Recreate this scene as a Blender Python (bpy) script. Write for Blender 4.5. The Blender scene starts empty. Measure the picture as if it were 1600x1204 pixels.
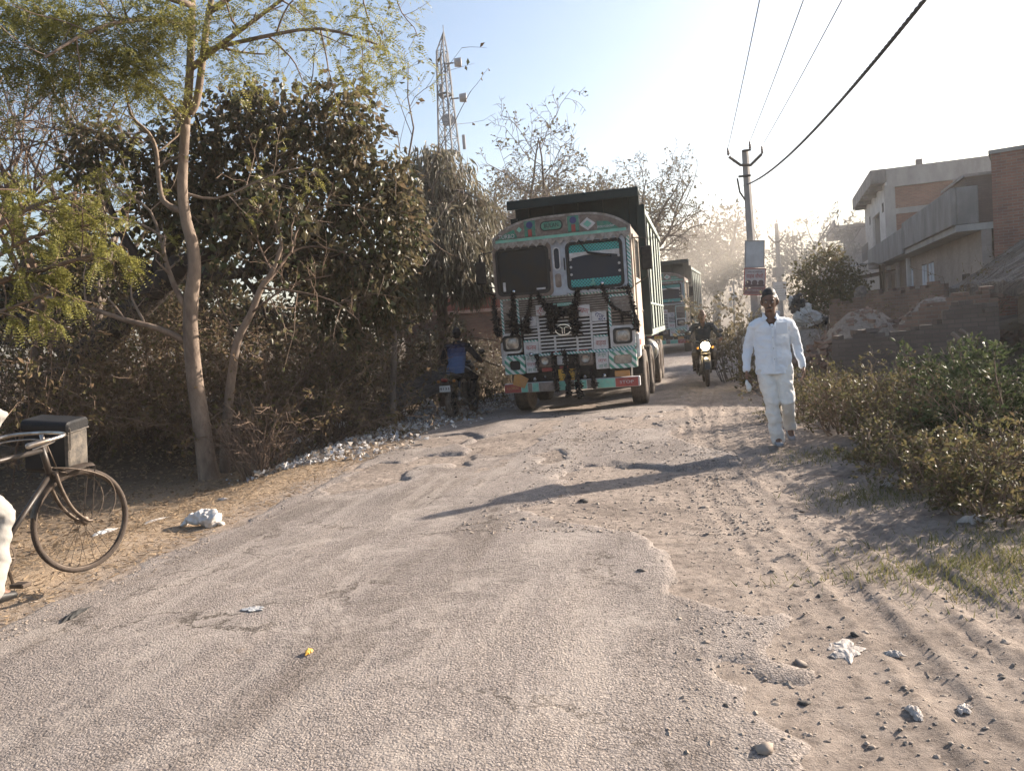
import bpy, math, random
import numpy as np
from mathutils import Matrix, Vector
R_ = math.radians
random.seed(7)
RNG = np.random.default_rng(11)
SC = bpy.context.scene

# ------------------------------------------------------------------ camera
CAM_H, FPX, PITCH, ROLL = 1.5, 1230.0, 4.1, 4.5
_p, _r = R_(PITCH), R_(ROLL)
_F = np.array([0, math.cos(_p), -math.sin(_p)])
_X0 = np.array([1.0, 0, 0]); _U0 = np.array([0, math.sin(_p), math.cos(_p)])
_U = _U0 * math.cos(_r) + _X0 * math.sin(_r)
_X = _X0 * math.cos(_r) - _U0 * math.sin(_r)
cam_d = bpy.data.cameras.new('camera'); cam = bpy.data.objects.new('camera', cam_d)
SC.collection.objects.link(cam); SC.camera = cam
cam_d.sensor_width = 36.0; cam_d.lens = 36.0 * FPX / 1600.0
cam_d.clip_start = 0.05; cam_d.clip_end = 3000
cam.matrix_world = Matrix(((_X[0], _U[0], -_F[0], 0), (_X[1], _U[1], -_F[1], 0), (_X[2], _U[2], -_F[2], CAM_H), (0, 0, 0, 1)))

# ------------------------------------------------------------------ sky, sun, exposure
SUN_AZ, SUN_EL = 60.0, 22.0          # azimuth measured from +Y towards +X
world = bpy.data.worlds.new('World'); SC.world = world; world.use_nodes = True
nt = world.node_tree; nt.nodes.clear()
wo = nt.nodes.new('ShaderNodeOutputWorld'); wb = nt.nodes.new('ShaderNodeBackground')
sky = nt.nodes.new('ShaderNodeTexSky'); sky.sky_type = 'NISHITA'; sky.sun_disc = False
sky.sun_elevation = R_(SUN_EL); sky.sun_rotation = R_(SUN_AZ)
sky.air_density = 1.0; sky.dust_density = 2.5; sky.ozone_density = 1.2; sky.altitude = 100
wb.inputs['Strength'].default_value = 0.085
nt.links.new(sky.outputs[0], wb.inputs[0]); nt.links.new(wb.outputs[0], wo.inputs[0])
sl = bpy.data.lights.new('sun', 'SUN'); sl.energy = 5.0; sl.angle = R_(0.9); sl.color = (1.0, 0.88, 0.75)
sun = bpy.data.objects.new('sun', sl); SC.collection.objects.link(sun)
_sd = Vector((math.sin(R_(SUN_AZ)) * math.cos(R_(SUN_EL)), math.cos(R_(SUN_AZ)) * math.cos(R_(SUN_EL)), math.sin(R_(SUN_EL))))
sun.rotation_euler = _sd.to_track_quat('Z', 'Y').to_euler(); sun.location = (20, 10, 30)
SC.view_settings.view_transform = 'Standard'; SC.view_settings.look = 'None'
SC.view_settings.exposure = 1.44; SC.view_settings.gamma = 1.0
SC.cycles.max_bounces = 6; SC.cycles.transparent_max_bounces = 8; SC.cycles.volume_bounces = 2
SC.cycles.use_denoising = True
HAZE_D = 0.0008
# ------------------------------------------------------------------ coordinates
# pixel (of the 1600 x 1204 photograph) -> point at forward distance d
def W(px, py, d):
    r = _F + _X * (px - 800) / FPX - _U * (py - 602) / FPX
    return np.array([0, 0, CAM_H]) + r * (d / r[1])
RD = R_(13.7)                                        # direction of the road
UU = np.array([math.sin(RD), math.cos(RD)]); NN = np.array([math.cos(RD), -math.sin(RD)])
def curve_off(s):
    s = np.asarray(s, float)
    return np.where(s < 18, 0.0, np.where(s < 60, 0.003 * (s - 18) ** 2, 0.003 * 42 ** 2 + 0.252 * (s - 60)))
def road_xy(s, t):
    s = np.asarray(s, float); t = np.asarray(t, float) + curve_off(s)
    return s * UU[0] + t * NN[0], s * UU[1] + t * NN[1]
def road_st(x, y):
    s = x * UU[0] + y * UU[1]; t = x * NN[0] + y * NN[1]
    return s, t - curve_off(s)
def _hash(ix, iy, seed):
    n = (ix.astype(np.int64) * 374761393 + iy.astype(np.int64) * 668265263 + seed * 974711) & 0x7fffffff
    n = ((n ^ (n >> 13)) * 1274126177) & 0x7fffffff
    return ((n ^ (n >> 16)) & 0xffff) / 65535.0
def vnoise(x, y, seed=0):
    x = np.asarray(x, float); y = np.asarray(y, float)
    ix = np.floor(x); iy = np.floor(y); fx = x - ix; fy = y - iy
    fx = fx * fx * (3 - 2 * fx); fy = fy * fy * (3 - 2 * fy)
    a = _hash(ix, iy, seed); b = _hash(ix + 1, iy, seed); c = _hash(ix, iy + 1, seed); d = _hash(ix + 1, iy + 1, seed)
    return (a * (1 - fx) + b * fx) * (1 - fy) + (c * (1 - fx) + d * fx) * fy
def fbm(x, y, seed=0, oct=4):
    v = 0; a = 0.5
    for o in range(oct):
        v = v + a * vnoise(x * 2 ** o, y * 2 ** o, seed + o * 17); a *= 0.5
    return v
def sstep(a, b, x):
    t = np.clip((x - a) / (b - a), 0, 1); return t * t * (3 - 2 * t)
# height of the land without its small bumps
def base_h(x, y):
    s, t = road_st(x, y)
    h = 0.05 * np.exp(-((s - 10.8) / 2.2) ** 2) - 0.10 * sstep(11.5, 15, s)
    h = h + 0.05 * (fbm(s * 0.25 + 3, t * 0.5, 5, 2) - 0.4)
    h = h - 0.005 * (t + 2) ** 2 * sstep(-5.2, -4.2, t) * sstep(2.2, .2, t)
    dip = 0.30 * sstep(-4.6, -6.3, t) - 0.05 * sstep(-4.3, -4.9, t) * sstep(7, 5, s)
    rise = 0.55 * sstep(-6.9, -9.5, t) * sstep(6, 14, s) + 0.2 * sstep(-8, -14, t)
    h = h - dip + rise
    h = h - 0.16 * sstep(1.6, 4.0, t) + 0.95 * sstep(4.2, 8.0, t) * sstep(8, 18, s) + 0.3 * sstep(4, 12, t)
    return h
def gz(x, y):
    return float(base_h(np.array(float(x)), np.array(float(y))))
def G(px, py, lift=0.0):                              # ground point seen at a pixel
    r = _F + _X * (px - 800) / FPX - _U * (py - 602) / FPX
    d = CAM_H / max(1e-3, -r[2]); 
    for _ in range(25):
        p = r * d; h = gz(p[0], p[1]); d = 0.5 * d + 0.5 * (CAM_H - h) / max(1e-3, -r[2])
    p = r * d
    return np.array([p[0], p[1], gz(p[0], p[1]) + lift])
def on_ground(x, y, lift=0.0):
    return np.array([x, y, gz(x, y) + lift])

# ------------------------------------------------------------------ mesh building
def nrm(v):
    v = np.asarray(v, float); return v / max(1e-9, np.linalg.norm(v))
def T4(loc=(0, 0, 0), rz=0.0, rx=0.0, ry=0.0, sc=1.0):
    m = Matrix.Translation(loc) @ Matrix.Rotation(rz, 4, 'Z') @ Matrix.Rotation(ry, 4, 'Y') @ Matrix.Rotation(rx, 4, 'X') @ Matrix.Scale(sc, 4)
    return np.array(m)
class MB:
    def __init__(s, M=None):
        s.v = []; s.n = 0; s.f = []; s.M = M
    def add(s, V, faces, mi=0, M=None):
        V = np.asarray(V, float).reshape(-1, 3)
        for m in (M, s.M):
            if m is not None: V = V @ m[:3, :3].T + m[:3, 3]
        s.v.append(V)
        if isinstance(faces, np.ndarray): s.f.append((faces + s.n, mi))
        else:
            by = {}
            for f in faces: by.setdefault(len(f), []).append(f)
            for k, l in by.items(): s.f.append((np.array(l, int) + s.n, mi))
        s.n += len(V)
    def box(s, c, d, mi=0, M=None, ch=0.0):
        x, y, z = [q / 2 for q in d]; cx, cy, cz = c
        if ch <= 0:
            V = [(cx + a * x, cy + b * y, cz + e * z) for e in (-1, 1) for a, b in ((-1, -1), (1, -1), (1, 1), (-1, 1))]
            F = [(3, 2, 1, 0), (4, 5, 6, 7), (0, 1, 5, 4), (1, 2, 6, 5), (2, 3, 7, 6), (3, 0, 4, 7)]
            s.add(V, F, mi, M)
        else:                                           # bevelled box: an octagon-cornered hull
            ch = min(ch, x * .9, y * .9, z * .9); V = []; idx = {}
            for ax in range(3):
                for a in (-1, 1):
                    for b in (-1, 1):
                        for e in (-1, 1):
                            p = [a * x, b * y, e * z]
                            for k in range(3):
                                if k != ax: p[k] -= math.copysign(ch, p[k])
                            idx[(ax, a, b, e)] = len(V); V.append((p[0] + cx, p[1] + cy, p[2] + cz))
            F = []
            for sg in (-1, 1):
                q = [idx[(0, sg, -1, -1)], idx[(0, sg, 1, -1)], idx[(0, sg, 1, 1)], idx[(0, sg, -1, 1)]]; F.append(q if sg > 0 else q[::-1])
                q = [idx[(1, -1, sg, -1)], idx[(1, -1, sg, 1)], idx[(1, 1, sg, 1)], idx[(1, 1, sg, -1)]]; F.append(q if sg > 0 else q[::-1])
                q = [idx[(2, -1, -1, sg)], idx[(2, 1, -1, sg)], idx[(2, 1, 1, sg)], idx[(2, -1, 1, sg)]]; F.append(q if sg > 0 else q[::-1])
            for a in (-1, 1):
                for b in (-1, 1):
                    q = [idx[(0, a, b, -1)], idx[(1, a, b, -1)], idx[(1, a, b, 1)], idx[(0, a, b, 1)]]; F.append(q if a * b > 0 else q[::-1])
                    q = [idx[(1, -1, a, b)], idx[(1, 1, a, b)], idx[(2, 1, a, b)], idx[(2, -1, a, b)]]; F.append(q if a * b < 0 else q[::-1])
                    q = [idx[(0, a, -1, b)], idx[(0, a, 1, b)], idx[(2, a, 1, b)], idx[(2, a, -1, b)]]; F.append(q if a * b > 0 else q[::-1])
            for a in (-1, 1):
                for b in (-1, 1):
                    for e in (-1, 1):
                        q = [idx[(0, a, b, e)], idx[(1, a, b, e)], idx[(2, a, b, e)]]; F.append(q if a * b * e > 0 else q[::-1])
            s.add(V, F, mi, M)
    def tube(s, P, R, k=8, mi=0, M=None, cap=True, R2=None, ref=None):
        P = np.asarray(P, float); n = len(P)
        R = np.full(n, R, float) if np.isscalar(R) else np.asarray(R, float)
        R2 = R if R2 is None else (np.full(n, R2, float) if np.isscalar(R2) else np.asarray(R2, float))
        t = np.gradient(P, axis=0); t /= np.maximum(np.linalg.norm(t, axis=1, keepdims=True), 1e-9)
        if ref is None:
            a = np.array([0, 0, 1.0]) if abs(t[0][2]) < .8 else np.array([1.0, 0, 0])
        else: a = np.asarray(ref, float)
        ang = np.arange(k) * 2 * math.pi / k; ca, sa = np.cos(ang), np.sin(ang)
        V = np.zeros((n, k, 3)); x = a
        for i in range(n):
            if ref is not None: x = a
            x = x - t[i] * np.dot(x, t[i]); x = x / max(1e-9, np.linalg.norm(x)); y = np.cross(t[i], x)
            V[i] = P[i] + R[i] * ca[:, None] * x + R2[i] * sa[:, None] * y
        i0 = np.arange(n - 1)[:, None] * k; j = np.arange(k)[None, :]; j1 = (j + 1) % k
        F = np.stack([i0 + j, i0 + j1, i0 + k + j1, i0 + k + j], -1).reshape(-1, 4)
        base = s.n; s.add(V.reshape(-1, 3), F, mi, M)
        if cap and k > 2:
            s.f.append((np.array([[base + q for q in range(k)][::-1]]), mi))
            s.f.append((np.array([[base + (n - 1) * k + q for q in range(k)]]), mi))
    def limb(s, P, R, R2=None, ref=None, k=14, mi=0, M=None):     # tube with rounded ends
        P = np.asarray(P, float); R = np.asarray(R, float); R2 = R if R2 is None else np.asarray(R2, float)
        a = nrm(P[0] - P[1]); b = nrm(P[-1] - P[-2]); P2 = []; A = []; B = []
        for q, w in ((.95, .3), (.7, .7), (.35, .93)): P2.append(P[0] + a * q * min(R[0], R2[0])); A.append(R[0] * w); B.append(R2[0] * w)
        P2 += list(P); A += list(R); B += list(R2)
        for q, w in ((.35, .93), (.7, .7), (.95, .3)): P2.append(P[-1] + b * q * min(R[-1], R2[-1])); A.append(R[-1] * w); B.append(R2[-1] * w)
        s.tube(P2, A, k, mi, M, True, B, ref)
    def lathe(s, prof, k=24, mi=0, M=None, closed=False):         # profile (r, z) about the local z axis
        prof = np.asarray(prof, float); n = len(prof); ang = np.arange(k) * 2 * math.pi / k
        V = np.stack([prof[:, 0][:, None] * np.cos(ang), prof[:, 0][:, None] * np.sin(ang), np.repeat(prof[:, 1][:, None], k, 1)], -1)
        m = n if closed else n - 1
        i = np.arange(m)[:, None]; i1 = (i + 1) % n; j = np.arange(k)[None, :]; j1 = (j + 1) % k
        F = np.stack([i * k + j, i * k + j1, i1 * k + j1, i1 * k + j], -1).reshape(-1, 4)
        s.add(V.reshape(-1, 3), F, mi, M)
    def prism(s, poly, h, mi=0, M=None):                           # polygon in local xy extruded along z
        n = len(poly); V = [(x, y, 0) for x, y in poly] + [(x, y, h) for x, y in poly]
        F = [tuple(range(n))[::-1], tuple(range(n, 2 * n))] + [(i, (i + 1) % n, n + (i + 1) % n, n + i) for i in range(n)]
        s.add(V, F, mi, M)
    def build(s, name, mats, parent=None, smooth=False, bevel=0.0):
        me = bpy.data.meshes.new(name)
        V = np.concatenate(s.v) if s.v else np.zeros((0, 3))
        me.vertices.add(len(V)); me.vertices.foreach_set('co', V.astype(np.float32).ravel())
        loops = np.concatenate([f.ravel() for f, _ in s.f]); tot = np.concatenate([np.full(len(f), f.shape[1]) for f, _ in s.f])
        mi = np.concatenate([np.full(len(f), m) for f, m in s.f])
        me.loops.add(len(loops)); me.loops.foreach_set('vertex_index', loops.astype(np.int32))
        me.polygons.add(len(tot)); me.polygons.foreach_set('loop_start', np.concatenate([[0], np.cumsum(tot)[:-1]]).astype(np.int32))
        me.polygons.foreach_set('loop_total', tot.astype(np.int32)); me.polygons.foreach_set('material_index', mi.astype(np.int32))
        me.polygons.foreach_set('use_smooth', np.full(len(tot), smooth))
        for m in (mats if isinstance(mats, (list, tuple)) else [mats]): me.materials.append(m)
        me.update(calc_edges=True); me.validate()
        o = bpy.data.objects.new(name, me); SC.collection.objects.link(o)
        if parent is not None: o.parent = parent
        if bevel > 0:
            b = o.modifiers.new('edges', 'BEVEL'); b.width = bevel; b.segments = 2; b.limit_method = 'ANGLE'
        return o
def tag(o, label=None, cat=None, group=None, kind=None):
    if label: o['label'] = label
    if cat: o['category'] = cat
    if group: o['group'] = group
    if kind: o['kind'] = kind
    return o
def thing(name, label, cat, loc=(0, 0, 0), rz=0.0, group=None, sc=1.0):
    o = bpy.data.objects.new(name, None); SC.collection.objects.link(o); o.empty_display_size = .1
    o.location = [float(q) for q in loc]; o.rotation_euler = (0, 0, rz); o.scale = (sc, sc, sc)
    return tag(o, label, cat, group)
def copy_tree(o, parent=None):
    c = o.copy(); SC.collection.objects.link(c); c.parent = parent
    if parent is not None: c.matrix_parent_inverse = o.matrix_parent_inverse.copy()
    for ch in list(o.children): copy_tree(ch, c)
    return c
def rrect(w, h, r, n=5, cx=0, cy=0):
    out = []
    for a0, sx, sy in ((0, 1, 1), (90, -1, 1), (180, -1, -1), (270, 1, -1)):
        for i in range(n + 1):
            a = R_(a0 + 90 * i / n); out.append((cx + sx * (w / 2 - r) + r * math.cos(a), cy + sy * (h / 2 - r) + r * math.sin(a)))
    return out
def frame_ring(mb, outer, inner, h, mi=0, M=None):                 # flat ring between two outlines with equal counts
    n = len(outer); V = [(x, y, 0) for x, y in outer] + [(x, y, 0) for x, y in inner] + [(x, y, h) for x, y in outer] + [(x, y, h) for x, y in inner]
    F = []
    for i in range(n):
        j = (i + 1) % n
        F += [(2 * n + i, 2 * n + j, 3 * n + j, 3 * n + i), (i, j, 2 * n + j, 2 * n + i), (3 * n + i, 3 * n + j, n + j, n + i), (n + i, n + j, j, i)]
    mb.add(V, F, mi, M)
def text_mb(txt, size, M, depth=0.003, width=None):
    cu = bpy.data.curves.new('lettering', 'FONT'); cu.body = txt; cu.size = size; cu.align_x = 'CENTER'; cu.align_y = 'CENTER'
    cu.extrude = depth; cu.resolution_u = 3
    ob = bpy.data.objects.new('lettering', cu); SC.collection.objects.link(ob); bpy.context.view_layer.update()
    dg = bpy.context.evaluated_depsgraph_get(); me = bpy.data.meshes.new_from_object(ob.evaluated_get(dg))
    mb = MB(); V = np.zeros(len(me.vertices) * 3); me.vertices.foreach_get('co', V); V = V.reshape(-1, 3)
    F = [tuple(p.vertices) for p in me.polygons]
    bpy.data.objects.remove(ob); bpy.data.curves.remove(cu); bpy.data.meshes.remove(me)
    if width and len(V):
        w = V[:, 0].max() - V[:, 0].min(); V[:, 0] *= width / max(w, 1e-6)
    if len(V): mb.add(V, F, 0, M)
    return mb

# ------------------------------------------------------------------ materials
def _new(name):
    m = bpy.data.materials.new(name); m.use_nodes = True; n = m.node_tree.nodes; n.clear()
    out = n.new('ShaderNodeOutputMaterial'); b = n.new('ShaderNodeBsdfPrincipled'); m.node_tree.links.new(b.outputs[0], out.inputs[0])
    return m, n, m.node_tree.links, b, out
def c4(c): return (c[0], c[1], c[2], 1)
def ramp(n, stops):
    r = n.new('ShaderNodeValToRGB'); e = r.color_ramp.elements
    while len(e) < len(stops): e.new(.5)
    for q, (p, c) in zip(e, stops): q.position = p; q.color = c4(c)
    return r
def noise(n, l, vec, scale, detail=4, rough=.6, dist=0.0):
    t = n.new('ShaderNodeTexNoise'); t.inputs['Scale'].default_value = scale; t.inputs['Detail'].default_value = detail
    t.inputs['Roughness'].default_value = rough; t.inputs['Distortion'].default_value = dist
    l.new(vec, t.inputs['Vector']); return t
def mixc(n, l, fac, a, b, mode='MIX'):
    m = n.new('ShaderNodeMix'); m.data_type = 'RGBA'; m.blend_type = mode
    for s_, v in ((0, fac), (6, a), (7, b)):
        if hasattr(v, 'is_linked'): l.new(v, m.inputs[s_])
        elif s_ == 0: m.inputs[0].default_value = v
        else: m.inputs[s_].default_value = c4(v)
    return m.outputs[2]
def bumpn(n, l, h, strength, dist=0.02, normal=None):
    b = n.new('ShaderNodeBump'); b.inputs['Strength'].default_value = strength; b.inputs['Distance'].default_value = dist
    l.new(h, b.inputs['Height'])
    if normal is not None: l.new(normal, b.inputs['Normal'])
    return b.outputs[0]
# painted, plastic, metal ...: two tones broken up by noise, plus dust
def pm(name, c1, c2=None, scale=4.0, rough=.7, metal=0.0, bump=.15, bscale=60, dust=0.0, dcol=(.40, .33, .25), spec=.4, stretch=(1, 1, 1), emit=None, coat=0.0, lo=.38, hi=.62):
    m, n, l, b, _ = _new(name); c2 = c2 or tuple(q * .72 for q in c1)
    tc = n.new('ShaderNodeTexCoord'); mp = n.new('ShaderNodeMapping'); mp.inputs['Scale'].default_value = stretch; l.new(tc.outputs['Object'], mp.inputs[0])
    t = noise(n, l, mp.outputs[0], scale, 6, .65); r = ramp(n, [(lo, c1), (hi, c2)]); l.new(t.outputs[0], r.inputs[0]); col = r.outputs[0]
    if dust > 0:
        t2 = noise(n, l, mp.outputs[0], scale * 2.3 + 1, 8, .7); r2 = ramp(n, [(.5 - dust * .4, (1, 1, 1)), (.5 + .32 - dust * .4, (0, 0, 0))]); l.new(t2.outputs[0], r2.inputs[0])
        mu = n.new('ShaderNodeMath'); mu.operation = 'MULTIPLY'; l.new(r2.outputs[0], mu.inputs[0]); mu.inputs[1].default_value = min(.9, dust)
        iv = n.new('ShaderNodeMath'); iv.operation = 'SUBTRACT'; iv.inputs[0].default_value = dust; l.new(mu.outputs[0], iv.inputs[1])
        col = mixc(n, l, iv.outputs[0], col, dcol)
    l.new(col, b.inputs['Base Color']); b.inputs['Roughness'].default_value = rough; b.inputs['Metallic'].default_value = metal
    b.inputs['Specular IOR Level'].default_value = spec; b.inputs['Coat Weight'].default_value = coat
    if bump > 0:
        t3 = noise(n, l, mp.outputs[0], bscale, 5, .6); l.new(bumpn(n, l, t3.outputs[0], bump, .01), b.inputs['Normal'])
    if emit: b.inputs['Emission Color'].default_value = c4(emit[0]); b.inputs['Emission Strength'].default_value = emit[1]
    return m
def leafm(name, cols, rough=.55, trans=.35, spec=.35):
    m, n, l, b, out = _new(name); g = n.new('ShaderNodeNewGeometry')
    k = len(cols); r = ramp(n, [((i + .5) / k, c) for i, c in enumerate(cols)]); l.new(g.outputs['Random Per Island'], r.inputs[0])
    l.new(r.outputs[0], b.inputs['Base Color']); b.inputs['Roughness'].default_value = rough; b.inputs['Specular IOR Level'].default_value = spec
    t = n.new('ShaderNodeBsdfTranslucent'); br = n.new('ShaderNodeBrightContrast'); l.new(r.outputs[0], br.inputs[0]); br.inputs[1].default_value = .02; l.new(br.outputs[0], t.inputs[0])
    mx = n.new('ShaderNodeMixShader'); mx.inputs[0].default_value = trans; l.new(b.outputs[0], mx.inputs[1]); l.new(t.outputs[0], mx.inputs[2]); l.new(mx.outputs[0], out.inputs[0])
    return m
def brickm(name, c1, c2, mortar, bw=.23, bh=.075, soot=.35, plaster=None, pl=.5, soot_col=(.09, .075, .065), bump=.6):
    m, n, l, b, _ = _new(name); tc = n.new('ShaderNodeTexCoord'); sx = n.new('ShaderNodeSeparateXYZ'); l.new(tc.outputs['Object'], sx.inputs[0])
    ad = n.new('ShaderNodeMath'); ad.operation = 'ADD'; l.new(sx.outputs[0], ad.inputs[0]); l.new(sx.outputs[1], ad.inputs[1])
    cb = n.new('ShaderNodeCombineXYZ'); l.new(ad.outputs[0], cb.inputs[0]); l.new(sx.outputs[2], cb.inputs[1])
    wob = noise(n, l, tc.outputs['Object'], 3.0, 3); vm = n.new('ShaderNodeVectorMath'); vm.operation = 'MULTIPLY_ADD'
    l.new(wob.outputs['Color'], vm.inputs[0]); vm.inputs[1].default_value = (.02, .012, 0); l.new(cb.outputs[0], vm.inputs[2])
    br = n.new('ShaderNodeTexBrick'); l.new(vm.outputs[0], br.inputs['Vector']); br.inputs['Scale'].default_value = 1.0
    br.inputs['Brick Width'].default_value = bw; br.inputs['Row Height'].default_value = bh; br.inputs['Mortar Size'].default_value = .008; br.inputs['Mortar Smooth'].default_value = .3
    br.inputs['Color1'].default_value = c4(c1); br.inputs['Color2'].default_value = c4(c2); br.inputs['Mortar'].default_value = c4(mortar); br.inputs['Bias'].default_value = -.1
    t = noise(n, l, tc.outputs['Object'], 1.1, 7, .7); r = ramp(n, [(.42, (0, 0, 0)), (.68, (1, 1, 1))]); l.new(t.outputs[0], r.inputs[0])
    mu = n.new('ShaderNodeMath'); mu.operation = 'MULTIPLY'; l.new(r.outputs[0], mu.inputs[0]); mu.inputs[1].default_value = soot
    col = mixc(n, l, mu.outputs[0], br.outputs[0], soot_col)
    if plaster:
        t2 = noise(n, l, tc.outputs['Object'], .55, 6, .75, .4); r2 = ramp(n, [(pl - .02, (0, 0, 0)), (pl + .02, (1, 1, 1))]); l.new(t2.outputs[0], r2.inputs[0]); col = mixc(n, l, r2.outputs[0], col, plaster)
    l.new(col, b.inputs['Base Color']); b.inputs['Roughness'].default_value = .92; b.inputs['Specular IOR Level'].default_value = .2
    iv = n.new('ShaderNodeMath'); iv.operation = 'SUBTRACT'; iv.inputs[0].default_value = 1; l.new(br.outputs['Fac'], iv.inputs[1])
    t3 = noise(n, l, tc.outputs['Object'], 45, 5); ad2 = n.new('ShaderNodeMath'); ad2.operation = 'MULTIPLY_ADD'; l.new(t3.outputs[0], ad2.inputs[0]); ad2.inputs[1].default_value = .6; l.new(iv.outputs[0], ad2.inputs[2])
    l.new(bumpn(n, l, ad2.outputs[0], bump, .015), b.inputs['Normal']); return m
M_ = {}
M_['bark'] = pm('bark', (.20, .145, .105), (.10, .07, .05), 9, .9, bump=.6, bscale=26, stretch=(1, 1, .35))
M_['bark_pale'] = pm('bark pale', (.27, .205, .155), (.15, .11, .085), 7, .9, bump=.5, bscale=30, stretch=(1, 1, .4))
M_['bark_dark'] = pm('bark dark', (.07, .05, .036), (.035, .026, .02), 8, .95, bump=.7, bscale=22, stretch=(1, 1, .35))
M_['twig'] = pm('twig', (.22, .15, .105), (.11, .075, .055), 3, .9, bump=0)
M_['twig_grey'] = pm('twig grey', (.20, .16, .13), (.12, .095, .08), 3, .9, bump=0)
M_['dry_straw'] = leafm('dry straw', [(.27, .195, .125), (.39, .295, .195), (.17, .12, .08), (.32, .235, .15)], .85, .3, .15)
M_['leaf_feather'] = leafm('feathery leaf', [(.19, .19, .035), (.29, .265, .06), (.13, .14, .032), (.24, .215, .05)], .5, .5)
M_['leaf_dark'] = leafm('dark broad leaf', [(.055, .058, .02), (.075, .07, .026), (.105, .078, .036), (.038, .042, .016), (.14, .095, .05), (.085, .06, .032), (.17, .13, .06)], .42, .45, .3)
M_['leaf_vine'] = leafm('vine leaf', [(.055, .07, .02), (.09, .10, .03), (.10, .07, .035), (.14, .12, .05), (.05, .04, .022)], .45, .3, .4)
M_['leaf_grey'] = leafm('drooping grey leaf', [(.15, .135, .085), (.21, .18, .12), (.10, .095, .06), (.25, .215, .15), (.13, .10, .065)], .45, .3, .4)
M_['leaf_dry'] = leafm('dry brown leaf', [(.12, .08, .042), (.19, .125, .066), (.075, .06, .03), (.25, .17, .10), (.10, .09, .036), (.15, .125, .05)], .7, .38, .2)
M_['leaf_olive'] = leafm('olive shrub leaf', [(.075, .075, .024), (.12, .105, .034), (.05, .048, .02), (.17, .135, .05), (.10, .07, .034)], .55, .35)
M_['leaf_green'] = leafm('green weed leaf', [(.035, .055, .016), (.05, .07, .02), (.025, .04, .013), (.075, .085, .03)], .6, .3, .2)
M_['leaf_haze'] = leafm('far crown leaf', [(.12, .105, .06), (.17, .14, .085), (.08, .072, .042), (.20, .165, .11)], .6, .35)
M_['grass'] = leafm('verge grass', [(.11, .12, .035), (.17, .16, .05), (.075, .09, .026), (.22, .18, .08)], .6, .35)
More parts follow.
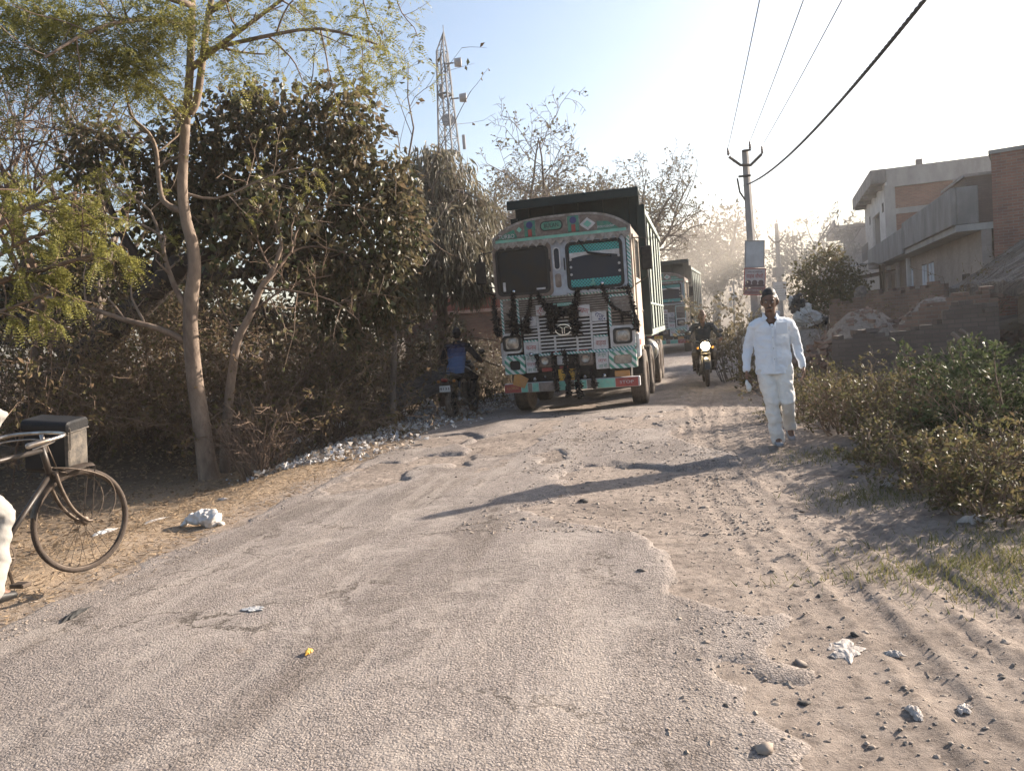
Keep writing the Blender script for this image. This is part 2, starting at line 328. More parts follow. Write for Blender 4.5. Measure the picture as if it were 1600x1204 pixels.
# ------------------------------------------------------------------ ground and road
def ground_mat():
    m, n, l, b, _ = _new('dry dirt'); tc = n.new('ShaderNodeTexCoord'); P = tc.outputs['Object']
    mp = n.new('ShaderNodeMapping'); mp.inputs['Rotation'].default_value = (0, 0, RD); l.new(P, mp.inputs[0]); Q = mp.outputs[0]   # x = across the road, y = along it
    a = noise(n, l, P, .9, 8, .7); ra = ramp(n, [(.3, (.24, .198, .168)), (.48, (.34, .285, .243)), (.60, (.25, .208, .178)), (.74, (.155, .128, .11))]); l.new(a.outputs[0], ra.inputs[0])
    f = noise(n, l, P, 14, 6, .7); rf = ramp(n, [(.33, (.60, .58, .57)), (.5, (.95, .94, .93)), (.68, (1.15, 1.14, 1.12))]); l.new(f.outputs[0], rf.inputs[0])
    col = mixc(n, l, 1.0, ra.outputs[0], rf.outputs[0], 'MULTIPLY')
    # dry grass and straw litter on the left verge, grey soil under the thicket, brown soil on the right
    sx = n.new('ShaderNodeSeparateXYZ'); l.new(Q, sx.inputs[0])
    wn = noise(n, l, P, 1.6, 5, .7); ad = n.new('ShaderNodeMath'); ad.operation = 'MULTIPLY_ADD'; l.new(wn.outputs[0], ad.inputs[0]); ad.inputs[1].default_value = 1.4; l.new(sx.outputs[0], ad.inputs[2])
    def band(a0, a1):
        r = n.new('ShaderNodeMapRange'); r.inputs[1].default_value = a0; r.inputs[2].default_value = a1; l.new(ad.outputs[0], r.inputs[0]); return r.outputs[0]
    st = noise(n, l, P, 30, 5, .7, 1.2); rs = ramp(n, [(.3, (.17, .12, .078)), (.5, (.32, .24, .165)), (.7, (.42, .325, .235))]); l.new(st.outputs[0], rs.inputs[0])
    col = mixc(n, l, band(-3.3, -3.9), col, rs.outputs[0])
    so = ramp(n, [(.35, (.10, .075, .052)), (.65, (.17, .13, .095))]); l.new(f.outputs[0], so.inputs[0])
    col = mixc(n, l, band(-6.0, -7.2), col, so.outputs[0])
    sr = ramp(n, [(.35, (.13, .10, .075)), (.65, (.22, .175, .13))]); l.new(a.outputs[0], sr.inputs[0])
    col = mixc(n, l, band(2.6, 4.2), col, sr.outputs[0])
    l.new(col, b.inputs['Base Color']); b.inputs['Roughness'].default_value = .95; b.inputs['Specular IOR Level'].default_value = .12
    # clods, grit and tyre ribs running along the road
    v = n.new('ShaderNodeTexVoronoi'); v.inputs['Scale'].default_value = 22; v.feature = 'SMOOTH_F1'; l.new(P, v.inputs['Vector'])
    g1 = noise(n, l, P, 35, 8, .75); g2 = noise(n, l, P, 7, 6, .65)
    h = n.new('ShaderNodeMath'); h.operation = 'MULTIPLY_ADD'; l.new(v.outputs[0], h.inputs[0]); h.inputs[1].default_value = -.25; l.new(g1.outputs[0], h.inputs[2])
    h2 = n.new('ShaderNodeMath'); h2.operation = 'MULTIPLY_ADD'; l.new(g2.outputs[0], h2.inputs[0]); h2.inputs[1].default_value = 2.0; l.new(h.outputs[0], h2.inputs[2])
    wv = n.new('ShaderNodeTexWave'); wv.wave_type = 'BANDS'; wv.bands_direction = 'X'; wv.inputs['Scale'].default_value = 3.2; wv.inputs['Distortion'].default_value = 2.5; wv.inputs['Detail'].default_value = 3; l.new(Q, wv.inputs['Vector'])
    h3 = n.new('ShaderNodeMath'); h3.operation = 'MULTIPLY_ADD'; l.new(wv.outputs[1], h3.inputs[0]); h3.inputs[1].default_value = .10; l.new(h2.outputs[0], h3.inputs[2])
    g3 = noise(n, l, P, 120, 6, .75); h4 = n.new('ShaderNodeMath'); h4.operation = 'MULTIPLY_ADD'; l.new(g3.outputs[0], h4.inputs[0]); h4.inputs[1].default_value = .8; l.new(h3.outputs[0], h4.inputs[2])
    l.new(bumpn(n, l, h4.outputs[0], .8, .018), b.inputs['Normal']); return m
def road_mat():
    m, n, l, b, _ = _new('worn asphalt'); tc = n.new('ShaderNodeTexCoord'); P = tc.outputs['Object']
    mp = n.new('ShaderNodeMapping'); mp.inputs['Rotation'].default_value = (0, 0, RD); l.new(P, mp.inputs[0]); mp2 = n.new('ShaderNodeMapping'); mp2.inputs['Scale'].default_value = (1, .13, 1); l.new(mp.outputs[0], mp2.inputs[0]); ST_ = mp2.outputs[0]   # stretched along the road
    def mth(op, x, y):
        q = n.new('ShaderNodeMath'); q.operation = op
        for k, v_ in enumerate((x, y)):
            if hasattr(v_, 'is_linked'): l.new(v_, q.inputs[k])
            else: q.inputs[k].default_value = v_
        return q.outputs[0]
    a = noise(n, l, P, .45, 7, .7); ra = ramp(n, [(.30, (.222, .192, .175)), (.50, (.292, .254, .231)), (.70, (.36, .312, .277))]); l.new(a.outputs[0], ra.inputs[0])
    # stones of the surfacing: each grain its own tone, dark binder between
    wob = noise(n, l, P, 40, 2); vm0 = n.new('ShaderNodeVectorMath'); vm0.operation = 'MULTIPLY_ADD'; l.new(wob.outputs['Color'], vm0.inputs[0]); vm0.inputs[1].default_value = (.02, .02, .02); l.new(P, vm0.inputs[2])
    v = n.new('ShaderNodeTexVoronoi'); v.inputs['Scale'].default_value = 85; l.new(vm0.outputs[0], v.inputs['Vector']); sc_ = n.new('ShaderNodeSeparateColor'); l.new(v.outputs['Color'], sc_.inputs[0])
    rg = ramp(n, [(.0, (.62, .61, .60)), (.45, (.95, .95, .95)), (.8, (1.12, 1.11, 1.10)), (1.0, (1.4, 1.37, 1.33))]); l.new(sc_.outputs[0], rg.inputs[0])
    rv = ramp(n, [(.0, (1.1, 1.1, 1.1)), (.5, (1, 1, 1)), (.85, (.5, .49, .48))]); l.new(v.outputs[0], rv.inputs[0])
    grain = mixc(n, l, 1.0, rg.outputs[0], rv.outputs[0], 'MULTIPLY'); col = mixc(n, l, .75, ra.outputs[0], grain, 'MULTIPLY')
    # worn wheel lanes and stains drawn out along the road
    sn = noise(n, l, ST_, 1.5, 7, .65); rs = ramp(n, [(.36, (.72, .70, .68)), (.52, (1, 1, 1)), (.68, (1.16, 1.14, 1.10))]); l.new(sn.outputs[0], rs.inputs[0]); col = mixc(n, l, 1.0, col, rs.outputs[0], 'MULTIPLY')
    # drifts of pale dust
    d = noise(n, l, P, 1.5, 9, .78, .6); rd = ramp(n, [(.50, (0, 0, 0)), (.62, (1, 1, 1))]); l.new(d.outputs[0], rd.inputs[0]); d2 = noise(n, l, ST_, 4, 6, .7); rd2 = ramp(n, [(.52, (0, 0, 0)), (.6, (1, 1, 1))]); l.new(d2.outputs[0], rd2.inputs[0])
    dust = mth('MULTIPLY', mth('MAXIMUM', rd.outputs[0], mth('MULTIPLY', rd2.outputs[0], .6)), .6); col = mixc(n, l, dust, col, (.385, .335, .292))
    v2 = n.new('ShaderNodeTexVoronoi'); v2.feature = 'DISTANCE_TO_EDGE'; v2.inputs['Scale'].default_value = .75
    wn = noise(n, l, P, 1.7, 8, .75); vm = n.new('ShaderNodeVectorMath'); vm.operation = 'MULTIPLY_ADD'; l.new(wn.outputs['Color'], vm.inputs[0]); vm.inputs[1].default_value = (1.3, 1.3, 0); l.new(P, vm.inputs[2]); l.new(vm.outputs[0], v2.inputs['Vector'])
    rc = ramp(n, [(.0, (1, 1, 1)), (.010, (0, 0, 0))]); l.new(v2.outputs[0], rc.inputs[0]); mk = noise(n, l, P, .6, 3); rk = ramp(n, [(.50, (0, 0, 0)), (.58, (1, 1, 1))]); l.new(mk.outputs[0], rk.inputs[0])
    mc = mth('MULTIPLY', rc.outputs[0], rk.outputs[0]); col = mixc(n, l, mc, col, (.12, .10, .085))
    l.new(col, b.inputs['Base Color']); b.inputs['Roughness'].default_value = .9; b.inputs['Specular IOR Level'].default_value = .15
    g1 = noise(n, l, P, 95, 4, .7); g2 = noise(n, l, P, 16, 5, .65)
    hgt = mth('ADD', mth('MULTIPLY', v.outputs[0], -.7), mth('MULTIPLY', sc_.outputs[1], .55)); hgt = mth('ADD', hgt, mth('MULTIPLY', g1.outputs[0], .9)); hgt = mth('MULTIPLY', hgt, mth('SUBTRACT', 1.0, mth('MULTIPLY', dust, 1.1))); hgt = mth('ADD', hgt, mth('MULTIPLY', g2.outputs[0], 1.3)); hgt = mth('ADD', hgt, mth('MULTIPLY', mc, -1.5))
    l.new(bumpn(n, l, hgt, .9, .011), b.inputs['Normal']); return m
M_['ground'] = ground_mat(); M_['road'] = road_mat()

def graded(a, b, fine_a, fine_b, step, grow=1.12):
    out = list(np.arange(fine_a, fine_b, step)); s = step; x = out[-1]
    while x < b: s *= grow; x += s; out.append(x)
    s = step; x = out[0]; pre = []
    while x > a: s *= grow; x -= s; pre.append(x)
    return np.array(pre[::-1] + out)
def road_mask(s, t):
    """1 on asphalt, 0 on bare dirt: ragged edges, the long break on the right and a few holes."""
    e = (fbm(s * .8, t * .8, 31, 4) - .47) * 1.3 + (fbm(s * 3, t * 3, 37, 4) - .46) * .7
    right = -.12 + .25 * np.sin(s * .9) * 0.5
    right = right - 1.35 * sstep(5.2, 6.3, s) * sstep(8.4, 7.2, s) - .25 * sstep(8.0, 10, s) + .1
    m = np.minimum(right + e * .9 - t, t + 4.15 + e * .45)
    for hs, ht, hr in ((8.6, -3.0, .42), (9.6, -2.6, .5), (9.0, -1.75, .38), (7.3, -.7, .6), (10.9, -1.2, .5), (12.2, -.4, .6), (8.2, -3.55, .3), (15, -2.4, .5), (10.2, -3.4, .35)):
        dd = np.hypot((s - hs) / 1.5, t - ht) - hr + e * 1.1
        m = np.minimum(m, dd)
    return sstep(-.05, .09, m)
def dirt_bump(s, t, x, y):
    near = sstep(40, 15, s)
    b = .034 * (fbm(x * 1.3, y * 1.3, 3, 4) - .47) + .012 * (fbm(x * 5.3 + y * 1.7, y * 5.3 - x * 1.7, 8, 5) - .46)
    for rt, w, dp in ((.62, .05, .012), (.90, .085, .020), (1.12, .035, .016), (1.36, .10, .022), (1.55, .04, .014), (1.86, .08, .02), (2.3, .10, .018)):   # tyre tracks cross the dirt towards the road
        c = rt + .10 * np.sin(s * .45 + rt * 5) - .165 * (np.minimum(s, 9) - 3); q = (t - c) / w; tread = (.75 + .25 * np.sin(s * 62 + 6 * np.abs(q))) * sstep(.30, .55, fbm(s * 1.1 + rt * 7, t * .5 + rt, 81, 3))
        b = b - dp * np.exp(-q ** 4) * tread * near + dp * .55 * (np.exp(-((np.abs(q) - 1.35) / .35) ** 2)) * (.4 + 1.2 * vnoise(s * 5 + rt * 9, t * 3, 77)) * near
    cl = fbm(x * 2.1, y * 2.1, 61, 3); b = b + .030 * np.maximum(0, fbm(x * 11, y * 11, 63, 3) - .52) * sstep(.42, .6, cl) * 2.2 + .010 * (fbm(x * 19 + y * 7, y * 19 - x * 7, 66, 3) - .45) * near
    b = b - .05 * np.exp(-((s - 7.2) / 1.2) ** 2 - ((t + .2) / .9) ** 2)
    return b * (.35 + .65 * near)
ss = graded(-60, 600, 1.9, 14, .03, 1.028); tt = graded(-260, 320, -5.6, 3.2, .03, 1.05)
S, T = np.meshgrid(ss, tt, indexing='ij'); X, Y = road_xy(S, T)
Z = base_h(X, Y) + dirt_bump(S, T, X, Y) + .25 * sstep(8, 30, np.abs(T)) * (fbm(X * .15, Y * .15, 40, 3) - .45)
mb = MB(); ni, nj = S.shape; i = np.arange(ni - 1)[:, None] * nj; j = np.arange(nj - 1)[None, :]
mb.add(np.stack([X, Y, Z], -1).reshape(-1, 3), np.stack([i + j + nj, i + j + nj + 1, i + j + 1, i + j], -1).reshape(-1, 4)[:, ::-1])
tag(mb.build('ground', M_['ground'], smooth=True), 'dusty dry earth verges and dirt track with tyre ruts beside the broken asphalt', kind='structure')
ss = graded(-8, 220, 1.8, 14, .045, 1.03); tt = np.arange(-4.9, 1.3, .045)
S, T = np.meshgrid(ss, tt, indexing='ij'); X, Y = road_xy(S, T); mk = road_mask(S, T)
Z = base_h(X, Y) - .04 + mk * (.058) + .012 * (fbm(X * 1.1, Y * 1.1, 51, 4) - .47) + .006 * mk * (fbm(X * 9, Y * 9, 55, 2) - .4)
Z += .03 * np.exp(-((T + 3.0) / .35) ** 2) * sstep(5, 9, S) * sstep(16, 11, S) - .02 * np.exp(-((T + 2.3) / .3) ** 2) * sstep(6, 9, S)
mb = MB(); ni, nj = S.shape; i = np.arange(ni - 1)[:, None] * nj; j = np.arange(nj - 1)[None, :]
F = np.stack([i + j, i + j + 1, i + j + nj + 1, i + j + nj], -1).reshape(-1, 4)
keep = (mk.reshape(-1)[F] > .02).any(1)
mb.add(np.stack([X, Y, Z], -1).reshape(-1, 3), F[keep][:, ::-1])
tag(mb.build('road', M_['road'], smooth=True), 'dusty grey asphalt road with ragged edges, potholes and cracks', kind='structure')
def surf(x, y):                                       # height of the top surface at a point
    s, t = road_st(np.array(float(x)), np.array(float(y)))
    g = base_h(np.array(float(x)), np.array(float(y))) + dirt_bump(s, t, np.array(float(x)), np.array(float(y)))
    r = base_h(np.array(float(x)), np.array(float(y))) - .04 + road_mask(s, t) * .058
    return float(max(g, r if -4.9 < t < 1.3 else -99))
# ------------------------------------------------------------------ trees and plants
def rand_dir(rng, d, spread):
    v = np.asarray(d) + rng.normal(0, spread, 3); return nrm(v)
def wander(rng, p, d, length, n, bend, up=0.0):
    P = [np.array(p, float)]; d = nrm(d)
    for i in range(n):
        d = nrm(d + rng.normal(0, bend, 3) + np.array([0, 0, up])); P.append(P[-1] + d * length / n)
    return np.array(P)
def along(P, u):
    P = np.asarray(P); x = u * (len(P) - 1); i = min(int(x), len(P) - 2); f = x - i
    return P[i] * (1 - f) + P[i + 1] * f, nrm(P[i + 1] - P[i])
def smooth_path(P, sub=4):
    P = np.asarray(P, float); n = len(P); out = []
    for i in range(n - 1):
        p0 = P[max(i - 1, 0)]; p1 = P[i]; p2 = P[i + 1]; p3 = P[min(i + 2, n - 1)]
        for k in range(sub):
            t = k / sub; out.append(.5 * ((2 * p1) + (p2 - p0) * t + (2 * p0 - 5 * p1 + 4 * p2 - p3) * t * t + (3 * p1 - p0 - 3 * p2 + p3) * t ** 3))
    out.append(P[-1]); return np.array(out)
def ramify(rng, mb, P, r0, r1, levels, nchild, lenf, spread, up, tips, mi=0, bend=.13, umin=.3, kmin=3, thr=.004, rfall=.55):
    """tubes for a limb and, recursively, its branches; the twig lines are collected in tips"""
    P = np.asarray(P); n = len(P); R = np.linspace(r0, r1, n)
    k = 9 if r0 > .06 else (6 if r0 > .02 else (4 if r0 > .008 else kmin))
    mb.tube(P, R, k, mi, cap=r0 > .02)
    if levels <= 0: tips.append(P); return
    L = np.linalg.norm(np.diff(P, axis=0), axis=1).sum()
    for c in range(nchild[0]):
        u = umin + (1 - umin) * (c + rng.random()) / nchild[0]; p, t = along(P, min(u, .999))
        side = nrm(np.cross(t, rng.normal(0, 1, 3))); d = nrm(t * .55 + side * spread + np.array([0, 0, up]))
        rr = max(thr, (r0 + (r1 - r0) * u) * rfall); ln = L * lenf * (.6 + .6 * rng.random()) * (1.15 - .5 * u)
        ramify(rng, mb, wander(rng, p, d, ln, max(3, min(7, int(ln / .12))), bend, up * .12), rr, rr * .45, levels - 1, nchild[1:] or nchild, lenf, spread, up, tips, mi, bend, .15, kmin, thr, rfall)
def frames(rng, D):
    """an orthonormal pair for each direction"""
    n = len(D); a = rng.normal(0, 1, (n, 3)); a -= D * (a * D).sum(1, keepdims=True); a /= np.linalg.norm(a, axis=1, keepdims=True) + 1e-9
    return a, np.cross(D, a)
def leaves(rng, mb, C, D, L, Wd, fold=.25, mi=0, droop=0.0):
    """one folded leaf of six corners per centre: C base points, D directions, L lengths, Wd widths"""
    n = len(C); D = D / (np.linalg.norm(D, axis=1, keepdims=True) + 1e-9); A, B = frames(rng, D); L = L[:, None]; Wd = Wd[:, None]
    dz = np.array([0, 0, -1.0]) * droop * L
    p0 = C; m = C + D * L * .45 + dz * .2; tip = C + D * L + dz
    l1 = m + A * Wd * .5 + B * Wd * fold; l2 = m - A * Wd * .5 + B * Wd * fold
    V = np.stack([p0, l1, tip, l2, m], 1).reshape(-1, 3); b = np.arange(n)[:, None] * 5
    F = np.concatenate([b + np.array([[0, 4, 1]]), b + np.array([[1, 4, 2]]), b + np.array([[2, 4, 3]]), b + np.array([[3, 4, 0]])])
    mb.add(V, F, mi)
def fronds(rng, mb, C, D, L, npair=9, lw=(.045, .013), mi=0, droop=.5):
    """feather fronds: leaflets in pairs along a drooping midrib"""
    for q in range(npair):
        u = (q + .6) / npair; base = C + D * (L * u)[:, None] + np.array([0, 0, -1.0]) * (droop * L * u * u)[:, None]
        T = D + np.array([0, 0, -1.0]) * (2 * droop * u); T /= np.linalg.norm(T, axis=1, keepdims=True)
        if q == 0: A, _ = frames(rng, T); A[:, 2] *= .4; A /= np.linalg.norm(A, axis=1, keepdims=True)
        for sg in (-1, 1):
            d = T * .55 + A * sg; d /= np.linalg.norm(d, axis=1, keepdims=True); ln = lw[0] * (1.15 - .6 * u) * (.8 + .4 * rng.random(len(C)))
            nrm2 = np.cross(d, T); nrm2 /= np.linalg.norm(nrm2, axis=1, keepdims=True) + 1e-9; w = np.cross(d, nrm2) * lw[1] * .5
            w = w + nrm2 * lw[1] * .25 * rng.normal(0, 1, (len(C), 1))
            V = np.stack([base - w * .4, base + d * (ln * .5)[:, None] - w, base + d * ln[:, None], base + d * (ln * .5)[:, None] + w], 1).reshape(-1, 3)
            mb.add(V, np.arange(len(C))[:, None] * 4 + np.array([[0, 1, 2, 3]]), mi)
def tip_points(rng, tips, n, umin=.2):
    idx = rng.integers(0, len(tips), n); C = np.zeros((n, 3)); D = np.zeros((n, 3))
    for q, i in enumerate(idx): C[q], D[q] = along(tips[i], min(.999, umin + (1 - umin) * rng.random()))
    return C, D
def rdirs(rng, n, up=0.0):
    v = rng.normal(0, 1, (n, 3)); v[:, 2] += up; return v / np.linalg.norm(v, axis=1, keepdims=True)
def blob_points(rng, blobs, n, shell=.55):
    """points in ellipsoids (centre, radii), denser towards the outside, broken into clumps"""
    w = np.array([b[1][0] * b[1][1] * b[1][2] for b in blobs]) ** .8; idx = rng.choice(len(blobs), n, p=w / w.sum())
    d = rdirs(rng, n); r = (shell + (1.08 - shell) * rng.random(n)) ** 1
    c = np.array([b[0] for b in blobs])[idx]; rad = np.array([b[1] for b in blobs])[idx]
    ct = rdirs(rng, 26 * len(blobs)).reshape(len(blobs), 26, 3); pick = ct[idx, rng.integers(0, 26, n)]
    d = d * .55 + pick * .75; d /= np.linalg.norm(d, axis=1, keepdims=True)
    return c + d * r[:, None] * rad, d
PX = lambda pts, d: np.array([W(x, y, d if np.isscalar(d) else d[i]) for i, (x, y) in enumerate(pts)])

# --- the slim roadside tree with feathery sprays
rng = np.random.default_rng(101)
base = G(326, 748); dA = base[1]
tree = thing('feathery_tree', 'tall slim tree with bare pale trunk and feathery green sprays, behind the bicycle', 'tree', base)
tl = lambda P: np.asarray(P) - base
tr = MB(); br = MB(); tips = []
main = PX([(330, 762), (322, 715), (313, 650), (304, 590), (298, 520), (299, 465), (304, 420), (300, 380), (290, 340), (285, 285), (290, 195)], dA)
tr.tube(tl(smooth_path(main, 5)), np.linspace(.128, .060, 51) + .05 * np.exp(-np.arange(51) / 3.0), 14)
main2 = PX([(290, 195), (297, 110), (300, 20), (303, -80), (310, -200)], dA)
ramify(rng, tr, tl(smooth_path(main2, 4)), .062, .028, 0, [1], .3, .8, .1, [])
ramify(rng, tr, tl(smooth_path(PX([(296, 178), (308, 155), (318, 80), (326, 20), (345, -60), (370, -160)], dA), 4)), .06, .03, 0, [1], .3, .8, .1, [])
limbs = [([(289, 478), (270, 440), (256, 395), (258, 372)], .05, 0), ([(284, 330), (256, 315), (248, 280), (244, 235), (232, 208), (205, 180), (195, 130)], .045, .1),
         ([(288, 532), (250, 514), (190, 498), (120, 475), (30, 455)], .05, -.25), ([(297, 108), (345, 70), (400, 30), (480, -30)], .05, -.4),
         ([(303, 10), (240, -10), (150, -30), (60, -20), (-30, 10)], .05, -1.2), ([(318, 80), (400, 60), (500, 45), (590, 70)], .035, -.9),
         ([(300, 40), (230, 30), (150, 45), (70, 90)], .04, -1.6), ([(326, 20), (420, -40), (540, -60), (650, -20)], .045, -.6),
         ([(290, 195), (235, 130), (170, 90), (100, 70)], .035, .9), ([(310, -100), (250, -140), (150, -130), (20, -90)], .05, -1.0),
         ([(256, 395), (235, 330), (190, 300), (160, 262)], .022, .3), ([(284, 300), (340, 310), (420, 275), (470, 262)], .022, .4), ([(258, 372), (215, 348), (170, 340), (150, 335), (172, 305), (160, 272)], .018, -.3)]
for pts, r, dz in limbs:
    P = PX(pts, [dA + dz * i / (len(pts) - 1) * 1.3 for i in range(len(pts))])
    ramify(rng, br, tl(smooth_path(P, 3)), r, r * .35, 2, [6, 4], .42, .9, .05, tips, umin=.3, thr=.0045)
tr.build('trunk', M_['bark_pale'], tree, True); br.build('branches', M_['bark_pale'], tree, True)
fo = MB()
ends = [(60, 40, -1.4), (130, 60, -1.2), (190, 90, -.8), (230, 60, -.6), (30, 110, -1.5), (100, 130, -1.0), (20, 190, -1.4), (90, 25, -1.2), (215, 110, -.5), (160, 110, -.4), (280, 30, -.6), (330, 40, -.5), (20, 15, -1.4), (250, 25, -1.0),
        (395, 30, -.4), (350, 95, -.6), (230, 140, -.6), (340, 70, -.6), (370, 115, -.6), (440, 25, -.4), (550, 40, -.8), (580, 20, -.8), (600, 65, -.8), (560, 100, -.7), (575, 125, -.7), (610, 115, -.7), (480, 60, -.6), (10, 290, -1.5), (5, 70, -1.6)]
C = []
for x, y, dz in ends:
    big = 135 if x < 300 and y < 150 else 34
    q = W(x, y, dA + dz); C.append(tl(q[None, :] + rng.normal(0, 1, (big, 3)) * np.array([.24, .3, .13])))
C1 = np.concatenate(C); D1 = rdirs(rng, len(C1)) * np.array([1, 1, .35]) + np.array([.25, -.2, -.12]); D1 /= np.linalg.norm(D1, axis=1, keepdims=True)
fronds(rng, fo, C1, D1, .16 + .16 * rng.random(len(C1)), 12, (.05, .0135), droop=.55)
C2, D2 = tip_points(rng, tips, 1000); D2 = D2 + rng.normal(0, .6, D2.shape); D2 /= np.linalg.norm(D2, axis=1, keepdims=True)
up = C2[:, 2] > 3.2; fronds(rng, fo, C2[up], D2[up], .08 + .12 * rng.random(up.sum()), 8, (.036, .011), droop=.4)
low = ~up; leaves(rng, fo, C2[low][:160], D2[low][:160], .05 + .05 * rng.random(min(160, low.sum())), .03 + .02 * rng.random(min(160, low.sum())), mi=1)
fo.build('crown', [M_['leaf_feather'], M_['leaf_vine']], tree)

# --- the thin second trunk
rng = np.random.default_rng(102); base = G(353, 737); dB = base[1]; tl = lambda P: np.asarray(P) - base
tree = thing('young_tree', 'thin crooked young tree wrapped in dry vines just right of the tall slim trunk', 'tree', base); tr = MB(); br = MB(); tips = []
tr.tube(tl(smooth_path(PX([(353, 748), (352, 700), (356, 640), (363, 580), (372, 530), (392, 490), (408, 450), (425, 425), (440, 385)], dB), 4)), np.linspace(.085, .03, 33), 10)
for pts, r, dz in [([(405, 452), (432, 425), (455, 395), (490, 385), (540, 395)], .03, .3), ([(425, 425), (410, 395), (402, 370), (405, 330)], .02, .2), ([(392, 490), (430, 460), (470, 440), (520, 430)], .02, -.3),
                   ([(440, 385), (430, 350), (415, 300), (440, 260)], .025, .3), ([(372, 530), (345, 480), (330, 440)], .018, .1), ([(408, 450), (460, 455), (520, 470), (560, 500)], .018, -.4), ([(455, 395), (470, 350), (520, 320), (590, 330)], .02, .2)]:
    ramify(rng, br, tl(smooth_path(PX(pts, [dB + dz * i for i in range(len(pts))]), 3)), r, r * .35, 2, [6, 4], .5, .9, .02, tips, umin=.2, thr=.004)
tr.build('trunk', M_['bark_pale'], tree, True); br.build('branches', M_['twig'], tree, True)
fo = MB(); C, D = tip_points(rng, tips, 420); D = D + rng.normal(0, .5, D.shape) + np.array([0, 0, -.5]); leaves(rng, fo, C, D, .05 + .07 * rng.random(len(C)), .035 + .04 * rng.random(len(C)))
fo.build('crown', M_['leaf_vine'], tree)

# --- the big leaning tree with the dark crown
rng = np.random.default_rng(103); base = G(40, 690); dC = max(base[1], 11.2); base = on_ground(*(W(40, 690, dC)[:2])); tl = lambda P: np.asarray(P) - base
tree = thing('leaning_tree', 'massive dark leaning tree with heavy crown of broad dark leaves', 'tree', base); tr = MB(); br = MB(); tips = []
lean = PX([(30, 705), (45, 665), (75, 622), (110, 580), (150, 540), (190, 505), (235, 462), (285, 410)], [dC] * 4 + [dC - .1, dC - .1, dC, dC])
lean[0][2] = base[2] - .1
tr.tube(tl(smooth_path(lean, 4)), np.linspace(.28, .20, 29), 14)
for pts, r, dz in [([(110, 582), (90, 540), (60, 520), (20, 480)], .1, .2), ([(235, 462), (255, 400), (300, 340), (330, 270), (340, 190)], .15, .3), ([(285, 410), (350, 390), (420, 360), (480, 300), (520, 230)], .14, .2), ([(285, 410), (330, 430), (420, 420), (520, 400), (590, 420)], .12, -.1),
                   ([(240, 440), (200, 380), (170, 320), (150, 240)], .1, .1), ([(420, 290), (480, 290), (540, 270), (600, 250)], .05, .0), ([(350, 395), (430, 280), (470, 200), (480, 150)], .07, .2)]:
    ramify(rng, br, tl(smooth_path(PX(pts, [dC + dz * i for i in range(len(pts))]), 3)), r, r * .3, 2, [6, 4], .45, .85, .05, tips, umin=.3, thr=.006)
tr.build('trunk', M_['bark_dark'], tree, True); br.build('branches', M_['bark_dark'], tree, True)
s_ = dC / FPX; blobs = []
for x, y, rx, ry, dz in [(150, 215, 62, 50, .2), (140, 265, 40, 40, 0), (230, 270, 50, 60, .6), (310, 240, 90, 90, .5), (380, 160, 60, 40, .5), (430, 200, 95, 80, .3), (520, 180, 75, 62, 0), (560, 240, 70, 70, .1), (400, 300, 110, 70, .4), (500, 300, 100, 80, .1), (330, 340, 90, 60, .2),
                         (590, 330, 55, 60, 0), (450, 380, 100, 70, .0), (560, 410, 80, 70, -.2), (610, 460, 45, 55, 0), (250, 350, 60, 60, .4), (540, 490, 80, 60, .1), (625, 290, 40, 55, .2), (640, 350, 35, 60, .1), (620, 400, 35, 50, .1), (200, 420, 70, 50, .6), (100, 420, 60, 60, .5)]:
    blobs.append((tl(W(x, y, dC + dz)), (rx * s_, .75 * (rx + ry) / 2 * s_ + .2, ry * s_)))
fo = MB(); C, D = blob_points(rng, blobs, 17500, .25); D = D * .5 + rdirs(rng, len(C), -.7); sz = .06 + .085 * rng.random(len(C))
leaves(rng, fo, C, D, sz * 1.2, sz * .75, .15, droop=.15)
fo.build('crown', M_['leaf_dark'], tree)

# --- vines hanging over the thicket: larger light and withered leaves
rng = np.random.default_rng(104)
def climber(name, label, pts, d, n, mat, size, base_px):
    b = G(*base_px); b = on_ground(*W(base_px[0], base_px[1], d)[:2]); o = thing(name, label, 'creeper', b, group='creepers draped over the thicket'); st = MB(); fo = MB()
    for x, y, rx, ry in pts:
        for q in range(5):
            p0 = W(x + rng.normal(0, rx * .5), y - ry * .4, d + rng.normal(0, .2)); P = wander(rng, p0 - b, (rng.normal(0, .5), rng.normal(0, .4), -.8), ry * 2.2 * d / FPX, 9, .35)
            st.tube(P, .006, 4, cap=False)
    bl = [(W(x, y, d) - b, (rx * d / FPX, .35, ry * d / FPX)) for x, y, rx, ry in pts]
    C, D = blob_points(rng, bl, n, .1); D = D * .3 + rdirs(rng, n, -1.3); sz = size * (.6 + .8 * rng.random(n)); leaves(rng, fo, C, D, sz * 1.15, sz * .85, .2, droop=.1)
    st.build('stem', M_['twig'], o); fo.build('foliage', mat, o)
climber('creeper', 'creeper with large grey green leaves hanging just right of the slim trunk', [(350, 350, 45, 40), (420, 330, 50, 30), (345, 410, 30, 40), (400, 300, 40, 40), (470, 345, 40, 25)], dC - 1.6, 420, M_['leaf_vine'], .10, (390, 690))
climber('creeper', 'creeper with yellowed leaves trailing over the bushes behind the motorcyclist', [(560, 350, 60, 50), (620, 370, 50, 40), (590, 440, 50, 60), (540, 420, 40, 40)], dC - .4, 700, M_['leaf_vine'], .085, (590, 640))

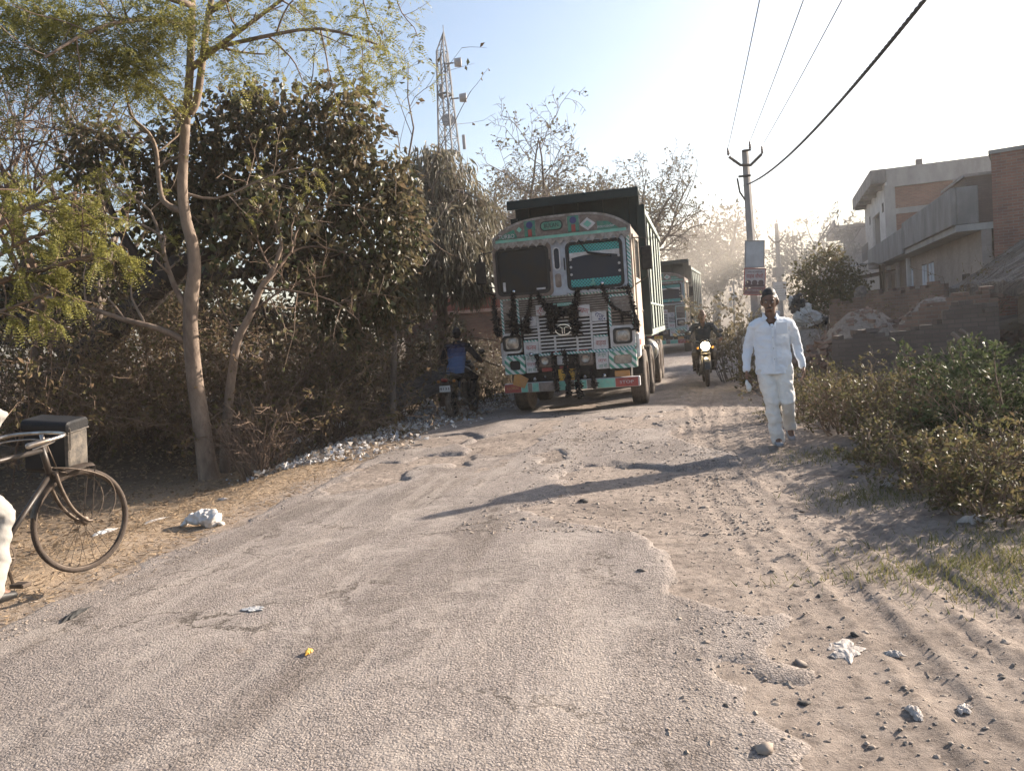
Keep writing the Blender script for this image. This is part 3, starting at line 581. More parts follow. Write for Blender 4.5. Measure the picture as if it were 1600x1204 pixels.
# --- light feathery tree on the far left, and bare twiggy trees behind it
rng = np.random.default_rng(105); base = on_ground(*W(-60, 640, 8.6)[:2]); tl = lambda P: np.asarray(P) - base
tree = thing('feathery_tree', 'low spreading tree with light green feathery crown at the far left above the bicycle', 'tree', base); tr = MB(); br = MB(); tips = []
tr.tube(tl(smooth_path(np.concatenate([[base - [0, 0, .1]], PX([(-55, 560), (-60, 480), (-40, 400)], 8.6)]), 4)), np.linspace(.12, .07, 13), 9)
for pts, r in [([(-40, 400), (0, 350), (60, 320), (120, 300)], .045), ([(-55, 460), (0, 440), (70, 420), (140, 400), (190, 385)], .04), ([(-40, 400), (-20, 330), (0, 250)], .04), ([(-58, 500), (20, 480), (90, 450)], .03), ([(-50, 430), (30, 380), (90, 360), (150, 350)], .03)]:
    ramify(rng, br, tl(smooth_path(PX(pts, [8.6 + .15 * i for i in range(len(pts))]), 3)), r, r * .3, 2, [7, 5], .45, .9, .02, tips, umin=.25, thr=.0045)
tr.build('trunk', M_['bark'], tree, True); br.build('branches', M_['twig'], tree, True)
fo = MB(); C, D = tip_points(rng, tips, 1150); D = D + rng.normal(0, .5, D.shape) + np.array([0, 0, -.2]); D /= np.linalg.norm(D, axis=1, keepdims=True)
fronds(rng, fo, C, D, .09 + .13 * rng.random(len(C)), 9, (.04, .0125), droop=.45); fo.build('crown', M_['leaf_feather'], tree)

def bare_tree(name, label, base_px, d, top_px, seed, mat, r0, lv, nch, leafn=0, lmat=None, lsize=.08, lenf=.6, spread=.85, up=.12, stems=3, width=None, group=None, thr=.008, sink=0.0, cat='tree', blobs=None, blobn=0):
    rng = np.random.default_rng(seed); b = on_ground(*W(base_px[0], base_px[1], d)[:2]); b[2] -= sink; top = W(top_px[0], top_px[1], d)
    o = thing(name, label, cat, b, group=group); tr = MB(); br = MB(); tips = []; Ht = top[2] - b[2]
    P = wander(rng, (0, 0, -.1), nrm(np.array([(top[0] - b[0]) * .5, 0, Ht])), Ht * .42, 6, .06, .03); tr.tube(P, np.linspace(r0, r0 * .72, len(P)), 10); tr.build('trunk', mat, o, True)
    for q in range(stems):
        a = q * 2 * math.pi / stems + rng.random(); wd = (width or .45 * Ht) / max(.1, Ht * .6); d0 = nrm((math.cos(a) * wd, math.sin(a) * wd, 1.0)); p, _ = along(P, .75 + .24 * q / stems)
        ramify(rng, br, wander(rng, p, d0, Ht * .62, 8, .13, .03), r0 * .55, r0 * .12, lv, nch, lenf, spread, up, tips, umin=.2, thr=thr, bend=.2)
    br.build('branches', mat, o)
    if leafn or blobn:
        fo = MB()
        if leafn:
            C, D = tip_points(rng, tips, leafn, .3); D = D + rng.normal(0, .8, D.shape); sz = lsize * (.6 + .8 * rng.random(leafn)); leaves(rng, fo, C, D, sz, sz * .6)
        if blobn:
            C, D = blob_points(rng, [(W(x, y, d + dz) - b, (rx * d / FPX, .8 * rx * d / FPX, ry * d / FPX)) for x, y, rx, ry, dz in blobs], blobn, .35); D = D * .4 + rdirs(rng, blobn, -.4); sz = lsize * (.6 + .8 * rng.random(blobn)); leaves(rng, fo, C, D, sz, sz * .55)
        fo.build('crown', lmat, o)
    return o
bare_tree('bare_tree', 'bare reddish twiggy tree against the sky at the far left edge', (40, 620), 13.5, (60, 40), 201, M_['twig'], .11, 3, [7, 5, 4], 250, M_['leaf_feather'], .06, .55, .8, .1, 5, 2.4)
bare_tree('bare_tree', 'bare grey tree with dense twigs between the slim trunk and the left edge', (150, 640), 15.5, (170, 60), 202, M_['twig_grey'], .12, 3, [7, 5, 4], 300, M_['leaf_olive'], .07, .55, .8, .1, 5, 2.2)
bare_tree('bare_tree', 'sparse wispy tree with a few small leaves left of the lattice tower', (610, 600), 14.0, (610, 110), 203, M_['twig_grey'], .06, 2, [6, 4], 240, M_['leaf_dark'], .085, .5, .7, .1, 4, 1.0, thr=.005)
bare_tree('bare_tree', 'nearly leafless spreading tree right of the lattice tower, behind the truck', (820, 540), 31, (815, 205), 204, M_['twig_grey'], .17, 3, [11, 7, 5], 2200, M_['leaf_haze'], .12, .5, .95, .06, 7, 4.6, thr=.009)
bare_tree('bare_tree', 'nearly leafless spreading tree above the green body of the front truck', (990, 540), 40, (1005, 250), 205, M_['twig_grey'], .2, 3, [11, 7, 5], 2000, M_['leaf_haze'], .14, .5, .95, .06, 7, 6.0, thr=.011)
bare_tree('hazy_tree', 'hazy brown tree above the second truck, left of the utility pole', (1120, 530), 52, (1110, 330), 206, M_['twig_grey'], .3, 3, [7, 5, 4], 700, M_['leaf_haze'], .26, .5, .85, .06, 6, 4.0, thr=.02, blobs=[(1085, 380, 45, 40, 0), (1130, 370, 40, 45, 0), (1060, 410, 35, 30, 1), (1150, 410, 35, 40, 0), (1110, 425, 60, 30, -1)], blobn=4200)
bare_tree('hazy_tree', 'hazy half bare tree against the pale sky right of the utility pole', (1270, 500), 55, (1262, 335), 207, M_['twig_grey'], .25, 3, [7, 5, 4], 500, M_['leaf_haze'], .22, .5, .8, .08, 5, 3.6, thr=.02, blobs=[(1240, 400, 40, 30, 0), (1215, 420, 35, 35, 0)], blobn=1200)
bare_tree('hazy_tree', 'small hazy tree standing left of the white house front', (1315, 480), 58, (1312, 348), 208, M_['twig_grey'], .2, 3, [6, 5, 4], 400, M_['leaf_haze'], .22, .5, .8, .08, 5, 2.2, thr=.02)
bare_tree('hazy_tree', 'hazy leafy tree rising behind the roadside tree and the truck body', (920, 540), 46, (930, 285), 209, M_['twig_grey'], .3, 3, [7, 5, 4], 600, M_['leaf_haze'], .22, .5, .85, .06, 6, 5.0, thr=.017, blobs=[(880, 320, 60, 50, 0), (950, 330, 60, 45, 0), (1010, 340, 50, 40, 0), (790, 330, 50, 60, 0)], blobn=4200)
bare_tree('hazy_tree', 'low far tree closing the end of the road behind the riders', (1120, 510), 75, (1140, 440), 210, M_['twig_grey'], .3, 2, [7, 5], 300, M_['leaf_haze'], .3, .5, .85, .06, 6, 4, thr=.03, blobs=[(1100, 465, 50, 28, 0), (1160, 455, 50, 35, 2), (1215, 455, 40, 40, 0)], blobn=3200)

# --- the grey drooping tree beside the truck
rng = np.random.default_rng(106); dE = 20.5; base = on_ground(*W(690, 570, dE)[:2]); tl = lambda P: np.asarray(P) - base
tree = thing('drooping_tree', 'grey green tree with narrow drooping leaves left of the front truck', 'tree', base); tr = MB(); br = MB(); tips = []
P = smooth_path(np.concatenate([[base - [0, 0, .1]], PX([(692, 500), (684, 430), (690, 360), (695, 300)], dE)]), 4); tr.tube(tl(P), np.linspace(.17, .07, len(P)), 9)
for q in range(11):
    p, t = along(P, .3 + .069 * q); a = q * 2.4; ramify(rng, br, wander(rng, p - base, (math.cos(a) * .9, math.sin(a) * .9, .7), 1.5 + .5 * rng.random(), 7, .15, -.12), .04, .012, 2, [6, 4], .5, .7, -.15, tips, umin=.2, thr=.006)
tr.build('trunk', M_['bark'], tree, True); br.build('branches', M_['twig_grey'], tree)
fo = MB(); sE = dE / FPX
bl = [(tl(W(x, y, dE + dz)), (rx * sE, rx * sE * .9, ry * sE)) for x, y, rx, ry, dz in [(690, 280, 55, 45, 0), (650, 320, 45, 50, -.3), (735, 330, 45, 50, .2), (690, 370, 70, 55, -.4), (640, 400, 45, 50, 0), (745, 400, 40, 55, .1), (700, 440, 60, 40, -.3), (650, 450, 40, 40, 0), (670, 250, 35, 28, 0), (745, 445, 30, 35, 0), (770, 360, 25, 40, .5)]]
C, D = blob_points(rng, bl, 9500, .3); D = D * .28 + rdirs(rng, len(C), -2.2) ; L = .16 + .16 * rng.random(len(C)); leaves(rng, fo, C, D, L, L * .17 + .012, .2, droop=.2)
fo.build('crown', M_['leaf_grey'], tree)

# --- the thicket: dry shrubs under the trees
def shrub(name, label, px, d, h, w, seed, nst, mat, lmat, nleaf, lsize, group=None, cat='shrub', droop=0.0, lv=2, thr=.0045, lean=(0, 0), up=-.02, curl=.22, at=None):
    rng = np.random.default_rng(seed); b = at if at is not None else on_ground(*W(px[0], px[1], d)[:2]); o = thing(name, label, cat, b, group=group); st = MB(); tips = []
    for q in range(nst):
        a = rng.random() * 2 * math.pi; rr = w * .45 * rng.random() ** .5; out = .15 + .75 * rng.random() * w / max(h, .1)
        p0 = np.array([rr * math.cos(a), rr * math.sin(a), -.05]); d0 = nrm((math.cos(a) * out + lean[0], math.sin(a) * out + lean[1], 1.0)); ln = h * (.6 + .55 * rng.random())
        ramify(rng, st, wander(rng, p0, d0, ln, 8, curl * .6, -droop), .012 if h > .7 else .007, .004, lv, [5, 4], .45, .8, up, tips, umin=.25, thr=thr, bend=curl)
    st.build('stem', mat, o)
    if nleaf:
        fo = MB(); C, D = tip_points(rng, tips, nleaf, .05); D = D + rng.normal(0, .7, D.shape); sz = lsize * (.5 + .9 * rng.random(nleaf)); C = C + rng.normal(0, lsize * .4, C.shape); C[:, 2] = np.maximum(C[:, 2], .01); leaves(rng, fo, C, D, sz, sz * .55); fo.build('foliage', lmat, o)
    return o
GT = 'dry shrubs of the thicket under the roadside trees'
for k, (px, d, h, w, ns, lab) in enumerate([((60, 640), 12.2, 2.2, 2.4, 34, 'tangled dry brown shrub behind the bicycle box under the leaning trunk'), ((175, 640), 12.6, 2.1, 2.2, 34, 'dark dry shrub between the leaning trunk and the slim tree'), ((250, 640), 13.4, 2.5, 2.4, 34, 'dry brown shrub directly behind the base of the slim pale trunk'),
        ((420, 660), 12.0, 2.0, 1.6, 40, 'dry tangled shrub right behind the thin crooked young tree'), ((490, 640), 14.4, 2.3, 1.8, 44, 'dense dry shrub with hanging twigs midway between young tree and motorcyclist'), ((545, 625), 16.6, 2.4, 1.8, 40, 'dry shrub with hanging twigs above the heap of litter'),
        ((605, 600), 19.0, 2.6, 1.9, 30, 'leafy dark bush behind the corrugated sheets left of the motorcyclist'), ((340, 650), 13.8, 2.6, 2.4, 36, 'shaded dry shrub seen between the two trunks of the slim and young trees'), ((110, 600), 15.0, 3.0, 3.4, 34, 'tall dry scrub far back under the leaning tree'), ((450, 600), 15.5, 3.0, 3.2, 40, 'tall dark scrub far back behind the young tree'), ((-10, 620), 11.0, 2.4, 2.4, 30, 'brown scrub at the far left edge behind the cyclist')]):
    shrub('dry_shrub', lab, px, d, h, w, 300 + k, ns, M_['twig'], M_['leaf_dark'] if k in (6, 8, 9) else M_['leaf_dry'], 2800 if k not in (6, 8, 9) else 3200, .075 if k not in (6, 8, 9) else .11, GT, droop=.09 if k in (3, 4, 5) else .03)
shrub('dry_shrub', 'bundle of bare pale stems standing between the young tree and the litter', (400, 705), 10.6, 1.1, .5, 320, 26, M_['twig'], None, 0, 0, GT)
# scrub that closes the view far behind the thicket
for k, (x, y, d, rx, ry, lab) in enumerate([(60, 470, 19, 130, 110, 'dark wall of scrub far behind the leaning tree'), (300, 470, 20, 130, 110, 'dark wall of scrub far behind the slim tree'), (520, 470, 21, 120, 100, 'dark wall of scrub far behind the litter heap'), (690, 510, 26, 60, 40, 'pale brown scrub behind the drooping grey tree'), (-140, 450, 18, 120, 130, 'dark wall of scrub beyond the left edge')]):
    rng = np.random.default_rng(340 + k); b = on_ground(*W(x, 560, d)[:2]); o = thing('scrub', lab, 'scrub', b, group='scrub closing the view behind the thicket'); st = MB(); fo = MB(); tips = []
    for q in range(26):
        a = rng.normal(0, .6); ramify(rng, st, wander(rng, (a * rx * d / FPX, rng.normal(0, .5), -.1), (a * .3, 0, 1), ry * 2 * d / FPX * (.6 + .5 * rng.random()), 7, .15), .02, .006, 1, [6], .4, .8, .0, tips, thr=.007)
    st.build('stem', M_['twig'], o)
    C, D = blob_points(rng, [(W(x + rng.normal(0, rx * .5), y + rng.normal(0, ry * .45), d + rng.normal(0, .6)) - b, (rx * .4 * d / FPX, .8, ry * .35 * d / FPX)) for q in range(9)], 7500, .2); C[:, 2] = np.maximum(C[:, 2], .05); sz = .20 * (.5 + .8 * rng.random(len(C))); leaves(rng, fo, C, D * .4 + rdirs(rng, len(C), -.4), sz, sz * .6)
    fo.build('foliage', [M_['leaf_dark'], M_['leaf_dark'], M_['leaf_dark'], M_['leaf_grey'], M_['leaf_dark']][k], o)

# --- right verge: low scrub, weeds, sapling, dark bush
GR = 'low scrub along the dirt track'
for k, (px, d, h, w, ns, nl, mat, lab) in enumerate([((1275, 650), None, .75, .9, 34, 2600, 'leaf_olive', 'low brown green bush right behind the walking man'), ((1345, 672), None, .80, 1.0, 40, 3400, 'leaf_olive', 'rounded brown green bush between the walking man and the tall weeds'), ((1420, 690), None, .62, .8, 34, 2800, 'leaf_olive', 'brown green bush with yellowish tips below the tall green weeds'),
        ((1405, 728), None, .42, .6, 26, 1800, 'leaf_olive', 'small low bush at the edge of the dirt below the rounded bush'), ((1500, 765), None, .50, .75, 34, 2600, 'leaf_olive', 'low bush with pale bare twigs nearest the white litter'), ((1560, 800), None, .50, .7, 34, 2400, 'leaf_olive', 'low bush at the right edge beside the dirt track'), ((1600, 760), None, .55, .8, 30, 2400, 'leaf_olive', 'dark low bush against the right edge under the tall weeds'),
        ((1300, 620), None, .6, .8, 28, 2000, 'leaf_olive', 'dull bush in front of the grey brick wall beside the walking man'), ((1475, 700), None, .7, .9, 34, 2800, 'leaf_olive', 'full brown green bush between the low bush with twigs and the tall weeds'), ((1555, 715), None, .8, .9, 34, 2800, 'leaf_green', 'dark green bush filling the gap under the tall weeds near the right edge'), ((1440, 655), None, .75, .9, 34, 2600, 'leaf_olive', 'olive bush behind the bush with yellowish tips'), ((1240, 640), None, .5, .5, 22, 1200, 'leaf_olive', 'small olive bush close behind the walking man legs'), ((1470, 640), None, .7, .9, 30, 2400, 'leaf_green', 'green bush in front of the broken brick wall')]):
    shrub('low_bush', lab, px, None, h, w, 400 + k, ns, M_['twig'], M_[mat], nl, .042, GR, at=G(*px), lv=2, thr=.003, curl=.28)
for k, (px, d, h, w, ns, lab) in enumerate([((1540, 640), 8.6, 1.0, 1.0, 18, 'tall green weed with long leaves in front of the thatched hut'), ((1590, 660), 7.6, 1.0, .9, 18, 'tall green weed against the right edge below the thatched hut'), ((1490, 620), 9.6, .8, .9, 14, 'middle sized green weed in front of the split branches'), ((1575, 600), 10.2, 1.0, 1.1, 18, 'tall green weed behind the other weeds at the hut wall'), ((1520, 690), 7.6, .6, .7, 14, 'leafy dark green weed between the low bushes and the tall weeds')]):
    shrub('green_weed', lab, px, d, h, w, 430 + k, ns, M_['twig'], M_['leaf_green'], 3200, .06, 'green weeds at the right edge', 'weed', lv=1, thr=.004, curl=.12, up=.1)
shrub('sapling', 'hazy young sapling with upright leafy shoots at the foot of the utility pole', (1150, 590), 18.5, 1.75, .9, 510, 18, M_['twig_grey'], M_['leaf_haze'], 1500, .11, None, 'sapling', lv=1, thr=.007, curl=.1, up=.2)
shrub('low_bush', 'low dusty bush at the foot of the sapling beside the dirt track', (1192, 605), 15.8, .7, .6, 511, 30, M_['twig'], M_['leaf_olive'], 1700, .07, None, 'bush', lv=1, thr=.005)
for k, (px, d, h, w, lab) in enumerate([((664, 560), 22.6, 1.9, 1.7, 'pale dry shrub before the red wall left of the motorcyclist'), ((722, 560), 23.0, 1.6, 1.6, 'pale dry shrub before the red wall right behind the motorcyclist'), ((765, 560), 22.6, 1.5, 1.4, 'pale dry shrub between the motorcyclist and the truck cab')]):
    shrub('dry_shrub', lab, px, d, h, w, 540 + k, 40, M_['twig_grey'], M_['leaf_grey'], 2600, .075, GT, droop=.03, thr=.006)
shrub('green_weed', 'small yellow green weed on the rubbish beside the truck wheel', (762, 585), 17.5, .6, .6, 545, 14, M_['twig'], M_['leaf_olive'], 700, .06, 'green weeds at the right edge', 'weed', lv=1)
rng = np.random.default_rng(520); dK = 27.0; b = on_ground(*W(1290, 500, dK)[:2]); o = thing('dark_bush', 'big dark rounded bush left of the shop row', 'bush', b); st = MB(); tips = []; fo = MB()
for q in range(14): ramify(rng, st, wander(rng, (rng.normal(0, .5), rng.normal(0, .4), -.1), (rng.normal(0, .5), rng.normal(0, .4), 1), 1.9, 6, .15), .03, .01, 1, [6], .5, .8, .05, tips, thr=.008)
C, D = blob_points(rng, [(W(x, y, dK + dz) - b, (rx * dK / FPX, rx * dK / FPX, ry * dK / FPX)) for x, y, rx, ry, dz in [(1285, 425, 42, 38, 0), (1255, 445, 30, 35, .3), (1320, 450, 40, 40, 0), (1290, 470, 50, 35, -.3), (1300, 400, 25, 18, 0), (1340, 480, 30, 25, 0)]], 5200, .35)
sz = .13 * (.6 + .8 * rng.random(len(C))); leaves(rng, fo, C, D * .4 + rdirs(rng, len(C), -.2), sz, sz * .5); st.build('stem', M_['twig'], o); fo.build('foliage', M_['leaf_olive'], o)

for k, (px, d, h, w, lab) in enumerate([((1330, 520), 17.0, 1.7, .9, 'dry weed standing behind the first brick heap'), ((1420, 505), 17.4, 1.9, 1.0, 'dry weed standing between the two brick heaps'), ((1500, 500), 17.0, 2.0, .9, 'dry weed standing before the dark shop window')]):
    shrub('dry_weed', lab, px, d, h, w, 560 + k, 20, M_['twig'], M_['leaf_dry'], 900, .06, 'dry weeds by the brick walls', 'weed', lv=1, thr=.005, curl=.15)
# --- grass, dead leaves and straw (nobody could count them)
rng = np.random.default_rng(530)
def blades(mb, x, y, h, w, mi=0, flat=0.0):
    n = len(x); z = np.array([surf(a, b_) for a, b_ in zip(x, y)]); C = np.stack([x, y, z + .002], -1); D = rdirs(rng, n); D[:, 2] = np.abs(D[:, 2]) * (1 - flat) + .9 * (1 - flat) + .08; D /= np.linalg.norm(D, axis=1, keepdims=True)
    A, _ = frames(rng, D); wv = A * w * .5; tip = C + D * (h * (.5 + .8 * rng.random(n)))[:, None]
    mb.add(np.stack([C - wv, C + wv, tip], 1).reshape(-1, 3), np.arange(n)[:, None] * 3 + np.array([[0, 1, 2]]), mi)
mb = MB(); xs = []; ys = []
for px, sx_, sy_, n_ in [((1370, 775), .28, .22, 900), ((1560, 880), .5, .10, 1300), ((1300, 712), .3, .2, 700), ((1530, 845), .4, .15, 600), ((1590, 915), .3, .15, 700), ((1245, 650), .2, .5, 700)]:
    p = G(*px); xs.append(p[0] + rng.normal(0, sx_, n_)); ys.append(p[1] + rng.normal(0, sy_, n_))
blades(mb, np.concatenate(xs), np.concatenate(ys), .06, .006); tag(mb.build('grass', M_['grass']), 'patches of short dry grass at the right edge of the dirt', kind='stuff')
mb = MB(); n_ = 15000; s0 = 1.5 + 13 * rng.random(n_) ** 1.15; t0 = -4.1 - 2.4 * rng.random(n_) ** .9; x, y = road_xy(s0, t0); blades(mb, x, y, .07, .009, flat=.93)
n2 = 7000; s0 = 3 + 13 * rng.random(n2); t0 = -6.2 - 4.5 * rng.random(n2); x, y = road_xy(s0, t0); z = np.array([surf(a, b_) for a, b_ in zip(x, y)]); D = rdirs(rng, n2); D[:, 2] = np.abs(D[:, 2]) * .35
sz = .03 + .05 * rng.random(n2); leaves(rng, mb, np.stack([x, y, z + .005], -1), D, sz, sz * .6); tag(mb.build('fallen_leaves', M_['dry_straw']), 'dry straw and dead leaves covering the left verge', kind='stuff')
# ------------------------------------------------------------------ houses, walls, poles, tower
HA = R_(19.4)                                        # the row of houses is turned this much from the view
HV = np.array([math.sin(HA), math.cos(HA)]); HW = np.array([math.cos(HA), -math.sin(HA)])
def hw(w, v, z=0.0): return (w * HW[0] + v * HV[0], w * HW[1] + v * HV[1], z)
# house frame: local x = away from the road (w), local y = along the row (v)
def house(name, label, cat, w, v, z=-.3): return thing(name, label, cat, hw(w, v, z), -HA)
M_['brick'] = brickm('red brick', (.31, .155, .11), (.23, .115, .085), (.26, .21, .18), soot=.5)
M_['brick_low'] = brickm('dusty low wall brick', (.26, .165, .125), (.20, .125, .095), (.21, .17, .14), soot=.55)
M_['brick_grey'] = brickm('grey stained brick', (.15, .115, .10), (.11, .088, .078), (.10, .085, .075), soot=.7)
M_['brick_wash'] = brickm('limewashed brick', (.38, .31, .265), (.33, .27, .235), (.34, .29, .25), soot=.3)
M_['white_wall'] = pm('white plaster', (.62, .60, .57), (.47, .45, .43), 1.6, .9, bump=.15, bscale=20, dust=.2, dcol=(.35, .31, .28))
M_['cement'] = pm('weathered cement', (.30, .275, .255), (.19, .175, .165), 1.3, .9, bump=.3, bscale=18, dust=.4, dcol=(.13, .12, .115), stretch=(1, 1, .45))
M_['cement_band'] = pm('pale concrete', (.40, .37, .34), (.28, .26, .24), 1.1, .9, bump=.25, bscale=18, dust=.25, dcol=(.2, .18, .17), stretch=(1, 1, .4))
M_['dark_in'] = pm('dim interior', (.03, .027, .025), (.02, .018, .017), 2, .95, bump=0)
M_['blue_door'] = pm('pale blue painted shutter', (.52, .57, .63), (.42, .46, .52), 3, .6, bump=.1, dust=.25)
M_['wood_dark'] = pm('dark timber', (.075, .05, .035), (.04, .028, .02), 5, .85, bump=.5, bscale=30, stretch=(1, 1, .2))
M_['pink_wall'] = pm('faded red wall paint', (.34, .12, .085), (.25, .085, .06), 2, .9, bump=.2, bscale=20, dust=.25, dcol=(.42, .26, .2))
M_['thatch'] = pm('old thatch', (.22, .18, .15), (.11, .09, .078), 9, .95, bump=1.0, bscale=40, stretch=(6, 1.2, 1.2))
M_['steel'] = pm('grey steel', (.33, .33, .33), (.22, .22, .22), 6, .45, .7, bump=.05)
M_['rust'] = pm('rusty steel', (.15, .08, .045), (.08, .045, .03), 12, .8, .2, bump=.3)

# lower shop row: wall facing the road, recessed openings, slab and parapet that oversail it
h = house('shop_row', 'single storey shop row with grey cement parapet over pale blue shutters', 'shop building', 5.05, 24.25)
mb = MB(); VZ = .3                                   # floor of the row; local z of ground datum
op = [(1.55, 2.35, 1.0, 2.35), (7.2, 8.3, .9, 3.0), (8.7, 9.8, .9, 3.0), (12.0, 13.6, .9, 3.0), (16.0, 17.8, .9, 3.0), (19.3, 21, .9, 3.0)]
y0 = 0
for a, b_, z0, z1 in op:
    mb.box((.12, (y0 + a) / 2, 1.72), (.24, a - y0, 3.44)); mb.box((.12, (a + b_) / 2, z0 / 2), (.24, b_ - a, z0)); mb.box((.12, (a + b_) / 2, (z1 + 3.44) / 2), (.24, b_ - a, 3.44 - z1)); y0 = b_
mb.box((.12, (y0 + 22.5) / 2, 1.72), (.24, 22.5 - y0, 3.44)); mb.box((2.5, 22.38, 1.72), (4.5, .24, 3.44)); mb.box((4.9, 14.2, 1.72), (.24, 16.4, 3.44)); mb.box((2.55, 5.95, 1.72), (4.5, .2, 3.44))
mb.build('wall', M_['brick_wash'], h)
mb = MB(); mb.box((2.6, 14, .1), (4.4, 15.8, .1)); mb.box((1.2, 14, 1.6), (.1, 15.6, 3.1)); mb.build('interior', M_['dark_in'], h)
mb = MB(); mb.box((2.2, 11.3, 3.54), (5.6, 22.6, .18)); mb.build('roof', M_['cement_band'], h)
for a, b_, dz in ((.0, 9.4, .15), (9.46, 22.5, 0)):
    mb = MB(); mb.box((-.63, (a + b_) / 2, 3.98 + dz), (.13, b_ - a, 1.0), ch=.02); mb.box((-.30, a + .065, 3.98 + dz), (.52, .13, 1.0), ch=.02); mb.build('parapet', M_['cement'], h)
for a, b_, z0, z1 in op[1:]:
    d = MB(); d.box((.02, a + (b_ - a) * .24, (z0 + z1) / 2), (.05, (b_ - a) * .40, z1 - z0 - .06), ch=.01); d.build('shutter', M_['blue_door'], h)
    d = MB(); d.box((.02, b_ - (b_ - a) * .22, (z0 + z1) / 2), (.05, (b_ - a) * .38, z1 - z0 - .06), ch=.01); d.build('shutter', M_['blue_door'] if a < 10 else M_['white_wall'], h)
a, b_, z0, z1 = op[0]; d = MB()
for q in (a + .03, b_ - .03): d.box((.0, q, (z0 + z1) / 2), (.1, .06, z1 - z0))
for q in (z0 + .03, z1 - .03): d.box((.0, (a + b_) / 2, q), (.1, b_ - a - .12, .06))
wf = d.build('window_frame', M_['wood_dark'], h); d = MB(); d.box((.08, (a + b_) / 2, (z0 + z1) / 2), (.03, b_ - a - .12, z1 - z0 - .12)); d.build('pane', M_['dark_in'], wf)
for q in range(4):
    d = MB(); d.box((-.3, 11 + q * 3.1, 2.0), (.16, .16, 2.75), ch=.02); d.build('post', M_['brick_wash'] if q % 2 else M_['white_wall'], h)
d = MB(); d.box((-.75, 18.5, 3.10), (1.5, 7.6, .05), M=T4((0, 0, 0), ry=R_(-6))); d.build('awning', M_['rust'], h)

# brick house that closes the row on the right
h = house('brick_house', 'tall red brick house at the right edge beside the shop row', 'house', 5.32, 24.18); h.rotation_euler = (0, 0, -R_(34))
mb = MB(); mb.box((5.0, 2.9, 2.68), (10, 5.8, 5.4)); mb.build('wall', M_['brick'], h)
mb = MB(); mb.box((5.0, 2.9, 5.43), (10.12, 5.9, .1)); mb.build('coping', M_['cement_band'], h)
d = MB(); d.box((-.03, 3.2, 1.75), (.05, 5.2, 3.4)); 
d = MB(); d.box((1.35, -.06, 3.2), (.7, .12, .05)); d.box((1.35, -.3, 3.25), (.62, .5, .04), M=T4((0, 0, 0))); d.build('ledge', M_['cement_band'], h)
# small brown upper room behind the parapet
h = house('roof_room', 'dark brown block between the shop parapet and the brick gable of the two storey house', 'roof room', 6.2, 31.2, 3.3)
mb = MB(); mb.box((2.2, 2, 1.08), (4.6, 4, 2.15)); mb.build('wall', M_['brick_grey'], h); mb = MB(); mb.box((2.2, 2, 2.2), (4.8, 4.2, .1)); mb.build('coping', M_['cement'], h)

# two storey house
h = house('two_storey_house', 'two storey house with white street front and brick gable in concrete frame', 'house', 5.55, 47.2, .25)
Hh = 8.1; mb = MB(); mb.box((5.6, 6, Hh / 2), (11.0, 11.6, Hh)); mb.build('wall', M_['brick'], h)
mb = MB(); mb.box((5.55, -.02 + .1, Hh - .42), (11.25, .3, 1.0)); mb.box((.06, .09, 3.8), (.5, .26, 7.0))
for q in (3.3, 7.3, 10.8): mb.box((q, .1, 3.8), (.42, .24, 6.9))
mb.box((5.5, .11, 5.9), (10.6, .2, .3)); mb.box((5.5, .11, 3.6), (10.6, .2, .35)); mb.build('concrete_frame', M_['cement_band'], h)
mb = MB(); mb.box((-.07, 1.6, 3.9), (.14, 3.2, 7.2)); mb.box((-.07, 9.4, 3.9), (.14, 4.6, 7.2)); mb.box((-.07, 5.1, 6.9), (.14, 4.0, 1.2)); mb.box((-.07, 5.1, 1.9), (.14, 4.0, 3.2)); mb.build('plaster_front', M_['white_wall'], h)
mb = MB(); mb.box((.02, 5.1, 4.9), (.06, 3.9, 2.7)); mb.build('balcony_door', M_['dark_in'], h)
for q in (1.2, 1.6, 8.2, 8.6): mb = MB(); mb.box((-.15, q, 6.3), (.03, .16, .5)); mb.build('vent_slot', M_['dark_in'], h)
mb = MB(); mb.box((-.42, 6, 7.55), (.84, 12.0, .16)); mb.box((-.80, 6, 7.85), (.1, 12.0, .7)); mb.box((-.42, .05, 7.85), (.66, .1, .7))
for q in (1.5, 4.5, 7.5, 10.5): mb.box((-.42, q, 7.36), (.8, .25, .2))
mb.build('roof_eave', M_['cement'], h)
mb = MB(); mb.box((-.45, 5.1, 3.55), (.8, 4.0, .14)); mb.build('balcony', M_['white_wall'], h)
mb = MB()
for q in np.linspace(3.2, 7.0, 20): mb.tube([(-.82, q, 3.62), (-.82, q, 4.6)], .014, 4)
for z in (3.7, 4.15, 4.6): mb.tube([(-.82, 3.1, z), (-.82, 7.1, z)], .02, 5)
mb.build('railing', M_['wood_dark'], h)
rng = np.random.default_rng(41)
for q in (2.4, 2.55, 2.75, 7.1, 7.4, 9.0): 
    mb = MB(); mb.tube([(q, .3 + .1 * rng.random(), Hh), (q + .02, .35, Hh + .5 + .4 * rng.random())], .012, 4); mb.build('rebar', M_['rust'], h)
mb = MB(); mb.box((1.6, .6, Hh + .2), (.3, .3, .5)); mb.build('roof_stub', M_['cement'], h)
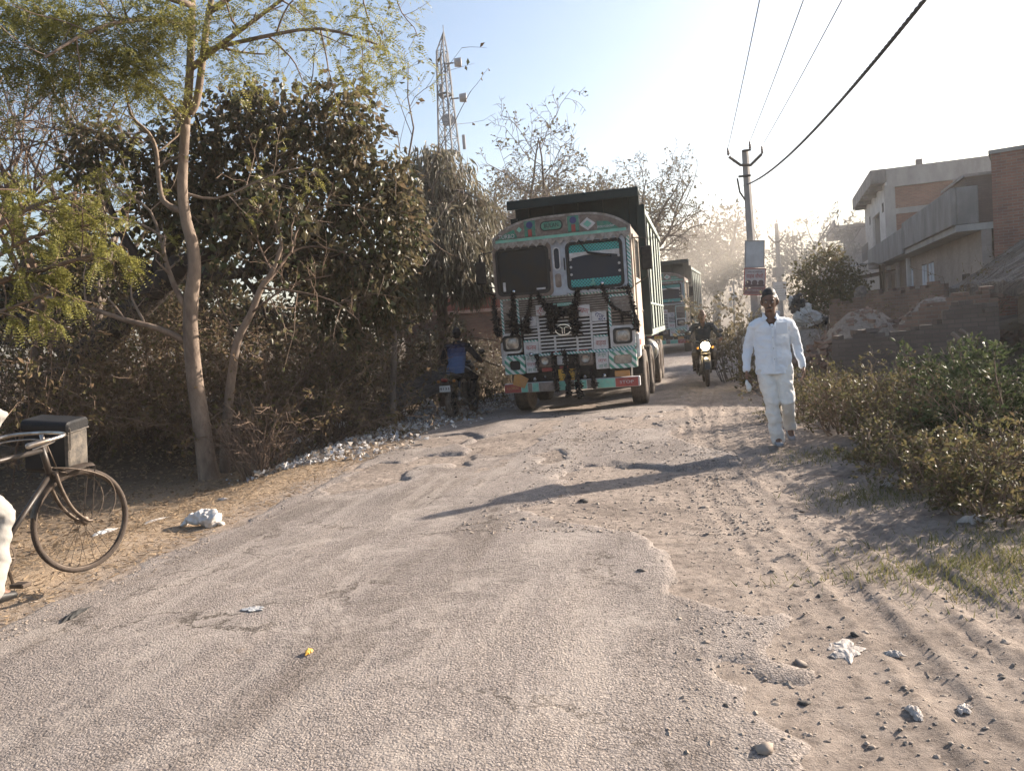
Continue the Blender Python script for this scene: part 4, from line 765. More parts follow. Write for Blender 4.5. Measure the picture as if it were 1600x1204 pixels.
# white house beyond
h = house('white_house', 'far white house with sloping eave left of the two storey house', 'house', 4.9, 60.0, 0.2)
mb = MB(); mb.box((4, 5, 3.2), (8, 10, 6.4)); mb.build('wall', M_['white_wall'], h)
mb = MB(); mb.box((3.4, 5, 6.5), (9.6, 10.8, .25)); mb.box((-1.35, 5, 6.75), (.12, 10.8, .6)); mb.build('roof', M_['cement'], h)
mb = MB(); mb.box((-.03, 2.0, 2.2), (.08, 1.8, 2.6)); mb.build('window', M_['dark_in'], h)
h = house('brick_shed', 'low far brick shed left of the white house behind the dark bush', 'shed', 3.4, 66, 0.2); mb = MB(); mb.box((3, 4, 2.6), (7, 8, 5.2)); mb.build('wall', M_['brick'], h); mb = MB(); mb.box((3, 4, 5.26), (7.4, 8.4, .12)); mb.build('roof', M_['cement'], h)

# brick boundary walls with broken tops
def brick_wall(name, label, P0, P1, h0, h1, th, mat, seed, rough=.12, z0=None):
    rng = np.random.default_rng(seed); P0 = np.array(P0[:2]); P1 = np.array(P1[:2]); L = np.linalg.norm(P1 - P0); a = math.atan2(P1[1] - P0[1], P1[0] - P0[0])
    z = min(gz(*P0), gz(*P1), gz(*((P0 + P1) / 2))) - .25 if z0 is None else z0
    o = thing(name, label, 'wall', (P0[0], P0[1], z), a); n = int(L / .115); top = []
    lvl = 0
    for i in range(n + 1):
        u = i / n
        if rng.random() < .35: lvl = rng.normal(0, rough)
        top.append(round((h0 + (h1 - h0) * u + lvl) / .075) * .075)
    mb = MB()
    for i in range(n):
        x0 = L * i / n; x1 = L * (i + 1) / n - .0; mb.box(((x0 + x1) / 2, rng.normal(0, .004), top[i] / 2), (x1 - x0 + .001, th + rng.normal(0, .004), top[i]))
    o2 = mb.build('masonry', mat, o); mb = MB()
    for i in range(int(L * 5)):
        u = rng.random(); k = min(n - 1, int(u * n)); mb.box((0, 0, 0), (.22, .11, .07), M=T4((u * L, rng.normal(0, .06), top[k] + .03), rz=rng.random() * 3, rx=rng.normal(0, .15)))
    st = mb.build('loose_bricks', mat, o); tag(st, kind='stuff'); return o
brick_wall('brick_wall', 'reddish brick wall with straight top in front of the shop row', W(1300, 500, 21.5), W(1480, 480, 19.0), 2.05, 2.35, .23, M_['brick_low'], 51, .06, z0=-.55)
brick_wall('brick_wall', 'low grey stained brick wall behind the weeds and the low bushes', W(1300, 540, 14.2), W(1560, 520, 13.2), 1.25, 1.62, .23, M_['brick_grey'], 52, .06, z0=-.42)
brick_wall('brick_wall', 'broken brick wall stepping up to the right behind the grey wall', W(1405, 520, 15.0), W(1560, 490, 14.2), 1.55, 2.0, .23, M_['brick_low'], 53, .12, z0=-.42)
for hk, (hx, hy, hd, lab) in enumerate([(1350, 505, 15.6, 'heap of broken bricks on top of the low grey wall'), (1465, 500, 16.4, 'heap of broken bricks before the shop row, right of the other heap')]):
  rng = np.random.default_rng(54 + hk); mb = MB(); p = W(hx, hy, hd); b = on_ground(p[0], p[1])
  for q in range(620):
    u = rng.normal(0, 1, 2) * np.array([.70, .35]); hgt = .95 * math.exp(-(u[0] / .9) ** 2 - (u[1] / .5) ** 2) + .42
    mb.box((0, 0, 0), (.12 + .11 * rng.random(), .10, .065), M=T4((u[0], u[1], hgt * (.75 + .25 * rng.random())), rz=rng.random() * 6, rx=rng.normal(0, .5), ry=rng.normal(0, .5)))
  prof = [(1.35, -.1), (1.1, .45), (.7, 1.0), (.3, 1.32), (0.01, 1.38)]; mb.lathe(prof, 20, 1, M=np.array(Matrix.Diagonal((1, .55, 1, 1))))
  o = mb.build('rubble', [M_['brick_low'], M_['ground']]); o.location = b + np.array([0, 0, .18 + .1 * hk]); tag(o, lab, kind='stuff')
# hut with thatched roof
h = thing('thatched_hut', 'mud brick hut with grey thatched roof at the right edge', 'hut', hw(4.95, 15.6, -.3), -HA)
RXF0 = np.array(Matrix.Rotation(R_(90), 4, 'X')); M_['thatch_straw'] = leafm('weathered thatch straw', [(.20, .165, .14), (.27, .22, .185), (.13, .11, .095)], .9, .1, .1)
mb = MB(); mb.box((2.0, 3.0, 1.3), (3.6, 5.6, 2.6)); mb.prism([(.2, 2.6), (3.8, 2.6), (2.0, 3.8)], -5.5, M=T4((0, .25, 0)) @ RXF0); mb.build('wall', M_['brick_wash'], h)
mb = MB(); rng = np.random.default_rng(55); nx, ny = 60, 34; Xg, Yg = np.meshgrid(np.linspace(-.55, 6.4, nx), np.linspace(-1.0, 2.0, ny), indexing='ij'); sl = (Yg + 1.0) / 3.0
Zt = 1.95 + sl * 2.0 - .55 * np.exp(-((Xg + .55) / .35) ** 2) + .10 * (vnoise(Xg * 5, Yg * 2, 3) - .5) + .05 * (vnoise(Xg * 20, Yg * 4, 9) - .5) + .35 * sl * sstep(-.5, 1.2, Xg)
top = np.stack([Xg + .012 * rng.normal(0, 1, Xg.shape), Yg + .5 * sl - .16 * (sl < .02) * rng.random(Xg.shape), Zt], -1); bot = top - np.array([0, -.03, .26]); i = np.arange(nx - 1)[:, None] * ny; j = np.arange(ny - 1)[None, :]
Fq = np.stack([i + j, i + j + ny, i + j + ny + 1, i + j + 1], -1).reshape(-1, 4); mb.add(top.reshape(-1, 3), Fq); mb.add(bot.reshape(-1, 3), Fq[:, ::-1])
e0 = np.arange(nx) * ny; mb.add(np.concatenate([top.reshape(-1, 3)[e0], bot.reshape(-1, 3)[e0]]), np.array([[q, nx + q, nx + q + 1, q + 1] for q in range(nx - 1)]))
e1 = np.arange(ny); mb.add(np.concatenate([top.reshape(-1, 3)[e1], bot.reshape(-1, 3)[e1]]), np.array([[q, q + 1, ny + q + 1, ny + q] for q in range(ny - 1)]))
mb.add(top.reshape(-1, 3) * np.array([1, -1, 1]) + np.array([0, 5.0, 0]), Fq[:, ::-1]); mb.v = [q[:, [1, 0, 2]] for q in mb.v]; mb.build('thatch_roof', M_['thatch'], h)
mb = MB(); n_ = 5200; u = rng.random(n_); x = -.6 + 7 * u; yy = -1.05 + 3 * rng.random(n_); yq = yy; yy = yy + .5 * (yy + 1) / 3; zz = 1.95 + (yq + 1) / 3 * 2.0 + .35 * (yq + 1) / 3 * sstep(-.5, 1.2, x) - .55 * np.exp(-((x + .55) / .35) ** 2) + .02
D = np.stack([rng.normal(0, .25, n_), -np.ones(n_), -.75 + rng.normal(0, .12, n_)], -1); D /= np.linalg.norm(D, axis=1, keepdims=True); A, _ = frames(rng, D); C = np.stack([x, yy, zz], -1); L = .25 + .3 * rng.random(n_)
mb.add(np.stack([C - A * .006, C + A * .006, C + D * L[:, None]], 1).reshape(-1, 3), np.arange(n_)[:, None] * 3 + np.array([[0, 1, 2]])); mb.v = [q[:, [1, 0, 2]] for q in mb.v]; tag(mb.build('straw', M_['thatch_straw'], h), kind='stuff')
mb = MB(); mb.tube([(.75, -.85, 0), (.76, -.84, 1.0), (.72, -.85, 2.2)], [.05, .045, .04], 8); mb.build('post', M_['wood_dark'], h)
# faded red boundary wall behind the motorcyclist
p0, p1 = W(630, 500, 25.0), W(800, 490, 25.5); L = np.linalg.norm((p1 - p0)[:2]); o = thing('red_wall', 'low faded red wall with pale bands behind the motorcyclist and the truck', 'wall', on_ground(p0[0], p0[1]), math.atan2(p1[1] - p0[1], p1[0] - p0[0]))
zt = W(715, 462, 25.2)[2] - gz(p0[0], p0[1]); mb = MB(); mb.box((L / 2, .1, zt / 2 - .2), (L, .2, zt + .3)); mb.build('wall', M_['brick_low'], o); mb = MB(); mb.box((L / 2, .085, zt - .27), (L + .01, .21, .42)); mb.build('red_field', M_['pink_wall'], o); mb = MB(); M_['pink_band'] = pm('pale pink band', (.52, .36, .29), (.42, .27, .21), 3, .85, bump=.15, dust=.3)
mb.box((L / 2, .08, zt - .02), (L + .06, .34, .09)); mb.box((L / 2, .07, zt - .52), (L + .02, .3, .1)); mb.build('band', M_['pink_band'], o)

# utility poles
M_['concrete_pole'] = pm('pole concrete', (.34, .315, .30), (.25, .235, .225), 2, .9, bump=.2, bscale=25, dust=.2)
M_['iron'] = pm('dark iron', (.10, .085, .075), (.06, .05, .045), 6, .7, .4, bump=.1); M_['porcelain'] = pm('brown porcelain', (.12, .08, .07), None, 5, .3, bump=0)
M_['cable'] = pm('black cable', (.05, .048, .048), (.035, .034, .034), 3, .6, bump=0); M_['wire'] = pm('weathered wire', (.09, .088, .088), None, 3, .5, .6, bump=0)
M_['board'] = pm('white sheet board', (.56, .55, .55), (.45, .44, .44), 2, .7, bump=.1, dust=.2, dcol=(.4, .36, .33))
D1 = 25.0
def pole_base(px, py, d, h):
    p = W(px, py, d); return p, on_ground(p[0], p[1], -.2)
tp = W(1164, 234, D1); bpz = W(1187, 556, D1); base = np.array([bpz[0], bpz[1], gz(bpz[0], bpz[1]) - .3])
pole = thing('utility_pole', 'concrete utility pole with V shaped cross arm and two boards beside the track', 'utility pole', base); ax = nrm(tp - bpz)
P = [np.zeros(3), ax * 2.5, ax * 5.0, tp - base]
mb = MB(); mb.tube(P, [.185, .165, .135, .115], 4, M=None); mb.build('shaft', M_['concrete_pole'], pole, bevel=.02)
def px_len(n_, d=D1): return n_ * d / FPX
tl = lambda q: np.asarray(q) - base
mb = MB(); arm = [W(1139, 245, D1 - .12), W(1157, 258, D1 - .14), W(1173, 258, D1 - .14), W(1190, 241, D1 - .12)]; mb.tube([tl(q) for q in arm], .045, 4); mb.build('cross_arm', M_['iron'], pole)
mb = MB(); mb.tube([tl(W(1154, 276, D1 - .14)), tl(W(1173, 274, D1 - .14))], .035, 4); mb.build('bracket', M_['iron'], pole)
mb = MB(); mb.tube([tl(W(1160, 236, D1 - .14)), tl(W(1173, 234, D1 - .14))], .035, 4); mb.build('bracket', M_['iron'], pole)
ins = [W(1138, 243, D1 - .12), W(1172, 233, D1 - .12), W(1191, 240, D1 - .12)]
for q in ins:
    mb = MB(); mb.lathe([(.0, -.02), (.02, 0), (.05, .05), (.025, .08), (.05, .12), (.025, .15), (.04, .19), (.012, .24), (0, .28)], 10); o = mb.build('insulator', M_['porcelain'], pole, True); o.location = tl(q)
mb = MB(); mb.tube([tl(W(1152, 279, D1 - .1)), tl(W(1156, 300, D1 - .16)), tl(W(1164, 312, D1 - .16))], .03, 5); mb.build('stay', M_['iron'], pole)
def board_frame(cx, cy, w_, h_, d, tilt, name, label, mat, cat='sign'):
    c = W(cx, cy, d); o = thing(name, label, cat, c, -.12); Mx = np.array(Matrix.Rotation(tilt, 4, 'Y')); mb = MB(); mb.box((0, 0, 0), (w_, .02, h_), M=Mx); mb.build('panel', mat, o); return o, Mx
pb, Mx = board_frame(1179, 397, px_len(28), px_len(40), D1 - .3, R_(4), 'notice_board', 'blank weathered white board tied to the concrete pole above the poster', M_['board'])
fr = MB(); w_, h_ = px_len(28), px_len(40)
for sx in (-1, 1): fr.box((sx * w_ / 2, -.01, 0), (.03, .04, h_ + .03), M=Mx)
for sz_ in (-1, 1): fr.box((0, -.01, sz_ * h_ / 2), (w_ - .03, .04, .03), M=Mx)
fr.build('frame', M_['cement_band'], pb)
M_['poster_bg'] = pm('poster paper', (.60, .50, .47), (.50, .40, .38), 4, .7, bump=0); M_['poster_red'] = pm('poster red ink', (.42, .06, .05), (.36, .05, .05), 6, .7, bump=0); M_['poster_dark'] = pm('poster dark print', (.16, .09, .09), (.12, .07, .07), 6, .7, bump=0); M_['poster_low'] = pm('poster lower field', (.30, .15, .14), (.24, .12, .11), 5, .7, bump=0)
pw, ph = px_len(31), px_len(40); po, Mx = board_frame(1179, 440, pw, ph, D1 - .38, R_(5), 'poster', 'red and white poster with portraits and large lettering on the concrete pole', M_['poster_bg'], 'poster')
RX = np.array(Matrix.Rotation(R_(90), 4, 'X')); mb = MB()
for sx in (-1, 1): mb.box((sx * pw / 2, -.012, 0), (.022, .03, ph + .02), M=Mx)
for sz_ in (-1, 1): mb.box((0, -.012, sz_ * ph / 2), (pw - .022, .03, .022), M=Mx)
mb.build('border', M_['poster_red'], po); mb = MB(); mb.box((0, -.013, -ph * .34), (pw - .03, .004, ph * .27), M=Mx); mb.build('lower_field', M_['poster_low'], po)
tm = text_mb('साहब चौधरी', .17, Mx @ T4((0, -.014, ph * .20)) @ RX, .002, pw * .82); tm.build('lettering', M_['poster_red'], po)
tm = text_mb('आपका भाई आपका साथी', .06, Mx @ T4((0, -.014, ph * .37)) @ RX, .002, pw * .7); tm.build('lettering', M_['poster_dark'], po)
tm = text_mb('जिला पंचायत सदस्य', .08, Mx @ T4((0, -.018, -ph * .33)) @ RX, .002, pw * .75); tm.build('lettering', M_['poster_bg'], po)
for q, x in enumerate((-.30, 0, .30)):
    mb = MB(); 
    mb.lathe([(0, 0), (.075, 0), (.085, .004), (0, .004)], 16, M=Mx @ T4((x * pw, -.012, -ph * .04)) @ RX); mb.box((x * pw, -.014, -ph * .15), (.2, .004, .07), M=Mx); mb.build('portrait', M_['poster_dark'], po)
# second pole
D2 = 46.8; tp2 = W(1213, 349, D2); b2 = W(1222, 520, D2); base2 = np.array([b2[0], b2[1], gz(b2[0], b2[1]) - .2]); pole2 = thing('utility_pole', 'far hazy utility pole with switch box behind the front pole', 'utility pole', base2); t2 = lambda q: np.asarray(q) - base2
mb = MB(); mb.tube([np.zeros(3), t2(tp2) * .5, t2(tp2)], [.18, .15, .12], 6); mb.build('shaft', M_['concrete_pole'], pole2)
mb = MB(); mb.tube([t2(W(1200, 368, D2 - .1)), t2(W(1209, 378, D2 - .15)), t2(W(1217, 378, D2 - .15)), t2(W(1227, 366, D2 - .1))], .05, 4); mb.build('cross_arm', M_['iron'], pole2)
mb = MB(); mb.box(t2(W(1216, 425, D2 - .35)), (.6, .3, .55), ch=.02); mb.build('switch_box', M_['cement'], pole2)
for q in (W(1200, 366, D2 - .1), W(1213, 348, D2 - .1), W(1227, 364, D2 - .1)):
    mb = MB(); mb.lathe([(.0, -.02), (.05, .05), (.03, .1), (.05, .15), (.012, .24)], 8); o = mb.build('insulator', M_['porcelain'], pole2, True); o.location = t2(q)
o, _ = board_frame(1218, 455, 20 * D2 / FPX, 28 * D2 / FPX, D2 - .45, R_(3), 'notice_board', 'faded white notice board with lines on the far pole', M_['board'])
mb = MB()
for q in range(5): mb.box((0, -.014, .3 - q * .14), (.5, .006, .025))
mb.build('lettering', M_['cement'], o)
# wires
prev = np.array([-1.3, -14.0])
def wire(name, label, A, B, sag, r, mat, n=40, cat='wire', wob=0.0):
    u = np.linspace(0, 1, n)[:, None]; P = A * (1 - u) + B * u - np.array([0, 0, 4 * sag]) * u * (1 - u); mb = MB()
    if wob > 0: P = P + wob * np.stack([np.sin(u[:, 0] * 190), np.cos(u[:, 0] * 190) * .5, np.cos(u[:, 0] * 150)], -1)
    c = P[0].copy(); mb.tube(P - c, r, 6, cap=True); o = mb.build(name, mat, None, True); o.location = c; tag(o, label, cat); return o
off = np.array([HW[0], HW[1], 0])
for q, (a, k, lab) in enumerate(zip(ins, (-.95, .1, 1.05), ('thin wire from the left insulator of the front pole, leftmost in the sky', 'thin wire from the top insulator of the front pole, between the other two', 'thin wire from the right insulator of the front pole beside the thick cable'))):
    A = a + np.array([0, 0, .22]); B = np.array([prev[0], prev[1], 6.4]) + off * (k * .9) + np.array([0, 0, .3 * (q == 1)]); wire('overhead_wire', lab, A, B, .35, .009, M_['wire'])
    wire('overhead_wire', ('hazy thin wire between both poles, leftmost', 'hazy thin wire between the pole tops', 'hazy thin wire between both poles, rightmost')[q], A, (W(1200, 364, D2), W(1213, 345, D2), W(1227, 362, D2))[q] + np.array([0, 0, .2]), .35, .007, M_['wire'])
A = W(1168, 288, D1 - .2); B = np.array([prev[0] + .9, prev[1], 5.9]); u = np.linspace(0, 1, 1500)[:, None]; P = A * (1 - u) + B * u - np.array([0, 0, 4 * 1.35]) * u * (1 - u); mb = MB()
for q in range(3):
    ph = u[:, 0] * 2 * math.pi * 95 + q * 2 * math.pi / 3; mb.tube(P - A + .013 * np.stack([np.cos(ph), .2 * np.cos(ph), np.sin(ph)], -1), .0125, 5)
o = mb.build('power_cable', M_['cable'], None, True); o.location = A; tag(o, 'thick twisted black cable sagging from the front pole to the upper right', 'cable')
wire('power_cable', 'thin dark cable drooping from the front pole to the far pole', W(1172, 335, D1 - .1), W(1210, 392, D2 - .2), .9, .014, M_['cable'], 40, 'cable')
# lattice tower
DT = 62.0; M_['tower'] = pm('galvanised lattice', (.13, .135, .15), (.10, .105, .115), 3, .6, .3, bump=0); M_['dish'] = pm('dish drum', (.34, .33, .34), None, 3, .7, bump=0)
p = W(722, 520, DT); b = on_ground(p[0], p[1], -.2); tow = thing('lattice_tower', 'tall grey lattice telecom tower with drum antennas behind the trees', 'tower', b)
topc = W(692, 80, DT) - b; k0 = W(724, 300, DT) - b; mb = MB()
def leg(q, z): 
    u = z / topc[2]; wd = 1.25 * (1 - u) + .42; c = np.array([topc[0] * u * .78, 0, z]); a = .35 + q * math.pi / 2; return c + wd * np.array([math.cos(a), math.sin(a), 0])
zs = list(np.linspace(0, topc[2], 22))
for q in range(4): mb.tube([leg(q, z) for z in zs], .075, 4)
mb.build('leg_frame', M_['tower'], tow); mb = MB()
for a_, b_ in zip(zs[:-1], zs[1:]):
    for q in range(4):
        mb.tube([leg(q, a_), leg((q + 1) % 4, b_)], .03, 3); mb.tube([leg(q, b_), leg((q + 1) % 4, b_)], .03, 3); mb.tube([leg((q + 1) % 4, a_), leg(q, b_)], .022, 3)
mb.build('lattice', M_['tower'], tow); mb = MB(); apex = W(693, 50, DT) - b
for q in range(4): mb.tube([leg(q, zs[-1]), apex], .05, 4)
mb.tube([apex, apex + [0, 0, .5]], .03, 4)
for f in (.3, .6):
    for q in range(4): mb.tube([leg(q, zs[-1]) * (1 - f) + apex * f, leg((q + 1) % 4, zs[-1]) * (1 - f) + apex * f], .025, 3)
mb.build('spire', M_['tower'], tow)
for x, y in ((714, 98), (722, 153)):
    c = W(x, y, DT) - b; mb = MB(); mb.lathe([(0, 0), (.30, .02), (.36, .55), (.0, .58)], 16, M=T4(c - [.22, 0, 0], ry=R_(90))); o = mb.build('drum_antenna', M_['dish'], tow); mb = MB(); mb.tube([c + [-.25, 0, 0], c + [-.9, 0, -.02]], .06, 5); mb.tube([c + [-.75, 0, .7], c + [-.75, 0, -.7]], .05, 5); mb.build('mount', M_['tower'], tow)
for z in (zs[-4], zs[-8], zs[-12], zs[-16]):
    mb = MB()
    for q in range(4): mb.tube([leg(q, z) * 1.0, leg((q + 1) % 4, z)], .09, 4)
    mb.build('platform', M_['tower'], tow)
c = W(701, 190, DT) - b; mb = MB(); mb.lathe([(0, 0), (.45, .12), (.5, .3), (0, .3)], 18, M=T4(c, rx=R_(75))); mb.build('dish_antenna', M_['dish'], tow)
for x, y in ((690, 143), (725, 222)): 
    c = W(x, y, DT) - b; mb = MB(); mb.box(c, (.25, .2, 1.1), ch=.04); mb.tube([c, c * np.array([.97, 1, 1])], .03, 4); mb.build('panel_antenna', M_['dish'], tow)
# ------------------------------------------------------------------ the decorated tipper trucks
def stripem(name, c1, c2, scale, ang, dust=.25, bw='X'):
    m, n, l, b, _ = _new(name); tc = n.new('ShaderNodeTexCoord'); mp = n.new('ShaderNodeMapping'); mp.inputs['Rotation'].default_value = (0, ang, 0); l.new(tc.outputs['Object'], mp.inputs[0])
    w = n.new('ShaderNodeTexWave'); w.bands_direction = bw; w.inputs['Scale'].default_value = scale; w.inputs['Distortion'].default_value = .15; l.new(mp.outputs[0], w.inputs['Vector'])
    r = ramp(n, [(.46, c1), (.54, c2)]); l.new(w.outputs[0], r.inputs[0]); t = noise(n, l, tc.outputs['Object'], 9, 7, .7); r2 = ramp(n, [(.45, (0, 0, 0)), (.7, (dust * 2, dust * 2, dust * 2))]); l.new(t.outputs[0], r2.inputs[0])
    l.new(mixc(n, l, r2.outputs[0], r.outputs[0], (.33, .27, .22)), b.inputs['Base Color']); b.inputs['Roughness'].default_value = .6; return m
def gridm(name, c1, c2, scale):
    m, n, l, b, _ = _new(name); tc = n.new('ShaderNodeTexCoord'); k = n.new('ShaderNodeTexChecker'); k.inputs['Scale'].default_value = scale; l.new(tc.outputs['Object'], k.inputs[0]); k.inputs[1].default_value = c4(c1); k.inputs[2].default_value = c4(c2)
    l.new(k.outputs[0], b.inputs['Base Color']); b.inputs['Roughness'].default_value = .6; return m
M_['cab'] = pm('worn cab paint', (.30, .25, .22), (.15, .115, .10), 7, .6, .15, bump=.2, dust=.55, dcol=(.15, .11, .085))
M_['cab_side'] = pm('dusty cream cab side', (.52, .45, .36), (.40, .33, .26), 4, .7, bump=.1, dust=.4, dcol=(.40, .32, .24))
M_['cab_blue'] = pm('pale blue grey trim', (.36, .40, .46), (.26, .28, .33), 6, .5, .3, bump=.1, dust=.3)
M_['cab_white'] = pm('white cab panel', (.64, .64, .66), (.48, .47, .47), 7, .5, bump=.05, dust=.4, dcol=(.27, .22, .19))
M_['steelband'] = pm('bright trim strip', (.36, .33, .31), (.17, .14, .125), 12, .45, .6, bump=.05, dust=.45, dcol=(.17, .13, .10))
M_['chrome'] = pm('chrome', (.75, .75, .75), (.6, .6, .6), 8, .18, 1.0, bump=0)
M_['black_part'] = pm('black chassis', (.014, .013, .012), (.024, .021, .019), 5, .85, bump=.1, dust=.25, dcol=(.14, .11, .09))
M_['slot'] = pm('grille shadow gap', (.012, .011, .011), None, 4, .9, bump=0)
M_['rubber'] = pm('black rubber', (.025, .024, .023), None, 6, .7, bump=.1)
M_['glass'] = pm('dark windscreen', (.022, .022, .028), (.03, .024, .02), 3, .14, bump=0, spec=.10)
M_['glass_blue'] = pm('dark blue windscreen', (.025, .032, .05), (.03, .034, .045), 2, .14, bump=0, spec=.10)
M_['lens'] = pm('headlamp glass', (.40, .36, .32), (.22, .19, .17), 16, .15, .5, bump=.3, bscale=90)
M_['green_paint'] = pm('green sign paint', (.03, .22, .15), (.025, .15, .11), 6, .5, bump=0, dust=.3)
M_['teal_paint'] = pm('turquoise reflective strip', (.16, .48, .38), (.12, .36, .29), 7, .45, bump=0, dust=.35)
M_['red_paint'] = pm('red sign paint', (.34, .045, .038), (.25, .04, .035), 6, .5, bump=0, dust=.2)
M_['orange_paint'] = pm('faded orange flap', (.50, .23, .05), (.35, .17, .06), 6, .6, bump=.1, dust=.3)
M_['yellow_plate'] = pm('yellow number plate', (.72, .40, .03), (.58, .32, .04), 6, .5, bump=0, dust=.2)
M_['blue_ink'] = pm('blue sign paint', (.05, .05, .16), None, 6, .5, bump=0)
M_['black_ink'] = pm('black sign paint', (.02, .02, .02), None, 6, .5, bump=0)
M_['chevron'] = stripem('green and white chevrons', (.04, .24, .17), (.58, .60, .58), 3.4, R_(45))
M_['chevron_fine'] = stripem('fine green and white chevrons', (.05, .30, .24), (.62, .66, .70), 7, R_(40))
M_['lace'] = gridm('teal lace curtain', (.05, .40, .36), (.02, .10, .12), 36)
M_['tinsel'] = pm('black tinsel', (.012, .010, .010), (.022, .016, .015), 9, .85, bump=0)
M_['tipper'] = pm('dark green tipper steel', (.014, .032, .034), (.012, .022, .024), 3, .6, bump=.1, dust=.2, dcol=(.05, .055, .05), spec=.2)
M_['tipper_rib'] = pm('dusty sunlit green tipper rib', (.34, .42, .37), (.22, .30, .26), 5, .6, bump=.1, dust=.45, dcol=(.36, .32, .26))  # besides dust, the pale tone paints in sunlight on the outer faces
M_['tyre'] = pm('dusty tyre', (.075, .062, .052), (.045, .038, .033), 7, .9, bump=.3, bscale=60, dust=.5, dcol=(.25, .195, .15))
M_['rim'] = pm('dusty wheel rim', (.30, .22, .17), (.19, .14, .11), 8, .7, .2, bump=.1, dust=.4)
TX, TY = 1.05, 13.9; TZ = -.10
def fx(px): return (px - 890) / 93.3
def fz(px, py):
    s_ = FPX / (TY - fx(px) * .2368); return 1.60 - (py - (505 - .0787 * (px - 890))) / s_
def fp(px, py, y=0.0): return np.array([fx(px), y, fz(px, py)])
RXF = np.array(Matrix.Rotation(R_(90), 4, 'X'))          # local xy -> front plane (x, z), facing -y
def wheel(parent, x, y, r=.52, w=.30, dual=False, sgn=1):
    M = T4((x, y, r), ry=R_(90) * sgn)
    mb = MB(); prof = [(r * .56, -w / 2), (r * .80, -w / 2), (r * .95, -w * .46), (r, -w * .36)]
    for q in np.linspace(-.3, .3, 7): prof += [(r, q * w - .012), (r - .018, q * w - .008), (r - .018, q * w + .008), (r, q * w + .012)]
    prof += [(r, w * .36), (r * .95, w * .46), (r * .80, w / 2), (r * .56, w / 2)]; mb.lathe(prof, 40, M=M)
    wt = mb.build('wheel', M_['tyre'], parent, True); mb = MB()
    mb.lathe([(r * .57, w * .5), (r * .55, w * .46), (r * .50, w * .30), (r * .40, w * .14), (r * .28, w * .10), (r * .26, w * .34), (r * .2, w * .42), (.0, w * .43)], 32, M=M)
    mb.lathe([(r * .57, -w * .5), (r * .5, -w * .2), (.0, -w * .2)], 24, M=M)
    for q in range(10):
        a = q * 2 * math.pi / 10; mb.tube([(r * .34 * math.cos(a), r * .34 * math.sin(a), w * .08), (r * .34 * math.cos(a), r * .34 * math.sin(a), w * .26)], .016, 6, M=M)
    mb.build('rim', M_['rim'], wt, True); return wt
def tinsel(parent, P, r, seed, name='garland'):
    rng = np.random.default_rng(seed); P = smooth_path(np.array(P), 5); mb = MB(); R = np.interp(np.linspace(0, 1, len(P)), np.linspace(0, 1, len(r)), r) if not np.isscalar(r) else np.full(len(P), r)
    mb.tube(P, R * .45, 6)
    n_ = int(90 * len(P) / 6); i = rng.integers(0, len(P), n_); D = rdirs(rng, n_, -.3); C = P[i] + rng.normal(0, .01, (n_, 3)); leaves(rng, mb, C, D, R[i] * 1.7 * (.6 + .6 * rng.random(n_)), R[i] * .8, .2)
    return mb.build(name, M_['tinsel'], parent)
def panel(parent, name, mat, px0, py0, px1, py1, y, th, ch=.008):
    """flat front panel between two pixel corners"""
    xm = (px0 + px1) / 2; x0, x1 = fx(px0), fx(px1); z1 = fz(xm, py0); z0 = fz(xm, py1); mb = MB(); mb.box(((x0 + x1) / 2, y, (z0 + z1) / 2), (x1 - x0, th, z1 - z0), ch=ch); return mb.build(name, mat, parent)
